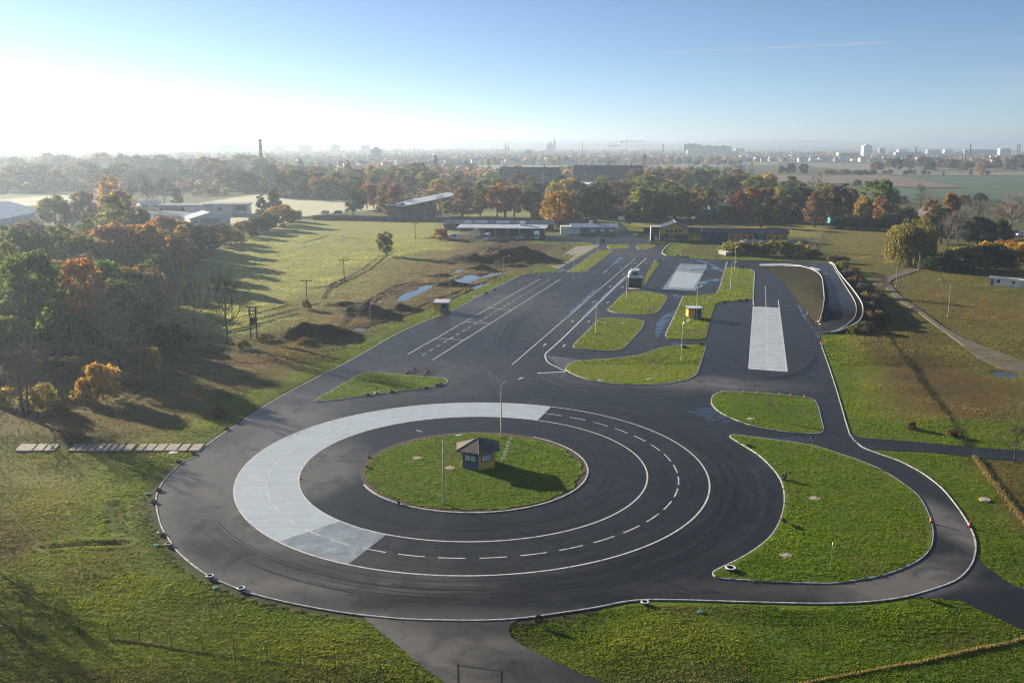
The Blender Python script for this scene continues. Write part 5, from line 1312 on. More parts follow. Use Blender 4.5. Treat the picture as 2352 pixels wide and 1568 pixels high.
# ------------------------------------------------------------------ wire fences
def fence(label, pts, h, group="wire fences", wires=3, mt=None, z=0.0, mesh=True):
    p = [Vector(q) for q in pts]; t = thing("wire_fence", label, "fence", p[0], 0, group)
    for q in p:
        v = q - p[0]; mb = MB(); mb.tube([(v.x, v.y, -.2), (v.x, v.y, h)], .035, 6); mb.obj("post", mt or M_DARKGREEN, t)
    mb = MB()
    for a, b in zip(p[:-1], p[1:]):
        for k in range(wires):
            zz = h * (.97 - k * .42); mb.tube([a - p[0] + Vector((0, 0, zz)), b - p[0] + Vector((0, 0, zz))], .005, 3, cap=False)
    mb.obj("wire", M_DARKGREEN, t)
    return t
M_DARKGREEN = simple("dark_green_post", (.015, .025, .02), .5)
fence("wire fence with dark posts across the lower left lawn", G(4, -60, 1138, 152, 1172, 352, 1210, 552, 1247, 758, 1268, 965, 1292, 1180, 1325, 1394, 1358, 1615, 1390, 1840, 1420, 2070, 1458, 2310, 1506) + G(5, 272, 1545, 515, 1600), 1.75)
fence("wire fence with dark posts across the lower right lawn", G(6, 2250, 1287, 2055, 1318, 1850, 1366, 1640, 1416, 1430, 1452, 1215, 1492, 995, 1533, 770, 1572, 545, 1610, 305, 1650, 60, 1690) + G(5, 2200, 1720, 1900, 1740), 1.75)
fence("long wire fence along its dark shadow line of tufts through the right meadow", G(2, 1330, 600, 1400, 700, 1450, 800, 1520, 895, 1590, 980, 1650, 1070, 1710, 1150, 1780, 1240, 1860, 1340, 1910, 1425, 1958, 1508), 1.7)
fence("wire fence down the dry grass strip at the right edge", G(6, 2005, 12, 2060, 80, 2120, 165, 2190, 250, 2250, 330, 2310, 410, 2380, 500), 1.7)
fence("old wire fence among the scrub under the left bare tree", G(3, -60, 1545, 55, 1500, 135, 1440, 210, 1395, 350, 1290, 420, 1255, 475, 1215, 545, 1190), 1.5)
t = thing("gate", "steel mesh gate at the bottom edge across the exit road", "gate", P(*D(5, 805, 1580)[0]), math.atan2(*(Vector(P(*D(5, 1105, 1622)[0])) - Vector(P(*D(5, 805, 1580)[0])))[:2][::-1]))
L_ = (Vector(P(*D(5, 1105, 1622)[0])) - Vector(P(*D(5, 805, 1580)[0]))).length
for x in (0, L_):
    mb = MB(); mb.tube([(x, 0, -.2), (x, 0, 1.9)], .06, 8); mb.obj("post", M_DARKGREEN, t)
mb = MB(); mb.tube([(.15, 0, .15), (L_ - .15, 0, .15), (L_ - .15, 0, 1.75), (.15, 0, 1.75), (.15, 0, .15)], .03, 6); mb.obj("leaf_frame", M_DARKGREEN, t)

# ------------------------------------------------------------------ vehicles
def wheel_mesh(r=.33):
    mb = MB(); mb.lathe([(0, -.1), (r * .6, -.1), (r * .62, -.11), (r * .95, -.1), (r, -.06), (r, .06), (r * .95, .1), (r * .62, .11), (r * .6, .1), (0, .1)], 16)
    for i in range(len(mb.m)): mb.m[i] = 1 if (i // 16) in (0, 8) else 0
    return mb.mesh("wheel", [M_RUBBER, M_GALV])
WH = wheel_mesh()
KINDS = {'car': dict(L=4.2, W=1.75, low=[(-2.1, .35), (-2.1, .75), (-1.95, .92), (-.95, 1.0), (1.55, 1.0), (2.05, .95), (2.1, .4)], top=[(-.95, 1.0), (-.3, 1.45), (1.1, 1.47), (1.75, 1.0)], wb=1.28),
         'estate': dict(L=4.4, W=1.78, low=[(-2.2, .35), (-2.2, .75), (-2.05, .92), (-1.0, 1.02), (2.05, 1.02), (2.2, .95), (2.2, .4)], top=[(-1.0, 1.02), (-.35, 1.5), (1.6, 1.52), (2.1, 1.02)], wb=1.35),
         'van': dict(L=5.2, W=1.95, low=[(-2.6, .4), (-2.6, .95), (-2.3, 1.15), (-1.75, 1.2), (2.6, 1.2), (2.6, .4)], top=[(-1.75, 1.2), (-1.0, 2.1), (2.45, 2.15), (2.6, 1.2)], wb=1.6),
         'bus': dict(L=7.5, W=2.3, low=[(-3.75, .45), (-3.75, 1.3), (-3.7, 1.35), (3.75, 1.35), (3.75, .45)], top=[(-3.7, 1.35), (-3.45, 2.8), (3.7, 2.85), (3.75, 1.35)], wb=2.3)}
def loft(prof, w0, w1, tuck):
    """side profile (x,z) given a width; upper points tucked in"""
    mb = MB(); n = len(prof); zs = [z for x, z in prof]; z0, z1 = min(zs), max(zs)
    vs = []
    for s in (-1, 1):
        for x, z in prof:
            k = (z - z0) / max(1e-6, z1 - z0); vs.append((x, s * (w0 + (w1 - w0) * k) / 2, z))
    mb.add(vs, [tuple(range(n)), tuple(range(2 * n - 1, n - 1, -1))] + [(i, n + i, n + (i + 1) % n, (i + 1) % n) for i in range(n)])
    return mb
PROTO = {}
def vehicle(kind, col, pt, heading, label, group=None, z=.06, name=None):
    K = KINDS[kind]; p = P(*pt, z); key = (kind, col)
    nm = name or {'car': 'parked_car', 'estate': 'parked_car', 'van': 'parked_van', 'bus': 'camper_bus'}[kind]
    if key in PROTO:
        t = copy_tree(PROTO[key]); t.name = nm
    else:
        t = thing(nm, label, {'car': 'car', 'estate': 'car', 'van': 'van', 'bus': 'camper'}[kind])
        loft(K['low'], K['W'], K['W'] * .97, 0).obj("body", CAR[col], t)
        tp = K['top']; cab = loft([(x, zz + .002) for x, zz in tp], K['W'] * .94, K['W'] * .78, 0).obj("cabin", M_GLASS, t)
        mb = MB(); (a, za), (b, zb) = tp[1], tp[2]; w = K['W'] * .80 / 2
        mb.box(a - .03, b + .03, -w, w, max(za, zb) - .005, max(za, zb) + .05)
        for (q0, q1) in ((tp[0], tp[1]), (tp[3], tp[2])):
            for s in (-1, 1): mb.tube([(q0[0], s * K['W'] * .465, q0[1]), (q1[0], s * w * .98, q1[1])], .05, 5)
        if kind in ('van', 'bus'): mb.box(a + .9, b - .05, -K['W'] * .46, K['W'] * .46, tp[0][1] + .01, max(za, zb) - .03)
        mb.obj("roof", CAR[col], t)
        for x in (-K['wb'], K['wb']):
            for s in (-1, 1):
                o = link("wheel", WH, t); o.location = (x, s * (K['W'] / 2 - .09), .33); o.rotation_euler = (math.pi / 2, 0, 0)
        for s in (-1, 1):
            mb = MB(); mb.box(-K['L'] / 2 - .02, -K['L'] / 2 + .05, s * K['W'] * .36 - .16, s * K['W'] * .36 + .16, .66, .82); mb.obj("headlight", M_STEELW, t)
            mb = MB(); mb.box(K['L'] / 2 - .05, K['L'] / 2 + .02, s * K['W'] * .4 - .1, s * K['W'] * .4 + .1, .68, .9); mb.obj("tail_light", M_RED, t)
        PROTO[key] = t
    t.location = p; t.rotation_euler = (0, 0, heading)
    t["label"] = label
    if group: t["group"] = group
    elif "group" in t: del t["group"]
    return t
R_ = math.radians
vehicle('estate', 'green', (1384.6, 557), R_(80), "dark green car driving toward us on the far yard", None, name="moving_car")
vehicle('car', 'maroon', (1465.6, 543), R_(5), "dark maroon car parked left of the training centre")
vehicle('van', 'white', (746, 492), R_(0), "white van at the edge of the frosted field"); vehicle('van', 'maroon', (775, 492), R_(0), "dark red van right behind the white van by the frosted field")
vehicle('car', 'black', (871, 489), R_(3), "dark car under the orange trees left of the glazed hall")
gp = "vehicles parked in front of the open shed"
vehicle('bus', 'white', (1118.4, 551), R_(80), "white camper bus facing us in front of the open shed", gp)
vehicle('car', 'green', (1176, 551.5), R_(70), "dark green car nearest us beside the white cars at the open shed", gp); vehicle('car', 'silver', (1180, 545.5), R_(75), "silver car behind the dark green car at the open shed", gp)
vehicle('car', 'white', (1188, 549.5), R_(70), "white car just right of the dark green car at the open shed", gp); vehicle('van', 'white', (1199.5, 547.5), R_(80), "tall white van right of the white car at the open shed", gp)
vehicle('car', 'grey', (1101, 549), R_(60), "small grey car left of the camper bus at the open shed", gp); vehicle('car', 'teal', (1142, 545.5), R_(85), "dark teal car right of the camper bus at the open shed", gp)
t = thing("caravan", "white caravan at the left end of the open shed", "caravan", P(1043, 549), R_(8)); loft([(-2.2, .5), (-2.3, 1.4), (-1.9, 2.5), (1.9, 2.55), (2.2, 1.3), (2.1, .5)], 2.1, 2.0, 0).obj("body", M_STEELW, t)
for s in (-1, 1): o = link("wheel", WH, t); o.location = (.1, s * .95, .33); o.rotation_euler = (math.pi / 2, 0, 0)
mb = MB(); mb.box(-1.2, 1.0, -1.08, -1.03, 1.35, 2.0); mb.obj("window", M_GLASS, t); mb = MB(); mb.tube([(-2.2, 0, .5), (-3.3, 0, .45)], .05, 6); mb.obj("drawbar", M_GALV, t)
t = thing("box_truck", "white box truck near the right end of the open shed", "truck", P(1232.5, 549.5), R_(85)); mb = MB(); mb.box(-1.2, 3.6, -1.15, 1.15, .9, 3.5); mb.obj("box_body", M_STEELW, t)
loft([(-3.2, .5), (-3.2, 1.5), (-2.8, 2.5), (-1.25, 2.6), (-1.25, .5)], 2.1, 2.0, 0).obj("cab", M_STEELW, t); mb = MB(); mb.box(-1.25, 3.5, -.5, .5, .55, .89); mb.obj("chassis", M_DARK, t); mb = MB(); mb.add([(-3.22, -.85, 1.55), (-3.22, .85, 1.55), (-2.85, .82, 2.42), (-2.85, -.82, 2.42)], [(3, 2, 1, 0)]); mb.obj("windscreen", M_GLASS, t)
for x in (-2.4, 2.4):
    for s in (-1, 1): o = link("wheel", WH, t); o.location = (x, s * .95, .42); o.rotation_euler = (math.pi / 2, 0, 0); o.scale = (1.3, 1.3, 1.3)
t = thing("tractor", "dark tractor at the right end of the open shed", "tractor", P(1247, 549.5), R_(75)); mb = MB(); mb.box(-2.0, .2, -.45, .45, .8, 1.5); mb.box(.2, 1.5, -.6, .6, .9, 1.4); mb.obj("body", CAR['grey'], t); mb = MB(); mb.box(.1, 1.4, -.65, .65, 1.41, 2.6); mb.obj("cab", M_GLASS, t)
mb = MB(); mb.box(0, 1.5, -.75, .75, 2.605, 2.72); mb.obj("roof", CAR['grey'], t)
for x, s_c in ((-1.5, 1.3), (.9, 2.3)):
    for s in (-1, 1): o = link("wheel", WH, t); o.location = (x, s * .85, .33 * s_c); o.rotation_euler = (math.pi / 2, 0, 0); o.scale = (s_c, s_c, s_c * 1.4)
t = thing("waste_container", "blue waste container between the white van and the box truck", "container", P(1217, 549.5), R_(4)); mb = MB(); mb.add([(-1.2, -.8, .15), (1.2, -.8, .15), (1.2, .8, .15), (-1.2, .8, .15), (-1.4, -.9, 1.7), (1.4, -.9, 1.7), (1.4, .9, 1.7), (-1.4, .9, 1.7)], [(0, 3, 2, 1), (0, 1, 5, 4), (1, 2, 6, 5), (2, 3, 7, 6), (3, 0, 4, 7)]); mb.obj("body", CAR['blue'], t); mb = MB(); mb.box(-1.45, 1.45, -.95, .95, 1.705, 1.85); mb.obj("lid", CAR['grey'], t)
gp = "cars parked before the long wing"
for q_, c_, lb in zip(D(12, 2030, 606, 2155, 604, 2265, 603), ('white',) * 3, ("left of the three white cars before the long wing", "middle of the three white cars before the long wing", "right of the three white cars before the long wing")):
    vehicle('car', c_, q_, R_(20), lb, gp)
for q_, c_, lb in zip(D(12, 1790, 572, 1910, 574, 2020, 572, 2240, 570) + D(13, 10, 582, 110, 580), ('teal', 'blue', 'teal', 'blue', 'teal', 'blue'), ("leftmost", "second", "third", "fourth", "fifth", "rightmost")):
    vehicle('car', c_, q_, R_(15), lb + " of the blue cars parked against the long wing", gp)
sheet("parking", G(12, 1745, 600, 1745, 560, 2350, 555) + G(13, 500, 560, 560, 590, 300, 610) + G(12, 2350, 620), .055, M_ROAD)
vehicle('van', 'white', D(2, 2335, 58)[0], R_(0), "white van at the right edge behind the hedge", None); vehicle('car', 'silver', D(2, 2262, 62)[0], R_(10), "silver car left of the white van behind the hedge", None); vehicle('car', 'blue', D(2, 2165, 60)[0], R_(10), "blue car under the bare trees at the right", None)
vehicle('car', 'white', D(12, 345, 195)[0], R_(0), "white car on the shaded lane behind the small dark tree")
# ------------------------------------------------------------------ trees: one of each kind, then copies
def leaf_mat(name, transl=.4):
    m = bpy.data.materials.new(name); m.use_nodes = True
    n, l = m.node_tree.nodes, m.node_tree.links; n.clear()
    out = n.new("ShaderNodeOutputMaterial"); oi = n.new("ShaderNodeObjectInfo"); ge = n.new("ShaderNodeNewGeometry")
    base = oi.outputs["Color"]
    cl = noise(n, l, objc(n), .42, 3, .6)
    gr = mixc(n, l, 1.0, base, (.42, .82, .50), 'MULTIPLY')     # greener, unturned foliage
    f = n.new("ShaderNodeMath"); f.operation = 'MULTIPLY'; l.new(ramp(n, l, cl, [(.38, 0.0), (.58, 1.0)]), f.inputs[0]); l.new(oi.outputs["Alpha"], f.inputs[1])
    c = mixc(n, l, f.outputs[0], base, gr)
    rnd = ramp(n, l, ge.outputs["Random Per Island"], [(0.0, (.55, .55, .6)), (.5, (1, 1, 1)), (1.0, (1.6, 1.45, 1.2))])
    c = mixc(n, l, 1.0, c, rnd, 'MULTIPLY')
    d = n.new("ShaderNodeBsdfDiffuse"); t = n.new("ShaderNodeBsdfTranslucent"); mx = n.new("ShaderNodeMixShader"); mx.inputs[0].default_value = transl
    l.new(c, d.inputs[0]); l.new(c, t.inputs[0]); l.new(d.outputs[0], mx.inputs[1]); l.new(t.outputs[0], mx.inputs[2]); l.new(mx.outputs[0], out.inputs[0])
    return m
M_LEAF = leaf_mat("autumn_foliage", .56)
M_BARK = simple("bark", (.075, .06, .048), .95, var=.35, scale=2)
def twig_mat():
    m, n, l, b = mat("twigs"); oi = n.new("ShaderNodeObjectInfo"); l.new(oi.outputs["Color"], b.inputs["Base Color"]); b.inputs["Roughness"].default_value = .95; return m
M_TWIG = twig_mat()
def leaves(R, clumps, per, size, flat=.0):
    """clumps: (centre, radius). small bent leaf sprays scattered through each clump"""
    vs, fs = [], []
    for c, cr in clumps:
        k = max(4, int(per * (cr ** 2)))
        u = R.normal(size=(k, 3)); u /= np.linalg.norm(u, axis=1)[:, None]
        p = c + u * cr * (R.uniform(.35, 1.05, (k, 1))) * np.array([1, 1, .85])
        nrm = u + R.normal(size=(k, 3)) * .75; nrm /= np.linalg.norm(nrm, axis=1)[:, None]
        a = np.cross(nrm, R.normal(size=(k, 3))); a /= np.linalg.norm(a, axis=1)[:, None]; b = np.cross(nrm, a)
        s = size * R.uniform(.55, 1.35, (k, 1)); s2 = s * R.uniform(.5, .95, (k, 1))
        o = len(vs) * 4
        q = np.stack([p - a * s - b * s2 * .4, p - a * s * .2 + b * s2 * -1.0, p + a * s + b * s2 * .3, p + a * s * .1 + b * s2], 1)
        vs.append(q.reshape(-1, 3))
    v = np.concatenate(vs); n = len(v) // 4
    return v, np.arange(n * 4).reshape(n, 4)
def mesh_np(name, v, f, m, smooth=False):
    me = bpy.data.meshes.new(name); me.vertices.add(len(v)); me.vertices.foreach_set("co", np.asarray(v, float).ravel())
    f = np.asarray(f); me.loops.add(f.size); me.loops.foreach_set("vertex_index", f.ravel().astype(np.int32))
    me.polygons.add(len(f)); me.polygons.foreach_set("loop_start", np.arange(0, f.size, f.shape[1], dtype=np.int32)); me.polygons.foreach_set("loop_total", np.full(len(f), f.shape[1], dtype=np.int32))
    me.update(); me.materials.append(m); return me
def env_clumps(R, n, rx, z0, z1, shape, cr, shell=.55):
    out = []; lob = R.uniform(.78, 1.12, 9)
    while len(out) < n:
        t = R.uniform(0, 1); a = R.uniform(0, 2 * math.pi); rr = shape(t) * rx * lob[int(a / 6.2832 * 9) % 9]
        r = rr * (shell + (1 - shell) * R.uniform(0, 1) ** .6); z = z0 + (z1 - z0) * t
        out.append((np.array([r * math.cos(a), r * math.sin(a), z]), cr * R.uniform(.65, 1.25) * (.6 + .4 * shape(t))))
    return out
def trunk_mesh(R, h, r, top, limbs=7, spread=3.0, lean=.2):
    mb = MB(); pts = [Vector((lean * math.sin(k * 1.3) * k / 5, lean * math.cos(k) * k / 5, h * k / 5)) for k in range(6)]; pts[0].z = -.3
    mb.tube(pts, [r * 1.25, r, r * .85, r * .68, r * .5, r * .3], 8)
    for i in range(limbs):
        t = .35 + .6 * i / limbs; a = i * 2.4 + R.uniform(-.4, .4); s = Vector((pts[0].x, 0, h * t)); L = spread * (1.1 - .6 * t) * R.uniform(.7, 1.1)
        e = s + Vector((math.cos(a) * L, math.sin(a) * L, L * R.uniform(.5, 1.0))); mb.tube([s, s.lerp(e, .5) + Vector((0, 0, -.1 * L)), e], [r * .45, r * .3, r * .12], 5)
    return mb.mesh("trunk", M_BARK, True)
def branch_mesh(seed, H=12.0, W=10.5, levels=5, twig=.032, up=.35, name="branches", first=.28, droop=0.0):
    """bare crown: limbs that fork again and again into fine twigs"""
    R = random.Random(seed); mb = MB()
    def grow(p, d, L, r, lv):
        q = p.copy(); dd = d.copy(); pts = [q.copy()]; n = 3 if lv > 1 else 2
        for k in range(n):
            dd = (dd + Vector((R.gauss(0, .16), R.gauss(0, .16), R.gauss(0, .10) + up * .12 - droop * .1 * (levels - lv)))).normalized(); q = q + dd * L / n; pts.append(q.copy())
        mb.tube(pts, [r * (1 - .55 * k / n) for k in range(n + 1)], 5 if lv > 3 else 3, cap=False)
        if lv <= 0: return
        kids = 3 if lv >= 3 else (4 if lv == 2 else 4)
        for k in range(kids):
            t = R.uniform(.35, 1.0); i = min(n - 1, int(t * n)); b = pts[i].lerp(pts[i + 1], t * n - i)
            ax = Vector((R.gauss(0, 1), R.gauss(0, 1), R.gauss(0, .6))); ax = (ax - dd * ax.dot(dd)).normalized()
            nd_ = (dd * R.uniform(.55, .9) + ax * R.uniform(.5, .95) + Vector((0, 0, up * .25))).normalized()
            grow(b, nd_, L * R.uniform(.5, .8), max(twig, r * .55), lv - 1)
    trunk = [Vector((0, 0, -.3))]; q = Vector((0, 0, 0)); r0 = H * .025
    nseg = 8
    for k in range(nseg): q = q + Vector((R.gauss(0, .06), R.gauss(0, .06), H * .82 / nseg)); trunk.append(q.copy())
    mb2 = MB(); mb2.tube(trunk, [r0 * (1.25 - 1.0 * k / nseg) for k in range(nseg + 1)], 8)
    for k in range(13):
        t = first + (1 - first) * k / 12.5; i = min(nseg - 1, int(t * nseg)); b = trunk[i].lerp(trunk[i + 1], t * nseg - i); a = k * 2.4 + R.uniform(-.5, .5)
        el = .45 + .75 * t; d = Vector((math.cos(a) * math.cos(el), math.sin(a) * math.cos(el), math.sin(el)))
        grow(b, d, W * (.60 - .33 * t) * R.uniform(.8, 1.15), r0 * .5 * (1.1 - .6 * t), levels - 2)
    v = np.array(mb.v); k = v[:, 2] > 0
    return mb2.mesh("trunk", M_BARK, True), mb.mesh(name, M_TWIG)
PRO = {}
sq = lambda t: math.sqrt(max(0, 1 - (2 * t - 1) ** 2))
shapes = {'round': lambda t: sq(.12 + .88 * t) ** .8, 'oval': lambda t: sq(.1 + .9 * t) ** .75 * (1.08 - .3 * t), 'tall': lambda t: sq(.05 + .95 * t) ** .6 * (1.05 - .45 * t), 'shrub': lambda t: math.sqrt(max(0, 1 - t * t)) ** .9}
def build_protos():
    for v in range(3):
        R = np.random.RandomState(10 + v)
        for kind, H, rx, zb, n, cr, per, sz in (('round', 12, 4.6, 1.2, 36, 1.5, 62, .32), ('oval', 14, 3.7, 1.0, 40, 1.35, 66, .31), ('tall', 15, 2.9, .9, 38, 1.15, 80, .28), ('shrub', 4, 3.0, .1, 36, .85, 120, .19)):
            cl = env_clumps(R, n, rx - cr * .7, zb + cr * .6, H - cr * .9, shapes[kind], cr, .35 if kind == 'shrub' else .5)
            V, Fc = leaves(R, cl, per, sz)
            PRO[kind, v] = (trunk_mesh(R, H * (.75 if kind != 'shrub' else .5), .26 if kind != 'shrub' else .09, 0, 7 if kind != 'shrub' else 5, rx * .75), mesh_np("crown", V, Fc, M_LEAF), H, rx * 2)
        tr, br = branch_mesh(30 + v); PRO['bare', v] = (tr, br, None, None)
        V, Fc = leaves(R, env_clumps(R, 34, 3.2, 3.5, 11.0, shapes['oval'], 1.0, .3), 16, .27); PRO['sparse', v] = (tr, mesh_np("crown", V, Fc, M_LEAF), 12, 7.6)
    for k in list(PRO):
        if k[0] == 'bare':
            v = np.array([x.co[:] for x in PRO[k][1].vertices]); H = v[:, 2].max(); W = 2 * np.percentile(np.hypot(v[:, 0], v[:, 1]), 97)
            PRO[k] = (PRO[k][0], PRO[k][1], H, W)
            s = ('sparse', k[1]); PRO[s] = (PRO[s][0], PRO[s][1], H, W * .95)
    R = np.random.RandomState(50)
    for v in range(2):
        H = 15.0; cl = []
        for i in range(16):
            z = 1.2 + (H - 1.6) * i / 16; rr = 2.7 * (1 - i / 16.5) + .25
            for k in range(max(3, int(9 * (1 - i / 20)))):
                a = R.uniform(0, 6.28); r = rr * R.uniform(.45, 1.0); cl.append((np.array([r * math.cos(a), r * math.sin(a), z - r * .25]), .55 * (1.1 - i / 26)))
        V, Fc = leaves(R, cl, 70, .2); PRO['spruce', v] = (trunk_mesh(R, H * .97, .22, 0, 0), mesh_np("crown", V, Fc, M_LEAF), H, 5.6)
        H = 20.0; cl = env_clumps(R, 44, 1.3, 1.6, 19.4, lambda t: (sq(.04 + .96 * t) ** .5) * (1.0 - .3 * t), .75, .3)
        V, Fc = leaves(R, cl, 75, .24); PRO['poplar', v] = (trunk_mesh(R, H * .9, .25, 0, 6, 1.3), mesh_np("crown", V, Fc, M_LEAF), H, 3.8)
    # willow: domed crown with hanging curtains
    H = 13.0; cl = env_clumps(R, 40, 4.6, 5.6, 12.2, shapes['round'], 1.2, .5); V1, F1 = leaves(R, cl, 60, .2)
    vs = []; 
    for i in range(760):
        a = R.uniform(0, 6.283); r = 5.4 * R.uniform(.45, 1.0) ** .5; z = 7.2 + 4.2 * math.sqrt(max(0, 1 - (r / 5.7) ** 2)) * R.uniform(.7, 1); L = R.uniform(5.0, 9.2) * (.6 + .4 * r / 5.4); k = int(L / .26)
        if z - L < .4: L = z - .4
        for j in range(k):
            c = np.array([r * math.cos(a) * (1 + .03 * j / k), r * math.sin(a) * (1 + .03 * j / k), z - L * j / k]) + R.normal(size=3) * .12
            d = R.normal(size=3); d[2] *= .3; d /= np.linalg.norm(d); s = .15; u = np.array([0, 0, .24])
            vs.append([c - d * s, c - d * s * .6 - u, c + d * s - u * .6, c + d * s * .5 + u * .6])
    V2 = np.array(vs).reshape(-1, 3); V = np.concatenate([V1, V2])
    PRO['willow', 0] = (trunk_mesh(R, 8, .5, 0, 8, 4.0), mesh_np("crown", V, np.arange(len(V)).reshape(-1, 4), M_LEAF), H, 11.2)
build_protos()
for k in list(PRO):
    if k[0] not in ('bare', 'sparse'):
        me = PRO[k][1]; v = np.empty(len(me.vertices) * 3); me.vertices.foreach_get("co", v); v = v.reshape(-1, 3)
        PRO[k] = (PRO[k][0], me, np.percentile(v[:, 2], 99.3), 2 * np.percentile(np.hypot(v[:, 0], v[:, 1]), 93))
NV = {k: len([1 for q in PRO if q[0] == k]) for k in set(q[0] for q in PRO)}
PALETTE = {'green': ((0.122, 0.177, 0.043), 'green'),
           'dark': ((0.049, 0.079, 0.037), 'dark green'),
           'olive': ((0.256, 0.232, 0.061), 'olive green'),
           'lime': ((0.290, 0.290, 0.077), 'pale yellow-green'),
           'yellow': ((0.460, 0.340, 0.080), 'yellow'),
           'gold': ((0.480, 0.285, 0.055), 'golden'),
           'orange': ((0.440, 0.205, 0.070), 'orange'),
           'rust': ((0.340, 0.185, 0.085), 'rust red'),
           'brown': ((0.229, 0.143, 0.073), 'brown'),
           'red': ((0.260, 0.105, 0.060), 'deep red'),
           'pink': ((0.270, 0.183, 0.143), 'pinkish grey'),
           'grey': ((0.161, 0.134, 0.115), 'grey')}
KW = {'round': ('broadleaf_tree', 'round-crowned tree'), 'oval': ('leafy_tree', 'oval-crowned tree'), 'tall': ('slender_tree', 'slender tree'), 'shrub': ('shrub', 'bush'), 'bare': ('bare_tree', 'bare tree'), 'sparse': ('thin_tree', 'thin-leaved tree'),
      'spruce': ('spruce_tree', 'conifer'), 'poplar': ('poplar_tree', 'poplar'), 'willow': ('willow_tree', 'weeping willow')}
rt = random.Random(77); TCOUNT = [0]
def tree(kind, x, yb, yt, w, col, alpha, label, group=None, far=False, z0=0.0):
    b = P(x, yb, z0); Y = b[1]; h = max(.8, height_at(x, yt, Y) - z0); wm = w * mpp(x, yb)
    v = TCOUNT[0] % NV[kind]; TCOUNT[0] += 1
    tr, cr, H, W = PRO[kind, v]
    t = thing(KW[kind][0], label, 'bush' if kind == 'shrub' else 'tree', b, rt.uniform(0, 6.283), group)
    t.scale = (wm / W, wm / W, h / H)
    if not far or kind in ('bare',): link("trunk", tr, t)
    c = PALETTE[col][0]; j = rt.uniform(.85, 1.15)
    o = link("branches" if kind == 'bare' else "crown", cr, t)
    if kind == 'bare': c = tuple(q * (1.15 if col == 'grey' else .34) for q in c)
    o.color = (c[0] * j, c[1] * j * rt.uniform(.93, 1.07), c[2] * j, alpha)
    if kind == 'sparse': q = link("branches", PRO['bare', v][1], t); q.color = (.10, .08, .066, 1)
    return t
def row(entries, place, group, far=False):
    """entries: kind, x, base, top, width, colour, share of green; labelled in order from the left"""
    for i, e in enumerate(sorted(entries, key=lambda e: e[1])):
        kind, x, yb, yt, w, col = e[:6]; al = e[6] if len(e) > 6 else .5
        if len(e) > 7: lb = e[7]
        else: lb = f"{PALETTE[col][1]} {KW[kind][1]}, " + (f"{nth(i)} from the left {place}" if i else f"leftmost {place}")
        tree(kind, x, yb, yt, w, col, al, lb, group, far)

def out_of(poly, x, y):
    c = False
    for (a, b), (d, e) in zip(poly, poly[1:] + poly[:1]):
        if (b > y) != (e > y) and x < (d - a) * (y - b) / (e - b) + a: c = not c
    return not c
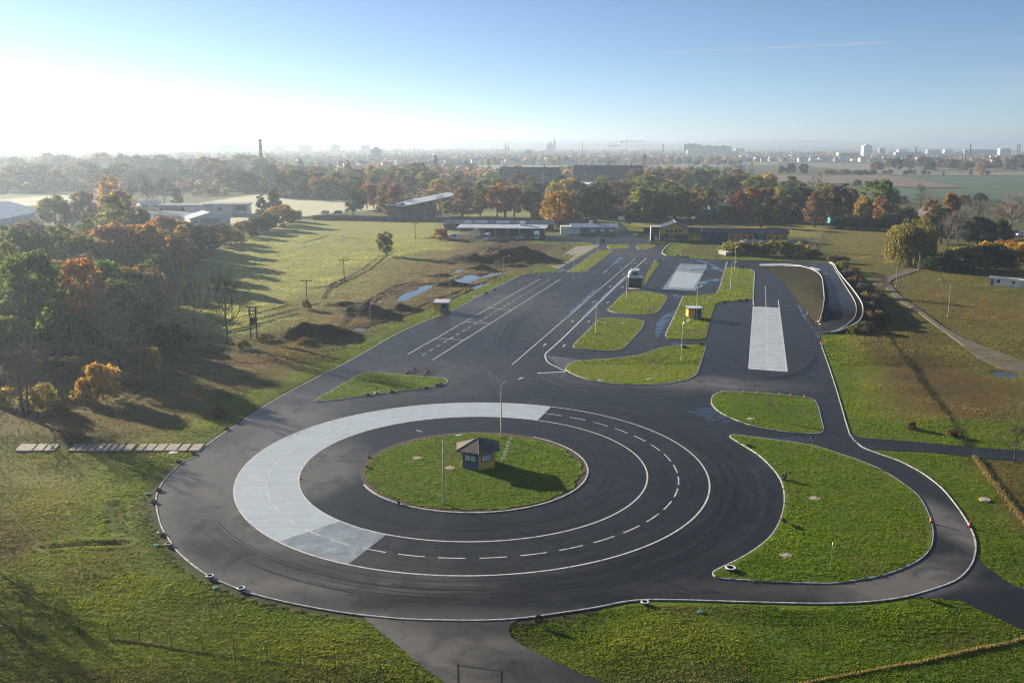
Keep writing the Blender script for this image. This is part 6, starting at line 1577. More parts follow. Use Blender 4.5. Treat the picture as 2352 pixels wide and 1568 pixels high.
# trees that stand out on their own
single = [
 ('bare', 52, 955, 765, 205, 'grey', 0, "tall bare tree with twin trunks near the left edge above the slab path"),
 ('bare', 66, 952, 800, 120, 'grey', 0, "slimmer bare stem growing right beside the tall bare tree at the left edge"),
 ('shrub', 238, 918, 836, 104, 'gold', .45, "orange and yellow bush in front of the dark wood on the left"),
 ('shrub', 92, 940, 884, 74, 'yellow', .1, "bright yellow low bush under the bare tree at the left edge"),
 ('shrub', 15, 930, 892, 60, 'yellow', .3, "yellow green bush at the very left edge beneath the bare tree"),
 ('bare', 450, 782, 628, 78, 'brown', 0, "smaller of the two bare trees standing before the sunlit field"),
 ('bare', 522, 790, 606, 112, 'brown', 0, "larger of the two bare trees standing before the sunlit field"),
 ('shrub', 388, 792, 744, 84, 'dark', .6, "dark green bush with yellow tips left of the two bare trees"),
 ('shrub', 425, 782, 752, 44, 'yellow', .5, "yellow tipped bush beside the foot of the smaller bare tree"),
 ('shrub', 354, 845, 800, 30, 'yellow', .3, "small yellow shrub at the edge of the dark wood by the brown grass"),
 ('bare', 278, 862, 690, 150, 'grey', 0, "big grey twiggy tree right behind the orange and yellow bush"),
 ('bare', 330, 850, 740, 90, 'grey', 0, "low grey thicket tree right of the big twiggy tree"),
 ('sparse', 318, 800, 640, 130, 'olive', .2, "yellow-green thin crowned tree at the right front of the wood"),
 ('round', 80, 800, 585, 150, 'green', .35, "large green tree with mixed crown in the middle of the left wood"),
 ('round', 195, 770, 598, 92, 'orange', .25, "orange topped tree glowing above the dark left wood"),
 ('bare', 372, 700, 628, 70, 'pink', 0, "pinkish bare tree at the field side of the wood"),
 ('bare', 240, 800, 640, 90, 'grey', 0, "grey bare tree between the orange top and the yellow-green crown"),
 ('shrub', 702, 710, 688, 24, 'brown', .2, "tuft of brown scrub round the nearer power pole"),
 ('round', 886, 588, 533, 38, 'olive', .5, "small round tree alone in the middle of the field"),
 ('shrub', 1011, 550, 525, 42, 'rust', .6, "low spreading tree left of the white caravan"),
 ('round', 1283, 522, 440, 72, 'gold', .15, "big golden tree beside the gatehouse"),
 ('round', 1230, 513, 489, 25, 'dark', .6, "round dark evergreen bush in front of the concrete wall"),
 ('bare', 988, 508, 466, 30, 'pink', 0, "thin bare shrub tree at the wall left of the derelict building"),
 ('willow', 2088, 610, 506, 106, 'olive', .15, "large yellow-green weeping willow on the right meadow"),
 ('sparse', 2024, 682, 622, 48, 'brown', .2, "small thin brown tree by the bend of the dirt path"),
 ('bare', 1879, 578, 530, 44, 'grey', 0, "grey bare tree at the right end of the golden bushes"),
 ('sparse', 1766, 965, 910, 22, 'olive', .5, "little young tree in the middle of the small tree island"),
 ('round', 1442, 521, 485, 17, 'dark', .6, "small dark tree on the lawn by the gate lane"),
 ('tall', 1747, 522, 474, 42, 'dark', .4, "dark pine with bare foot standing behind the long wing"),
 ('bare', 2330, 1060, 970, 90, 'pink', 0, "bare pale shrub at the right edge beside the access road"),
 ('shrub', 2186, 1002, 985, 22, 'brown', .2, "dark dead shrub heap at the fence end near the access road"),
 ('shrub', 2095, 985, 968, 24, 'brown', .1, "dry brown bush in the meadow near the access road"),
 ('sparse', -40, 1290, 1130, 110, 'brown', .1, "thin brown leafy tree reaching in from the left edge"),
]
for e in single: tree(*e[:7], e[7])
# trees that stand just off the left edge and throw the shadows on the lower lawn
for x, yb, h_, w_, c_, lb in ((-190, 1275, 12, 9, 'bare', "bare tree standing just off the left edge, nearest the slab path"), (-330, 1330, 14, 10, 'bare', "bare tree standing off the left edge beside the lower lawn"), (-420, 1400, 14, 9, 'brown', "thin brown tree standing off the left edge by the wire fence")):
    b = P(x, yb); t = thing('bare_tree' if c_ == 'bare' else 'thin_tree', lb, 'tree', b, 1.0, "trees off the left edge"); tr, cr, H, W = PRO['sparse' if c_ == 'brown' else 'bare', 1]; t.scale = (w_ / W, w_ / W, h_ / H); link("trunk", tr, t); o = link("crown" if c_ == 'brown' else "branches", cr, t); o.color = PALETTE['brown' if c_ == 'brown' else 'grey'][0] + (.4,)
    if c_ == 'brown': q_ = link("branches", PRO['bare', 1][1], t); q_.color = (.1, .08, .066, 1)

# the wood on the left, hand placed from front to back
W1 = [('round', -25, 850, 735, 110, 'green', .5), ('round', 20, 830, 728, 100, 'olive', .6), ('oval', 130, 832, 750, 70, 'dark', .5), ('round', 165, 812, 725, 80, 'green', .6), ('sparse', 215, 790, 690, 80, 'brown', .3), ('round', 300, 770, 680, 100, 'dark', .5), ('shrub', 330, 800, 740, 90, 'dark', .5), ('sparse', 110, 850, 780, 70, 'brown', .3), ('shrub', 180, 862, 830, 80, 'brown', .4), ('shrub', 60, 872, 835, 90, 'olive', .5),
      ('round', 20, 735, 560, 110, 'olive', .5), ('oval', 130, 720, 600, 80, 'rust', .4), ('round', 245, 720, 600, 90, 'green', .6), ('bare', 300, 715, 620, 80, 'grey', 0), ('round', 345, 705, 620, 70, 'brown', .6), ('sparse', 390, 690, 625, 60, 'pink', .2), ('round', -40, 700, 570, 100, 'dark', .5)]
row(W1, "in the left wood's front", "trees in the front of the left wood")
W2 = [('round', 5, 650, 530, 100, 'olive', .5), ('round', 60, 655, 525, 90, 'green', .5), ('round', 110, 650, 540, 90, 'dark', .5), ('oval', 150, 640, 520, 80, 'olive', .6), ('round', 195, 650, 545, 80, 'green', .4), ('round', 232, 640, 552, 70, 'lime', .3), ('round', 270, 640, 515, 90, 'rust', .5), ('oval', 310, 635, 520, 75, 'orange', .4), ('round', 345, 640, 515, 70, 'orange', .45), ('round', 385, 625, 530, 70, 'brown', .6), ('oval', 415, 610, 520, 65, 'rust', .5), ('round', 445, 600, 515, 60, 'dark', .4),
      ('round', 380, 575, 498, 60, 'orange', .3), ('round', 412, 570, 505, 60, 'gold', .4), ('sparse', 455, 575, 508, 60, 'brown', .4), ('round', 480, 580, 520, 60, 'dark', .5), ('round', 505, 565, 512, 55, 'brown', .5), ('shrub', 530, 560, 525, 60, 'olive', .5), ('shrub', 560, 545, 508, 60, 'brown', .5), ('shrub', 590, 535, 498, 60, 'dark', .5), ('shrub', 620, 528, 488, 66, 'brown', .6), ('shrub', 650, 518, 472, 74, 'rust', .6), ('shrub', 674, 510, 482, 40, 'olive', .6)]
row(W2, "on the left wood's field side", "trees on the field side of the left wood")
W3 = [('round', 30, 600, 520, 70, 'dark', .5), ('round', 75, 600, 510, 80, 'brown', .5), ('bare', 160, 585, 455, 90, 'grey', 0), ('sparse', 215, 570, 470, 70, 'yellow', .4), ('tall', 268, 580, 448, 62, 'lime', .4), ('oval', 285, 560, 440, 60, 'orange', .3), ('round', 235, 560, 490, 70, 'olive', .5), ('round', 320, 560, 478, 60, 'brown', .5), ('oval', 252, 500, 405, 50, 'orange', .35), ('sparse', 305, 500, 420, 60, 'rust', .4), ('bare', 378, 475, 398, 46, 'dark', 0), ('bare', 340, 480, 402, 34, 'dark', 0), ('tall', 407, 475, 432, 26, 'dark', .4), ('sparse', 352, 478, 430, 40, 'rust', .3),
      ('round', 130, 530, 450, 70, 'olive', .5), ('round', 195, 520, 440, 60, 'brown', .5), ('tall', 601, 502, 448, 24, 'dark', .5), ('oval', 632, 494, 436, 36, 'dark', .5), ('shrub', 455, 450, 435, 30, 'olive', .4), ('shrub', 485, 448, 430, 36, 'olive', .4), ('shrub', 520, 447, 432, 30, 'lime', .3)]
row(W3, "round the white flat-roofed blocks", "trees round the white blocks")
# inner ranks of the wood, spread over its ground
WOOD = D(0, -70, 800, -70, 590, 60, 580, 200, 572, 330, 562, 400, 560, 440, 572, 450, 592, 390, 652, 360, 720, 315, 745, 240, 755, 60, 770)
R4 = random.Random(41); pts_ = []
wp = [P(x, y) for x, y in WOOD]; tries = 0
while len(pts_) < 96 and tries < 20000:
    tries += 1
    X, Y = R4.uniform(min(p[0] for p in wp), max(p[0] for p in wp)), R4.uniform(min(p[1] for p in wp), max(p[1] for p in wp))
    if out_of([(p[0], p[1]) for p in wp], X, Y) or any((X - a) ** 2 + (Y - b) ** 2 < 49 for a, b in pts_): continue
    pts_.append((X, Y))
pts_.sort(key=lambda p: p[1]); hf = len(pts_) // 2
for part_, nm in ((pts_[:hf], "in the left wood's middle"), (pts_[hf:], "in the left wood's back")):
    for i, (X, Y) in enumerate(sorted(part_, key=lambda p: p[0] / p[1])):
        kd = R4.choice(['round', 'oval', 'round', 'sparse', 'oval', 'tall', 'round']); c_ = R4.choice(['green', 'green', 'olive', 'lime', 'olive', 'brown', 'green', 'dark', 'gold', 'olive', 'rust', 'brown'])
        v = TCOUNT[0] % NV[kd]; TCOUNT[0] += 1; tr, cr, H, W = PRO[kd, v]; h_, w_ = R4.uniform(7, 12), R4.uniform(7, 10.5) * (.7 if kd == 'tall' else 1)
        t = thing(KW[kd][0], f"{PALETTE[c_][1]} {KW[kd][1]}, " + (f"{nth(i)} from the left {nm}" if i else f"leftmost {nm}"), 'tree', (X, Y, 0), R4.uniform(0, 6), "trees " + nm); t.scale = (w_ / W, w_ / W, h_ / H)
        link("trunk", tr, t); o = link("crown", cr, t); c = PALETTE[c_][0]; o.color = c + (R4.uniform(.3, .8),)
        if kd == 'sparse': q_ = link("branches", PRO['bare', v][1], t); q_.color = (.1, .08, .066, 1)
# row behind the concrete wall
W4 = [('round', 811, 495, 441, 40, 'dark', .4), ('oval', 829, 482, 436, 28, 'dark', .5), ('round', 843, 480, 420, 36, 'orange', .2), ('round', 858, 479, 424, 34, 'rust', .2), ('oval', 870, 478, 424, 28, 'orange', .3), ('oval', 883, 492, 425, 36, 'brown', .4), ('oval', 908, 494, 423, 42, 'rust', .5),
      ('sparse', 1012, 498, 443, 50, 'yellow', .1), ('round', 1029, 496, 462, 34, 'lime', .5), ('oval', 1062, 497, 431, 50, 'rust', .5), ('oval', 1103, 496, 421, 36, 'olive', .7), ('round', 1142, 498, 423, 48, 'orange', .3), ('round', 1181, 499, 429, 50, 'rust', .6), ('round', 1221, 500, 437, 46, 'brown', .6)]
row(W4, "in the row behind the concrete wall", "trees behind the concrete wall")
W5 = [('round', 1322, 500, 440, 52, 'rust', .5), ('round', 1347, 502, 430, 56, 'dark', .6), ('oval', 1378, 502, 420, 54, 'brown', .7), ('round', 1402, 502, 434, 50, 'olive', .6), ('sparse', 1426, 502, 444, 30, 'olive', .5), ('shrub', 1452, 503, 470, 40, 'dark', .5), ('tall', 1468, 503, 432, 44, 'lime', .3), ('round', 1494, 503, 436, 48, 'lime', .4), ('shrub', 1510, 504, 476, 40, 'dark', .5), ('oval', 1524, 503, 440, 44, 'brown', .7), ('round', 1552, 504, 428, 50, 'olive', .7), ('round', 1580, 504, 440, 44, 'rust', .4), ('round', 1600, 503, 452, 38, 'gold', .05), ('oval', 1622, 500, 430, 48, 'olive', .5), ('round', 1660, 505, 470, 30, 'lime', .5), ('oval', 1695, 505, 440, 46, 'red', .3), ('oval', 1722, 506, 432, 44, 'orange', .5), ('round', 1757, 507, 432, 46, 'rust', .4), ('oval', 1784, 509, 438, 56, 'yellow', .3), ('round', 1812, 509, 452, 44, 'gold', .3), ('tall', 1838, 510, 425, 52, 'dark', .5)]
row(W5, "in the band along the timber fence", "trees along the timber fence")
W6 = [('oval', 1871, 521, 440, 50, 'brown', .4), ('round', 1902, 510, 426, 54, 'brown', .6), ('tall', 1930, 510, 424, 42, 'dark', .5), ('oval', 1950, 508, 434, 40, 'rust', .4), ('oval', 1976, 520, 452, 32, 'yellow', .3), ('round', 2012, 515, 414, 80, 'green', .2), ('oval', 2022, 525, 452, 42, 'rust', .3), ('shrub', 1998, 528, 500, 60, 'dark', .5), ('shrub', 1950, 525, 502, 70, 'dark', .6), ('shrub', 2050, 530, 490, 60, 'dark', .6), ('shrub', 2078, 520, 476, 60, 'olive', .6),
      ('bare', 2113, 480, 416, 34, 'dark', 0), ('bare', 2134, 482, 430, 40, 'grey', 0), ('oval', 2138, 540, 462, 50, 'rust', .6), ('round', 2176, 530, 444, 40, 'orange', .4), ('oval', 2160, 560, 480, 60, 'dark', .5), ('bare', 2176, 575, 482, 70, 'grey', 0), ('bare', 2197, 577, 478, 76, 'grey', 0), ('bare', 2243, 548, 440, 100, 'grey', 0), ('bare', 2316, 548, 428, 110, 'grey', 0), ('oval', 2245, 565, 500, 70, 'dark', .5), ('shrub', 2290, 560, 505, 60, 'dark', .5), ('bare', 2365, 545, 440, 90, 'grey', 0), ('shrub', 2215, 470, 448, 40, 'brown', .5), ('shrub', 2250, 462, 444, 30, 'dark', .5), ('shrub', 2070, 468, 450, 40, 'brown', .5), ('shrub', 2320, 500, 470, 50, 'brown', .5)]
row(W6, "right of the lawn", "trees at the right")
# bramble bank on the right and the golden bushes below the wing
W7 = [('shrub', 2150, 622, 584, 60, 'dark', .5), ('shrub', 2190, 622, 576, 80, 'dark', .6), ('shrub', 2235, 620, 566, 84, 'olive', .7), ('shrub', 2285, 622, 564, 84, 'dark', .6), ('shrub', 2330, 620, 560, 80, 'gold', .6), ('shrub', 2370, 615, 558, 70, 'gold', .5), ('shrub', 2270, 590, 556, 70, 'gold', .7), ('shrub', 2320, 588, 552, 70, 'orange', .6), ('shrub', 2210, 598, 566, 60, 'olive', .5)]
row(W7, "in the bramble bank at the right", "bushes of the right bramble bank")
W8 = [('shrub', 1674, 583, 556, 46, 'lime', .1), ('shrub', 1700, 586, 556, 44, 'olive', .3), ('shrub', 1722, 587, 556, 40, 'brown', .3), ('shrub', 1745, 588, 556, 40, 'olive', .4), ('shrub', 1774, 588, 554, 46, 'lime', .2), ('shrub', 1795, 586, 552, 46, 'olive', .6), ('shrub', 1830, 588, 557, 46, 'lime', .15), ('shrub', 1855, 582, 562, 12, 'yellow', .0), ('shrub', 1872, 592, 574, 36, 'brown', .2)]
row(W8, "of the yellowish bushes below the wing", "golden bushes below the wing")
# embankment scrub under the right loop
W9 = [('shrub', 1918, 603, 586, 34, 'grey', .2), ('shrub', 1934, 622, 600, 36, 'olive', .3), ('shrub', 1950, 642, 618, 38, 'grey', .2), ('shrub', 1963, 662, 636, 40, 'brown', .3), ('shrub', 1976, 680, 652, 42, 'grey', .3), ('shrub', 1988, 702, 672, 44, 'olive', .3), ('shrub', 1996, 724, 694, 46, 'grey', .3), ('shrub', 2000, 746, 716, 46, 'brown', .4), ('shrub', 1985, 762, 738, 44, 'grey', .3), ('shrub', 2015, 740, 714, 36, 'olive', .3),
      ('shrub', 1938, 604, 588, 30, 'grey', .2), ('shrub', 1960, 630, 612, 34, 'brown', .3), ('shrub', 2008, 700, 676, 40, 'grey', .3), ('shrub', 1955, 765, 748, 34, 'olive', .3)]
row(W9, "outside the banked loop", "scrub on the loop embankment")
# scrub in the brown grass on the left
W10 = [('shrub', 165, 1010, 985, 60, 'brown', .3), ('shrub', 130, 960, 930, 50, 'brown', .4), ('shrub', 505, 955, 935, 40, 'brown', .3), ('shrub', 300, 890, 865, 60, 'brown', .5), ('shrub', 460, 800, 785, 40, 'olive', .4), ('shrub', 560, 800, 780, 30, 'olive', .4), ('shrub', 700, 790, 775, 40, 'brown', .4), ('shrub', 610, 780, 765, 40, 'brown', .3)]
row(W10, "of the low scrub left of the track", "low scrub left of the track")

# middle distance: ranks of trees, each its own tree
def fill(seed, n, xs, base, tops, width, cols, kinds):
    R = random.Random(seed); out = []
    for i in range(n):
        x = xs[0] + (xs[1] - xs[0]) * (i + R.uniform(.1, .9)) / n; yb = R.uniform(*base); k = R.choice(kinds); c = R.choice(cols)
        w = 1.2 * R.uniform(*width) * (.6 if k in ('spruce', 'tall') else (.35 if k == 'poplar' else 1)); h = R.uniform(*tops) * (1.25 if k in ('poplar', 'spruce') else 1)
        out.append((k, x, yb, yb - h, w, 'dark' if k == 'spruce' else c, R.uniform(.2, .7)))
    return out
AUT = ['rust', 'orange', 'brown', 'olive', 'dark', 'green', 'green', 'brown', 'olive', 'gold', 'lime']
row(fill(1, 26, (640, 1000), (440, 457), (42, 62), (34, 50), AUT, ['round', 'oval', 'tall', 'round', 'spruce', 'sparse']), "in the rank beyond the frosted field", "trees beyond the frosted field", True)
row(fill(2, 22, (640, 1010), (416, 434), (34, 52), (28, 40), AUT, ['round', 'oval', 'spruce', 'poplar', 'round']), "in the second frosted field rank", "second rank beyond the frosted field", True)
row(fill(3, 26, (1000, 1480), (448, 470), (36, 56), (30, 46), AUT, ['round', 'oval', 'round', 'spruce', 'sparse']), "in the rank before the dark barracks", "trees before the barracks", True)
row(fill(4, 30, (1440, 1900), (455, 485), (44, 66), (34, 50), AUT + ['yellow', 'red'], ['round', 'oval', 'round', 'spruce', 'sparse', 'tall']), "in the second timber fence rank", "second rank behind the timber fence", True)
row(fill(5, 22, (1440, 1760), (425, 450), (34, 50), (28, 40), AUT + ['red'], ['round', 'oval', 'round', 'spruce', 'spruce']), "in the third timber fence rank", "third rank behind the timber fence", True)
row(fill(6, 30, (-10, 640), (422, 443), (42, 60), (44, 62), ['brown', 'olive', 'rust', 'dark', 'green', 'brown'], ['round', 'oval', 'sparse', 'round', 'tall']), "in the hazy wood beyond the barn", "trees of the hazy wood", True)
row(fill(7, 26, (-10, 640), (398, 418), (36, 54), (34, 48), ['brown', 'olive', 'rust', 'dark'], ['round', 'oval', 'round', 'sparse']), "at the hazy wood's back", "far rank of the hazy wood", True)
# field trees and the belt at the far right
FT = [('round', 2079, 403, 392, 12, 'dark', .5), ('round', 2090, 402, 389, 10, 'dark', .5), ('round', 2100, 403, 392, 9, 'brown', .5), ('round', 2122, 402, 391, 10, 'dark', .5), ('round', 2133, 402, 393, 7, 'brown', .5), ('round', 2166, 405, 396, 6, 'dark', .5), ('sparse', 2208, 403, 393, 8, 'lime', .4), ('oval', 2229, 403, 390, 8, 'brown', .4), ('tall', 2255, 404, 385, 10, 'orange', .3), ('round', 2268, 403, 393, 10, 'dark', .5),
      ('shrub', 1968, 402, 391, 22, 'dark', .5), ('shrub', 1985, 402, 390, 22, 'rust', .4), ('shrub', 2003, 402, 389, 18, 'brown', .5), ('round', 2030, 402, 391, 14, 'rust', .3), ('round', 2043, 402, 389, 12, 'dark', .5), ('shrub', 1940, 401, 389, 26, 'brown', .5), ('shrub', 1905, 401, 389, 30, 'rust', .5), ('round', 1845, 402, 377, 20, 'dark', .5), ('round', 1815, 402, 376, 22, 'dark', .6), ('round', 1795, 402, 381, 16, 'green', .5), ('shrub', 1968, 428, 413, 20, 'dark', .5)]
row(FT, "in the far right fields", "lone trees of the far fields", True)
row(fill(8, 26, (2010, 2370), (388, 394), (22, 33), (18, 28), ['brown', 'rust', 'dark', 'pink', 'brown'], ['round', 'oval', 'round', 'sparse']), "in the tree belt beyond the far fields", "tree belt beyond the far fields", True)
POP = [('poplar', x, b_, t_, w_, 'brown', .5) for x, b_, t_, w_ in ((616, 402, 353, 7), (1122, 410, 365, 6), (1248, 432, 391, 6), (1395, 378, 352, 5), (1458, 380, 350, 5), (1478, 396, 355, 12), (1410, 380, 356, 4), (1420, 381, 357, 4), (624, 402, 360, 6))]
row(POP, "of the poplars on the middle skyline", "poplars on the skyline", True)
# ------------------------------------------------------------------ far fields, town, woods and hills
def field(pts, z, cols, name="field"):
    sheet(name, [P(x, y, 0) for x, y in pts], z, simple(name + "_soil", cols, .95, var=.18, scale=.02))
field(D(18, -60, 252, 300, 250, 640, 252, 850, 285, 1040, 318, 850, 317, 640, 312, 480, 298, 200, 292, -60, 290), .5, (.16, .115, .085), "ploughed_field")
field(D(18, 660, 254, 1000, 256, 1500, 262, 1500, 420, 900, 372, 660, 380, 640, 320, 1042, 322), .35, (.045, .095, .045))
field(D(18, 200, 186, 700, 196, 1500, 236, 1500, 256, 900, 252, 660, 250, 560, 236, 230, 206), .4, (.17, .165, .095))
field(D(0, 1090, 379, 1330, 381, 1500, 380, 1790, 372, 1790, 378, 1560, 388, 1330, 396, 1330, 430, 1300, 430, 1290, 396, 1100, 394), .3, (.15, .19, .08))
def blob_mesh(name, trees, m, k=26):
    """trees: x, y, height, width, colour - a wood that reads as one mass"""
    R = np.random.RandomState(4); V, Cc = [], []
    for x, y, h, w, c in trees:
        u = R.normal(size=(k, 3)); u /= np.linalg.norm(u, axis=1)[:, None]
        p = np.array([x, y, h * .55]) + u * np.array([w / 2, w / 2, h * .48]) * R.uniform(.6, 1, (k, 1))
        a = np.cross(u + R.normal(size=(k, 3)) * .4, R.normal(size=(k, 3))); a /= np.linalg.norm(a, axis=1)[:, None]; b = np.cross(u, a)
        s = w * .24 * R.uniform(.6, 1.3, (k, 1)); q = np.stack([p - a * s - b * s, p + a * s - b * s * .7, p + a * s * .8 + b * s, p - a * s + b * s * .8], 1)
        V.append(q.reshape(-1, 3)); cc = np.array(c) * R.uniform(.7, 1.35, (k, 1)); Cc.append(np.repeat(cc, 4, 0))
    V, Cc = np.concatenate(V), np.concatenate(Cc)
    me = mesh_np(name, V, np.arange(len(V)).reshape(-1, 4), m)
    at = me.attributes.new("tint", 'FLOAT_COLOR', 'POINT'); at.data.foreach_set("color", np.concatenate([Cc, np.ones((len(Cc), 1))], 1).ravel())
    return link(name, me)
m = bpy.data.materials.new("far_foliage"); m.use_nodes = True; n_, l_ = m.node_tree.nodes, m.node_tree.links; n_.clear()
o_ = n_.new("ShaderNodeOutputMaterial"); d_ = n_.new("ShaderNodeBsdfDiffuse"); t_ = n_.new("ShaderNodeBsdfTranslucent"); x_ = n_.new("ShaderNodeMixShader"); x_.inputs[0].default_value = .42
at_ = n_.new("ShaderNodeAttribute"); at_.attribute_name = "tint"
for q_ in (d_, t_): l_.new(at_.outputs["Color"], q_.inputs[0])
l_.new(d_.outputs[0], x_.inputs[1]); l_.new(t_.outputs[0], x_.inputs[2]); l_.new(x_.outputs[0], o_.inputs[0]); M_FAR = m
RF = random.Random(12)
PC = [tuple(q * 1.25 for q in PALETTE[k][0]) for k in ('rust', 'brown', 'olive', 'dark', 'green', 'orange', 'dark', 'brown', 'pink')]
def scatter(n, xr, yr, hr, wr, keep=lambda x, y: True):
    out = []
    while len(out) < n:
        x, Y = RF.uniform(*xr), RF.uniform(*yr) if not callable(yr) else yr()
        if not keep(x, Y): continue
        p = at_dist(x, Y); out.append((p[0], p[1], RF.uniform(*hr), RF.uniform(*wr), RF.choice(PC)))
    return out
def openland(x, Y):                                             # keep the far fields clear
    d = math.hypot(0, Y)
    y = 784 + F_PX * math.tan(math.atan2(CAM_H, Y) - PITCH) + (x - 1176) * .0045
    if 1700 < x and 372 < y < 470: return False
    if 1080 < x < 1760 and 380 < y < 400: return False
    return True
inv = lambda a, b: (lambda: 1 / RF.uniform(1 / b, 1 / a))
w = blob_mesh("far_woods", scatter(700, (-60, 640), inv(1350, 2600), (10, 20), (9, 16)) + scatter(520, (640, 1700), inv(1000, 1900), (8, 15), (8, 14), openland) + scatter(900, (640, 2400), inv(1900, 3600), (8, 16), (9, 17), openland) + scatter(500, (-60, 700), inv(2600, 4600), (9, 16), (10, 20)) + scatter(900, (600, 2400), inv(3600, 7000), (8, 15), (14, 30), openland), M_FAR)
tag(w, "hazy far woods and garden trees spreading to the town on the skyline", "woods", kind='stuff')
# town houses as one mass, towers as things
def houses(name, n, xr, yfun, keep):
    mb = MB()
    for i in range(n):
        while True:
            x, Y = RF.uniform(*xr), yfun()
            if keep(x, Y): break
        X, Yp = at_dist(x, Y); L, W_, H_ = RF.uniform(9, 26), RF.uniform(8, 13), RF.uniform(4.5, 9); a = RF.uniform(-.6, .6); ca, sa = math.cos(a), math.sin(a)
        v = [(-L / 2, -W_ / 2, 0), (L / 2, -W_ / 2, 0), (L / 2, W_ / 2, 0), (-L / 2, W_ / 2, 0), (-L / 2, -W_ / 2, H_), (L / 2, -W_ / 2, H_), (L / 2, W_ / 2, H_), (-L / 2, W_ / 2, H_), (-L / 2, 0, H_ * 1.5), (L / 2, 0, H_ * 1.5)]
        v = [(X + p * ca - q * sa, Yp + p * sa + q * ca, z) for p, q, z in v]
        mw, mr = RF.choice((0, 0, 1)), RF.choice((2, 3, 3, 4))
        o = len(mb.v); mb.v += v
        for f, k in (((0, 1, 5, 4), mw), ((1, 2, 6, 9, 5), mw), ((2, 3, 7, 6), mw), ((3, 0, 4, 8, 7), mw), ((4, 5, 9, 8), mr), ((6, 7, 8, 9), mr)): mb.f.append(tuple(o + q for q in f)); mb.m.append(k)
    return mb.obj(name, [M_WHITEW, simple("cream_render", (.5, .42, .3), .9, scale=.02), simple("tile_roof", (.22, .085, .05), .9, scale=.05), M_ROOFW, M_ROOFG])
tag(houses("distant_town", 1500, (520, 2400), inv(2300, 6500), openland), "distant low town houses with pale walls between hazy trees", "town", kind='stuff')
tag(houses("distant_suburb", 170, (620, 1320), inv(1500, 2300), openland), "scattered suburb houses among the trees before the town", "suburb", kind='stuff')
# ------------------------------------------------------------------ undergrowth and grass tufts
def ground_pick(n, region, seed, power=1.0):
    R = np.random.RandomState(seed); q = np.array([(p[0], p[1]) for p in region]); out = []
    return R, q
def inside(q, x, y):
    c = np.zeros(len(x), bool)
    for a, b in zip(q, np.roll(q, -1, 0)):
        if a[1] != b[1]: c ^= ((a[1] > y) != (b[1] > y)) & (x < (b[0] - a[0]) * (y - a[1]) / (b[1] - a[1]) + a[0])
    return c
def spread(n, poly, hr, wr, cols, seed):
    R = np.random.RandomState(seed); q = np.array([p[:2] for p in poly]); out = []
    while len(out) < n:
        x, y = R.uniform(q[:, 0].min(), q[:, 0].max(), n), R.uniform(q[:, 1].min(), q[:, 1].max(), n)
        for X, Y in zip(x[inside(q, x, y)], y[inside(q, x, y)]): out.append((X, Y, R.uniform(*hr), R.uniform(*wr), PALETTE[cols[R.randint(len(cols))]][0]))
    return out[:n]
wd_ = [P(x, y) for x, y in WOOD]
u = blob_mesh("undergrowth", spread(900, wd_, (1.5, 4.0), (2.2, 4.5), ['olive', 'brown', 'olive', 'grey', 'dark', 'green'], 3), M_FAR, 60)
tag(u, "dark tangled undergrowth covering the floor of the left wood", "undergrowth", kind='stuff')
bnd = spread(420, G(0, 640, 455, 640, 440, 1000, 445, 1000, 468, 905, 464, 800, 459), (2, 5), (4, 8), ['dark', 'brown', 'olive', 'rust'], 5) + spread(700, G(0, 1290, 500, 1290, 470, 1480, 460, 1900, 470, 2060, 492, 2060, 512, 1900, 508, 1760, 505), (2, 6), (4, 8), ['dark', 'brown', 'olive', 'rust', 'dark'], 6) + spread(700, G(0, -60, 445, -60, 405, 640, 400, 640, 440, 400, 442, 200, 442), (4, 9), (6, 11), ['dark', 'brown', 'olive', 'rust', 'dark'], 7) + spread(360, G(0, 1000, 475, 1000, 440, 1440, 440, 1440, 478), (2, 6), (4, 8), ['dark', 'brown', 'olive', 'rust'], 8)
u = blob_mesh("undergrowth", bnd, M_FAR, 30); tag(u, "mixed scrub and hedges filling the gaps between the middle distance trees", "undergrowth", kind='stuff')
# tufts: thickest near the camera, thinning with distance
gxi = lambda x: np.clip(np.searchsorted(gx, x), 0, NX - 1); gyi = lambda y: np.clip(np.searchsorted(gy, y), 0, NY - 1)
d_isl = np.full(len(PX), 1e6)
for v_ in ISLW.values(): d_isl = np.minimum(d_isl, sdist(v_))
d_isl = np.minimum(d_isl, np.hypot(PX - RC[0], PY - RC[1]) - 14.2)
DT, DI, HH, TT = d_track.reshape(NY, NX), d_isl.reshape(NY, NX), HG.reshape(NY, NX), tint.reshape(NY, NX, 3)
def vn(x, y, sc, seed):
    T = np.random.RandomState(seed).rand(256, 256); x, y = x / sc, y / sc; xi, yi = np.floor(x).astype(int), np.floor(y).astype(int); fx, fy = x - xi, y - yi; fx, fy = fx * fx * (3 - 2 * fx), fy * fy * (3 - 2 * fy)
    return T[xi % 256, yi % 256] * (1 - fx) * (1 - fy) + T[(xi + 1) % 256, yi % 256] * fx * (1 - fy) + T[xi % 256, (yi + 1) % 256] * (1 - fx) * fy + T[(xi + 1) % 256, (yi + 1) % 256] * fx * fy
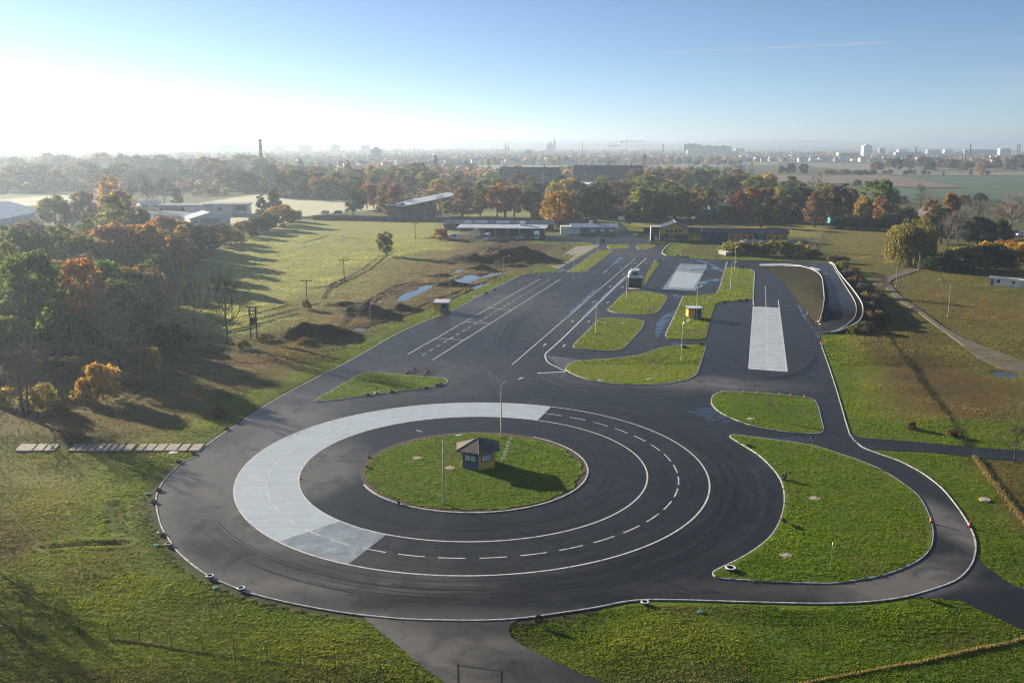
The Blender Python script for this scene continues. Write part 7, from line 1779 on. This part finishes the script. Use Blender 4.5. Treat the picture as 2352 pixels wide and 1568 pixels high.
def tufts(name, n, y0, y1, size, hgt, label, seed, dry=.2, lim=None, dens=1.0):
    R = np.random.RandomState(seed); Y = 1 / R.uniform(1 / y1, 1 / y0, n); X = R.uniform(-.70, .70, n) * Y
    i, j = gyi(Y), gxi(X); di, dt_ = DI[i, j], DT[i, j]
    isl_ = di < -.25; ok = isl_ | (dt_ > .5)
    for rd in ROADS_SEEN: ok &= ~inside(np.array([p[:2] for p in rd]), X, Y)
    if lim is not None: ok &= inside(np.array([p[:2] for p in lim]), X, Y)
    X, Y, i, j, isl_ = X[ok], Y[ok], i[ok], j[ok], isl_[ok]; k = len(X)
    z = np.where(isl_, KERB_TOP, HH[i, j]); c = TT[i, j].copy(); c[isl_] = (.105, .18, .008)
    far_isl = isl_ & (Y > 160); c[far_isl] = (.15, .20, .018)
    fz = .55 * vn(X * .55 + Y * .2, Y * 1.3 - X * .1, .62 * (y0 / 52) ** .7, 5) + .25 * vn(X, Y, 2.1 * (y0 / 52) ** .7, 6) + .2 * vn(X * .12, Y - X * .05, .9 * (y0 / 52) ** .7, 7)
    nz = (N2.reshape(NY, NX)[i, j] + N1.reshape(NY, NX)[i, j]) * .5
    c *= ((.75 + .8 * nz) * (.72 + .5 * fz))[:, None] * R.uniform(.85, 1.6, (k, 1)); c *= 1 + (nz[:, None] - .45) * np.array([.5, .15, .2]); dr = (R.uniform(0, 1, k) < dry) & ~isl_; c[dr] *= np.array([1.45, 1.12, .9])
    wn_ = np.clip((vn(X, Y, 7.0, 11) * .6 + vn(X, Y, 2.6, 12) * .4 - .56) * 3.2, 0, .75)[:, None]; c = c * (1 - wn_) + np.array([.20, .165, .06]) * R.uniform(.6, 1.3, (k, 1)) * wn_
    a = R.normal(0, .7, k); s = size * R.uniform(.5, 1.7, k) * (Y / y0) ** .5; h = hgt * R.uniform(.3, 1.3, k) * (.35 + 1.5 * fz) * (.5 + nz) * (Y / y0) ** .35; ln_ = R.normal(size=(k, 2)) * s[:, None] * .55 + np.array([.5, -.35]) * h[:, None] * 1.3
    ca, sa = np.cos(a) * s, np.sin(a) * s
    V = np.stack([np.stack([X - ca, Y - sa, z - .03], 1), np.stack([X + ca, Y + sa, z - .03], 1), np.stack([X + ca * .7 + ln_[:, 0], Y + sa * .7 + ln_[:, 1], z + h], 1), np.stack([X - ca * .8 + ln_[:, 0], Y - sa * .8 + ln_[:, 1], z + h * R.uniform(.5, 1, k)], 1)], 1).reshape(-1, 3)
    me = mesh_np(name, V, np.arange(len(V)).reshape(-1, 4), M_FAR); at = me.attributes.new("tint", 'FLOAT_COLOR', 'POINT'); cc = np.repeat(c, 4, 0)
    at.data.foreach_set("color", np.concatenate([cc, np.ones((len(cc), 1))], 1).ravel())
    return tag(link(name, me), label, "grass", kind='stuff')
tufts("grass", 680000, 52, 175, .046, .06, "short lumpy turf on the lawns and islands round the skid ring", 1)
tufts("grass", 260000, 170, 420, .12, .12, "rough turf on the field, the meadow and the farther islands", 2, .1)
def fringe(pts, w, n, size, hgt, col, label, seed):
    R = np.random.RandomState(seed); q = [Vector(p) for p in pts]; L = [0]
    for a, b in zip(q[:-1], q[1:]): L.append(L[-1] + (b - a).length)
    V, C_ = [], []
    for _ in range(n):
        s_ = R.uniform(0, L[-1]); i = next(k for k in range(1, len(L)) if L[k] >= s_); t_ = (s_ - L[i - 1]) / max(1e-6, L[i] - L[i - 1]); c = q[i - 1].lerp(q[i], t_)
        d = (q[i] - q[i - 1]).normalized(); o = R.normal() * w; x, y = c.x - d.y * o, c.y + d.x * o; a = R.uniform(0, 6.28); s = size * R.uniform(.5, 1.4); h = hgt * R.uniform(.4, 1.3); lx, ly = R.uniform(-.3, .3, 2) * h
        V += [(x - s * math.cos(a), y - s * math.sin(a), -.05), (x + s * math.cos(a), y + s * math.sin(a), -.05), (x + s * .5 * math.cos(a) + lx, y + s * .5 * math.sin(a) + ly, h), (x - s * .6 * math.cos(a) + lx, y - s * .6 * math.sin(a) + ly, h * .8)]
        C_ += [np.array(col) * R.uniform(.6, 1.4)] * 4
    me = mesh_np("grass", np.array(V), np.arange(len(V)).reshape(-1, 4), M_FAR); at = me.attributes.new("tint", 'FLOAT_COLOR', 'POINT'); at.data.foreach_set("color", np.concatenate([np.array(C_), np.ones((len(C_), 1))], 1).ravel())
    return tag(link("grass", me), label, "grass", kind='stuff')
fringe(G(6, 2380, 1250, 2250, 1290, 2055, 1322, 1850, 1370, 1640, 1420, 1430, 1456, 1215, 1497, 995, 1538, 770, 1578), .09, 1500, .04, .18, (.36, .27, .10), "strip of tall dry golden grass along the lower right fence", 1)
fringe(G(4, 752, 1268, 965, 1292, 1180, 1328, 1394, 1362, 1615, 1394, 1840, 1425, 2070, 1462, 2310, 1510), .08, 1300, .04, .18, (.13, .085, .045), "strip of brown dead grass along the lower left fence", 2)
fringe(G(6, 2005, 8, 2060, 80, 2120, 165, 2190, 250, 2250, 330, 2310, 410, 2400, 520), .2, 1900, .05, .3, (.30, .22, .09), "band of tall dry grass down the right edge fence", 3)
fringe(G(2, 1250, 480, 1330, 600, 1400, 700, 1450, 800, 1520, 895, 1590, 980, 1650, 1070, 1710, 1150, 1780, 1240, 1860, 1340, 1910, 1425, 1958, 1508), .2, 3600, .07, .42, (.06, .065, .03), "dark tufts forming the shadow line of the long meadow fence", 4)  # fence shadow put in as a strip of dark-coloured tufts
def tower(name, label, cat, x, Y, w, dpt, ytop, mt, cap=None, group=None, rz=0.0, windows=True):
    X, Yp = at_dist(x, Y); h = height_at(x, ytop, Yp)
    t = thing(name, label, cat, (X, Yp, 0), rz, group)
    mb = MB(); mb.box(-w / 2, w / 2, 0, dpt, 0, h); mb.obj("wall", mt, t)
    if windows:
        mb = MB(); nf = max(3, int(h / 3.2))
        for k in range(1, nf): mb.box(-w / 2 + .8, w / 2 - .8, -.12, -.01, k * h / nf, k * h / nf + 1.3)
        mb.obj("window_band", M_GLASS, t)
    if cap:
        mb = MB(); mb.box(-w * cap / 2, w * cap / 2, dpt * .3, dpt * .7, h, h + 4); mb.obj("roof_house", mt, t)
    return t
M_PANEL = simple("panel_block", (.42, .42, .43), .9, var=.1, scale=.02)
for i, (x, y, w) in enumerate(((265, 331, 26), (345, 333, 25), (436, 334, 32), (520, 333, 28), (770, 332, 20), (838, 334, 22))):
    tower("tower_block", f"{nth(i)} from the left of the pale hazy tower blocks on the left skyline" if i else "leftmost of the pale hazy tower blocks on the left skyline", "tower block", x, 3400 + (i % 3) * 200, w * 1.6, 16, y, M_PANEL, .3, "hazy tower blocks on the left skyline")
for i, (x, y, w) in enumerate(((300, 341, 40), (385, 341, 38), (560, 338, 60), (640, 336, 30), (700, 334, 30))):
    tower("slab_block", f"{nth(i)} from the left of the lower hazy slab blocks on the left skyline" if i else "leftmost of the lower hazy slab blocks on the left skyline", "slab block", x, 3700, w * 1.7, 14, y, M_PANEL, None, "hazy slab blocks on the left skyline")
tower("office_tower", "grey blue office tower rising from the suburb right of the striped chimney", "tower", 862, 2100, 22, 20, 342, M_PANEL, .4)
tower("office_tower", "squat hazy office block among trees left of the twin church spires", "tower", 1214, 2700, 20, 16, 346, M_PANEL, None)
tower("white_tower", "tall white tower block standing out on the right skyline", "tower", 1994, 3600, 33, 30, 334, M_STEELW, .5)
tower("grey_tower", "grey tower right of the tall white tower block", "tower", 2027, 3800, 22, 20, 340, M_CONC, None)
for i, (x, y, w) in enumerate(((1584, 331, 26), (1598, 332, 26), (1628, 335, 40), (1662, 336, 34))):
    tower("panel_estate", f"{nth(i)} from the left of the bluish panel blocks right of the cranes" if i else "leftmost of the bluish panel blocks right of the cranes", "tower block", x, 3900, w * 2.0, 18, y, M_GREYW, .25, "panel blocks right of the cranes")
tower("long_white_block", "long white block below the bluish panel blocks", "block", 1602, 3200, 70, 14, 345, M_WHITEW, None)
for i, (x, Y, y, w) in enumerate(((2075, 4000, 343, 40), (2145, 3800, 344, 50), (2180, 4200, 343, 38), (2260, 3600, 344, 150), (2310, 3500, 341, 40), (2090, 3000, 350, 90), (1950, 2800, 351, 60), (1700, 4000, 341, 40))):
    tower("factory_hall", f"{nth(i)} listed pale factory hall on the right skyline" if False else ["pale factory hall right of the grey tower", "wide pale hall near the slim red chimney", "small pale hall between the halls by the chimney", "very long pale hall at the right end of the skyline", "tall white hall at the right end of the skyline", "low white hall in front of the grey tower", "low white hall in front of the tall white tower", "small pale hall right of the panel blocks"][i], "factory", x, Y, w, 20, y, M_PANEL if i % 2 else M_WHITEW, None, None, 0, True)
def chimney(x, Y, ytop, r0, r1, label, striped=True):
    X, Yp = at_dist(x, Y); h = height_at(x, ytop, Yp); t = thing("chimney", label, "chimney", (X, Yp, 0))
    mb = MB(); mb.lathe([(r0, 0), ((r0 + r1) / 2, h * .5), (r1, h), (r1 * .75, h), (r1 * .7, h - 3)], 14); mb.obj("shaft", M_CONC if striped else M_BRICK, t)
    if striped:
        for a, b in ((.72, .88), (.42, .60), (.955, .995)):
            ra, rb = r0 + (r1 - r0) * a, r0 + (r1 - r0) * b; mb = MB(); mb.lathe([(ra + .12, h * a), (rb + .12, h * b)], 14); mb.obj("band", M_MAROON, t)
        mb = MB(); mb.lathe([(r1 + .3, h * .93), (r1 + 1.1, h * .94), (r1 + 1.1, h * .955), (r1 + .3, h * .95)], 14); mb.obj("gallery", M_DARK, t)
    return t
chimney(598, 1230, 319, 2.6, 2.0, "tall banded chimney rising above the hazy trees on the left")
chimney(1523, 3300, 331, 3, 2.2, "slim dark banded chimney between the cranes and the panel blocks")
chimney(2104, 3300, 337, 4, 3.4, "short thick chimney right of the grey tower", False)
chimney(2229, 2600, 330, 2.4, 1.7, "slim tall chimney above the tree belt at the right", False)
for x, lb in ((2212, "left of two short stacks beside the slim tall chimney"), (2219, "right of two short stacks beside the slim tall chimney")): chimney(x, 2600, 346, 2, 1.8, lb, False)
for x, lb in ((2337, "left of the twin chimneys at the right edge"), (2342, "right of the twin chimneys at the right edge")): chimney(x, 3400, 331, 3, 2.4, lb)
chimney(1338, 3600, 326, 1.6, 1.0, "needle thin mast right of the cathedral", False)
chimney(952, 2300, 338, .8, .5, "needle thin mast right of the grey blue office tower", False)
# cathedral with tall white tower; twin spires
X, Yp = at_dist(1264, 4400); S = 4400 / F_PX
t = thing("cathedral", "hazy cathedral with twin spires and one tall slender tower on the skyline", "cathedral", (X, Yp, 0)); M_STONE = simple("town_stone", (.2, .19, .19), .9)
hh = lambda y: height_at(1264, y, Yp)
mb = MB(); mb.add([(-8 * S, 0, 0), (6 * S, 0, 0), (6 * S, 24, 0), (-8 * S, 24, 0), (-8 * S, 0, hh(337)), (6 * S, 0, hh(337)), (6 * S, 24, hh(337)), (-8 * S, 24, hh(337)), (-7 * S, 12, hh(332)), (5 * S, 12, hh(332))], [(0, 1, 5, 4), (1, 2, 6, 9, 5), (2, 3, 7, 6), (3, 0, 4, 8, 7), (4, 5, 9, 8), (6, 7, 8, 9)]); mb.obj("nave", M_STONE, t)
for x in (-2.2, 1.2):
    mb = MB(); mb.box(x * S - 3, x * S + 3, -3, 3, 0, hh(331)); mb.obj("spire", M_STONE, t); mb = MB(); mb.lathe([(4, hh(331)), (2, hh(327)), (.3, hh(322))], 8); q_ = mb.obj("spire", M_STONE, t); q_.location.x = x * S
mb = MB(); mb.box(9 * S - 5, 9 * S + 5, -5, 5, 0, hh(326)); mb.obj("bell_tower", M_STONE, t)
mb = MB(); mb.lathe([(6, hh(326)), (4, hh(323)), (3, hh(321)), (.3, hh(316))], 8); q_ = mb.obj("spire", M_STONE, t); q_.location.x = 9 * S
X, Yp = at_dist(1165, 4300); t = thing("twin_spired_church", "small hazy church with two sharp spires left of the cathedral", "church", (X, Yp, 0)); hh2 = lambda y: height_at(1165, y, Yp); S = 4300 / F_PX
mb = MB(); mb.box(-6 * S, 5 * S, 0, 20, 0, hh2(338)); mb.obj("nave", M_STONE, t)
for x in (-4, 3):
    mb = MB(); mb.lathe([(3.6, 0), (3.6, hh2(334)), (.3, hh2(325))], 6); q_ = mb.obj("spire", M_STONE, t); q_.location.x = x * S - 1
def crane(x, Y, ytop, jl, jr, label):
    X, Yp = at_dist(x, Y); h = height_at(x, ytop, Yp); S = Y / F_PX; t = thing("tower_crane", label, "crane", (X, Yp, 0))
    mb = MB(); mb.box(-1.1, 1.1, -1.1, 1.1, 0, h); mb.add([(-1, -1, h), (1, -1, h), (1, 1, h), (-1, 1, h), (0, 0, h + 9)], [(0, 1, 4), (1, 2, 4), (2, 3, 4), (3, 0, 4)]); mb.obj("mast", M_WHITEW, t)
    mb = MB(); mb.box(-jl * S, jr * S, -.9, .9, h - 1.8, h); mb.tube([(0, 0, h + 8.5), (jr * S * .8, 0, h)], .25, 4); mb.tube([(0, 0, h + 8.5), (-jl * S * .8, 0, h)], .25, 4); mb.obj("jib", M_WHITEW, t)
    mb = MB(); mb.box(-jl * S, -jl * S + 6, -1.3, 1.3, h - 5, h - 1.81); mb.obj("counterweight", M_CONC, t)
crane(1438, 2900, 324, 12, 38, "larger tower crane with long jib on the middle skyline"); crane(1412, 3300, 334, 12, 14, "smaller tower crane left of the larger crane")
# dark barracks and other large roofs in the middle distance
def block(A, B, dpt, he, hr, wm, rm, nw, st, label, name="barracks", cat="building", chim=0, grp=None):
    gable(name, label, cat, P(*A), P(*B), dpt, he, hr, wm, rm, nw, st, grp, 'along', None, chim)
block((1146, 428), (1280, 430), 18, 13.5, 19.5, M_CONCD, M_ROOFD, 14, 3, "large dark barracks block with steep roof, left of the two", chim=2)
block((1316, 424), (1474, 426), 18, 14, 20.5, M_CONCD, M_ROOFD, 16, 3, "large dark barracks block with steep roof, right of the two", chim=3)
block((1060, 410), (1100, 410), 16, 10, 13, M_CONCD, M_ROOFD, 8, 2, "smaller dark block left of the barracks behind conifers", "dark_block")
block((475, 412), (585, 411), 20, 8, 9, M_CONCD, M_ROOFW, 14, 2, "long hazy flat factory block left of the banded chimney", "factory_block")
block((606, 402), (634, 402), 16, 13, 14, M_BRICK, M_ROOFD, 4, 3, "hazy brick boiler house right of the banded chimney", "boiler_house")
block((1215, 412), (1262, 420), 12, 6, 7, M_WHITEW, M_ROOFG, 6, 1, "pale low building in front of the left barracks block", "low_building")
block((1300, 433), (1352, 436), 12, 5, 7, M_CONC, M_ROOFG, 5, 1, "pale roofed shed in front of the right barracks block", "shed_building")
block((1195, 447), (1260, 449), 14, 4.5, 7, M_CONC, M_ROOFG, 8, 1, "long pale roof behind the row of autumn trees", "long_shed")
block((1390, 420), (1445, 422), 12, 5, 7, M_WHITEW, M_ROOFG, 6, 1, "white low building right of the right barracks block front", "low_building")
block((1620, 392), (1648, 392), 14, 4, 6.5, M_WHITEW, M_ROOFG, 4, 1, "white arched shed among trees beyond the fence band", "white_shed")
block((1698, 390), (1712, 390), 10, 5, 9, M_WHITEW, M_ROOFG, 3, 1, "small white gabled house at the edge of the far fields", "white_house")
for i, (x, y, w) in enumerate(((720, 381, 30), (925, 376, 70), (1010, 372, 40), (818, 378, 24), (1160, 380, 16), (1245, 380, 14))):
    block((x - w / 2, y), (x + w / 2, y), 14, 5, 6.5, M_WHITEW, M_ROOFG, 5, 1, ["pale workshop hall right of the brick boiler house", "long white hall in the suburb left of the barracks", "white hall right of the long white hall", "small pale hall under the grey blue office tower", "little white house above the left barracks roof", "little white house at the field above the barracks"][i], "suburb_hall")
# hills
def hill(xs, tops, Y, z=0):
    mb = MB(); k = len(xs)
    for x, y in zip(xs, tops):
        X, Yp = at_dist(x, Y); h = height_at(x, y, Yp)
        for j, (dy, f) in enumerate(((-2500, 0), (-1400, .35), (-500, .85), (0, 1), (900, .7), (2400, 0))): mb.v.append((X, Yp + dy, h * f - 2))
    for i in range(k - 1):
        for j in range(5): mb.f.append((i * 6 + j, (i + 1) * 6 + j, (i + 1) * 6 + j + 1, i * 6 + j + 1)); mb.m.append(0)
    mb.obj("hill", simple("wooded_hill", (.05, .06, .035), .95, scale=.003), smooth=True)["kind"] = 'structure'
hill([-400, 0, 300, 520, 700, 800, 900, 1000, 1100, 1200, 1300, 1500, 1800, 2300], [336, 335, 333, 324, 321, 321, 323, 325, 324, 326, 328, 330, 335, 345], 9500)
hill([300, 600, 900, 1100, 1300, 1500, 1600, 1750, 1850, 1950, 2100, 2300, 2700], [330, 322, 319, 319, 320, 323, 325, 321, 321, 325, 336, 342, 345], 12500)
# ------------------------------------------------------------------ the air itself
mb = MB(); mb.box(-25000, 25000, -1200, 25000, -3.0, 132)
haze = mb.obj("haze", [])
hm = bpy.data.materials.new("haze_air"); hm.use_nodes = True
hn = hm.node_tree.nodes; hn.clear()
ho = hn.new("ShaderNodeOutputMaterial"); hv = hn.new("ShaderNodeVolumePrincipled")
hv.inputs["Color"].default_value = (.66, .80, 1.0, 1); hv.inputs["Density"].default_value = 2.0e-4; hv.inputs["Anisotropy"].default_value = .52
hm.node_tree.links.new(hv.outputs[0], ho.inputs["Volume"])
haze.data.materials.append(hm); haze["kind"] = 'stuff'
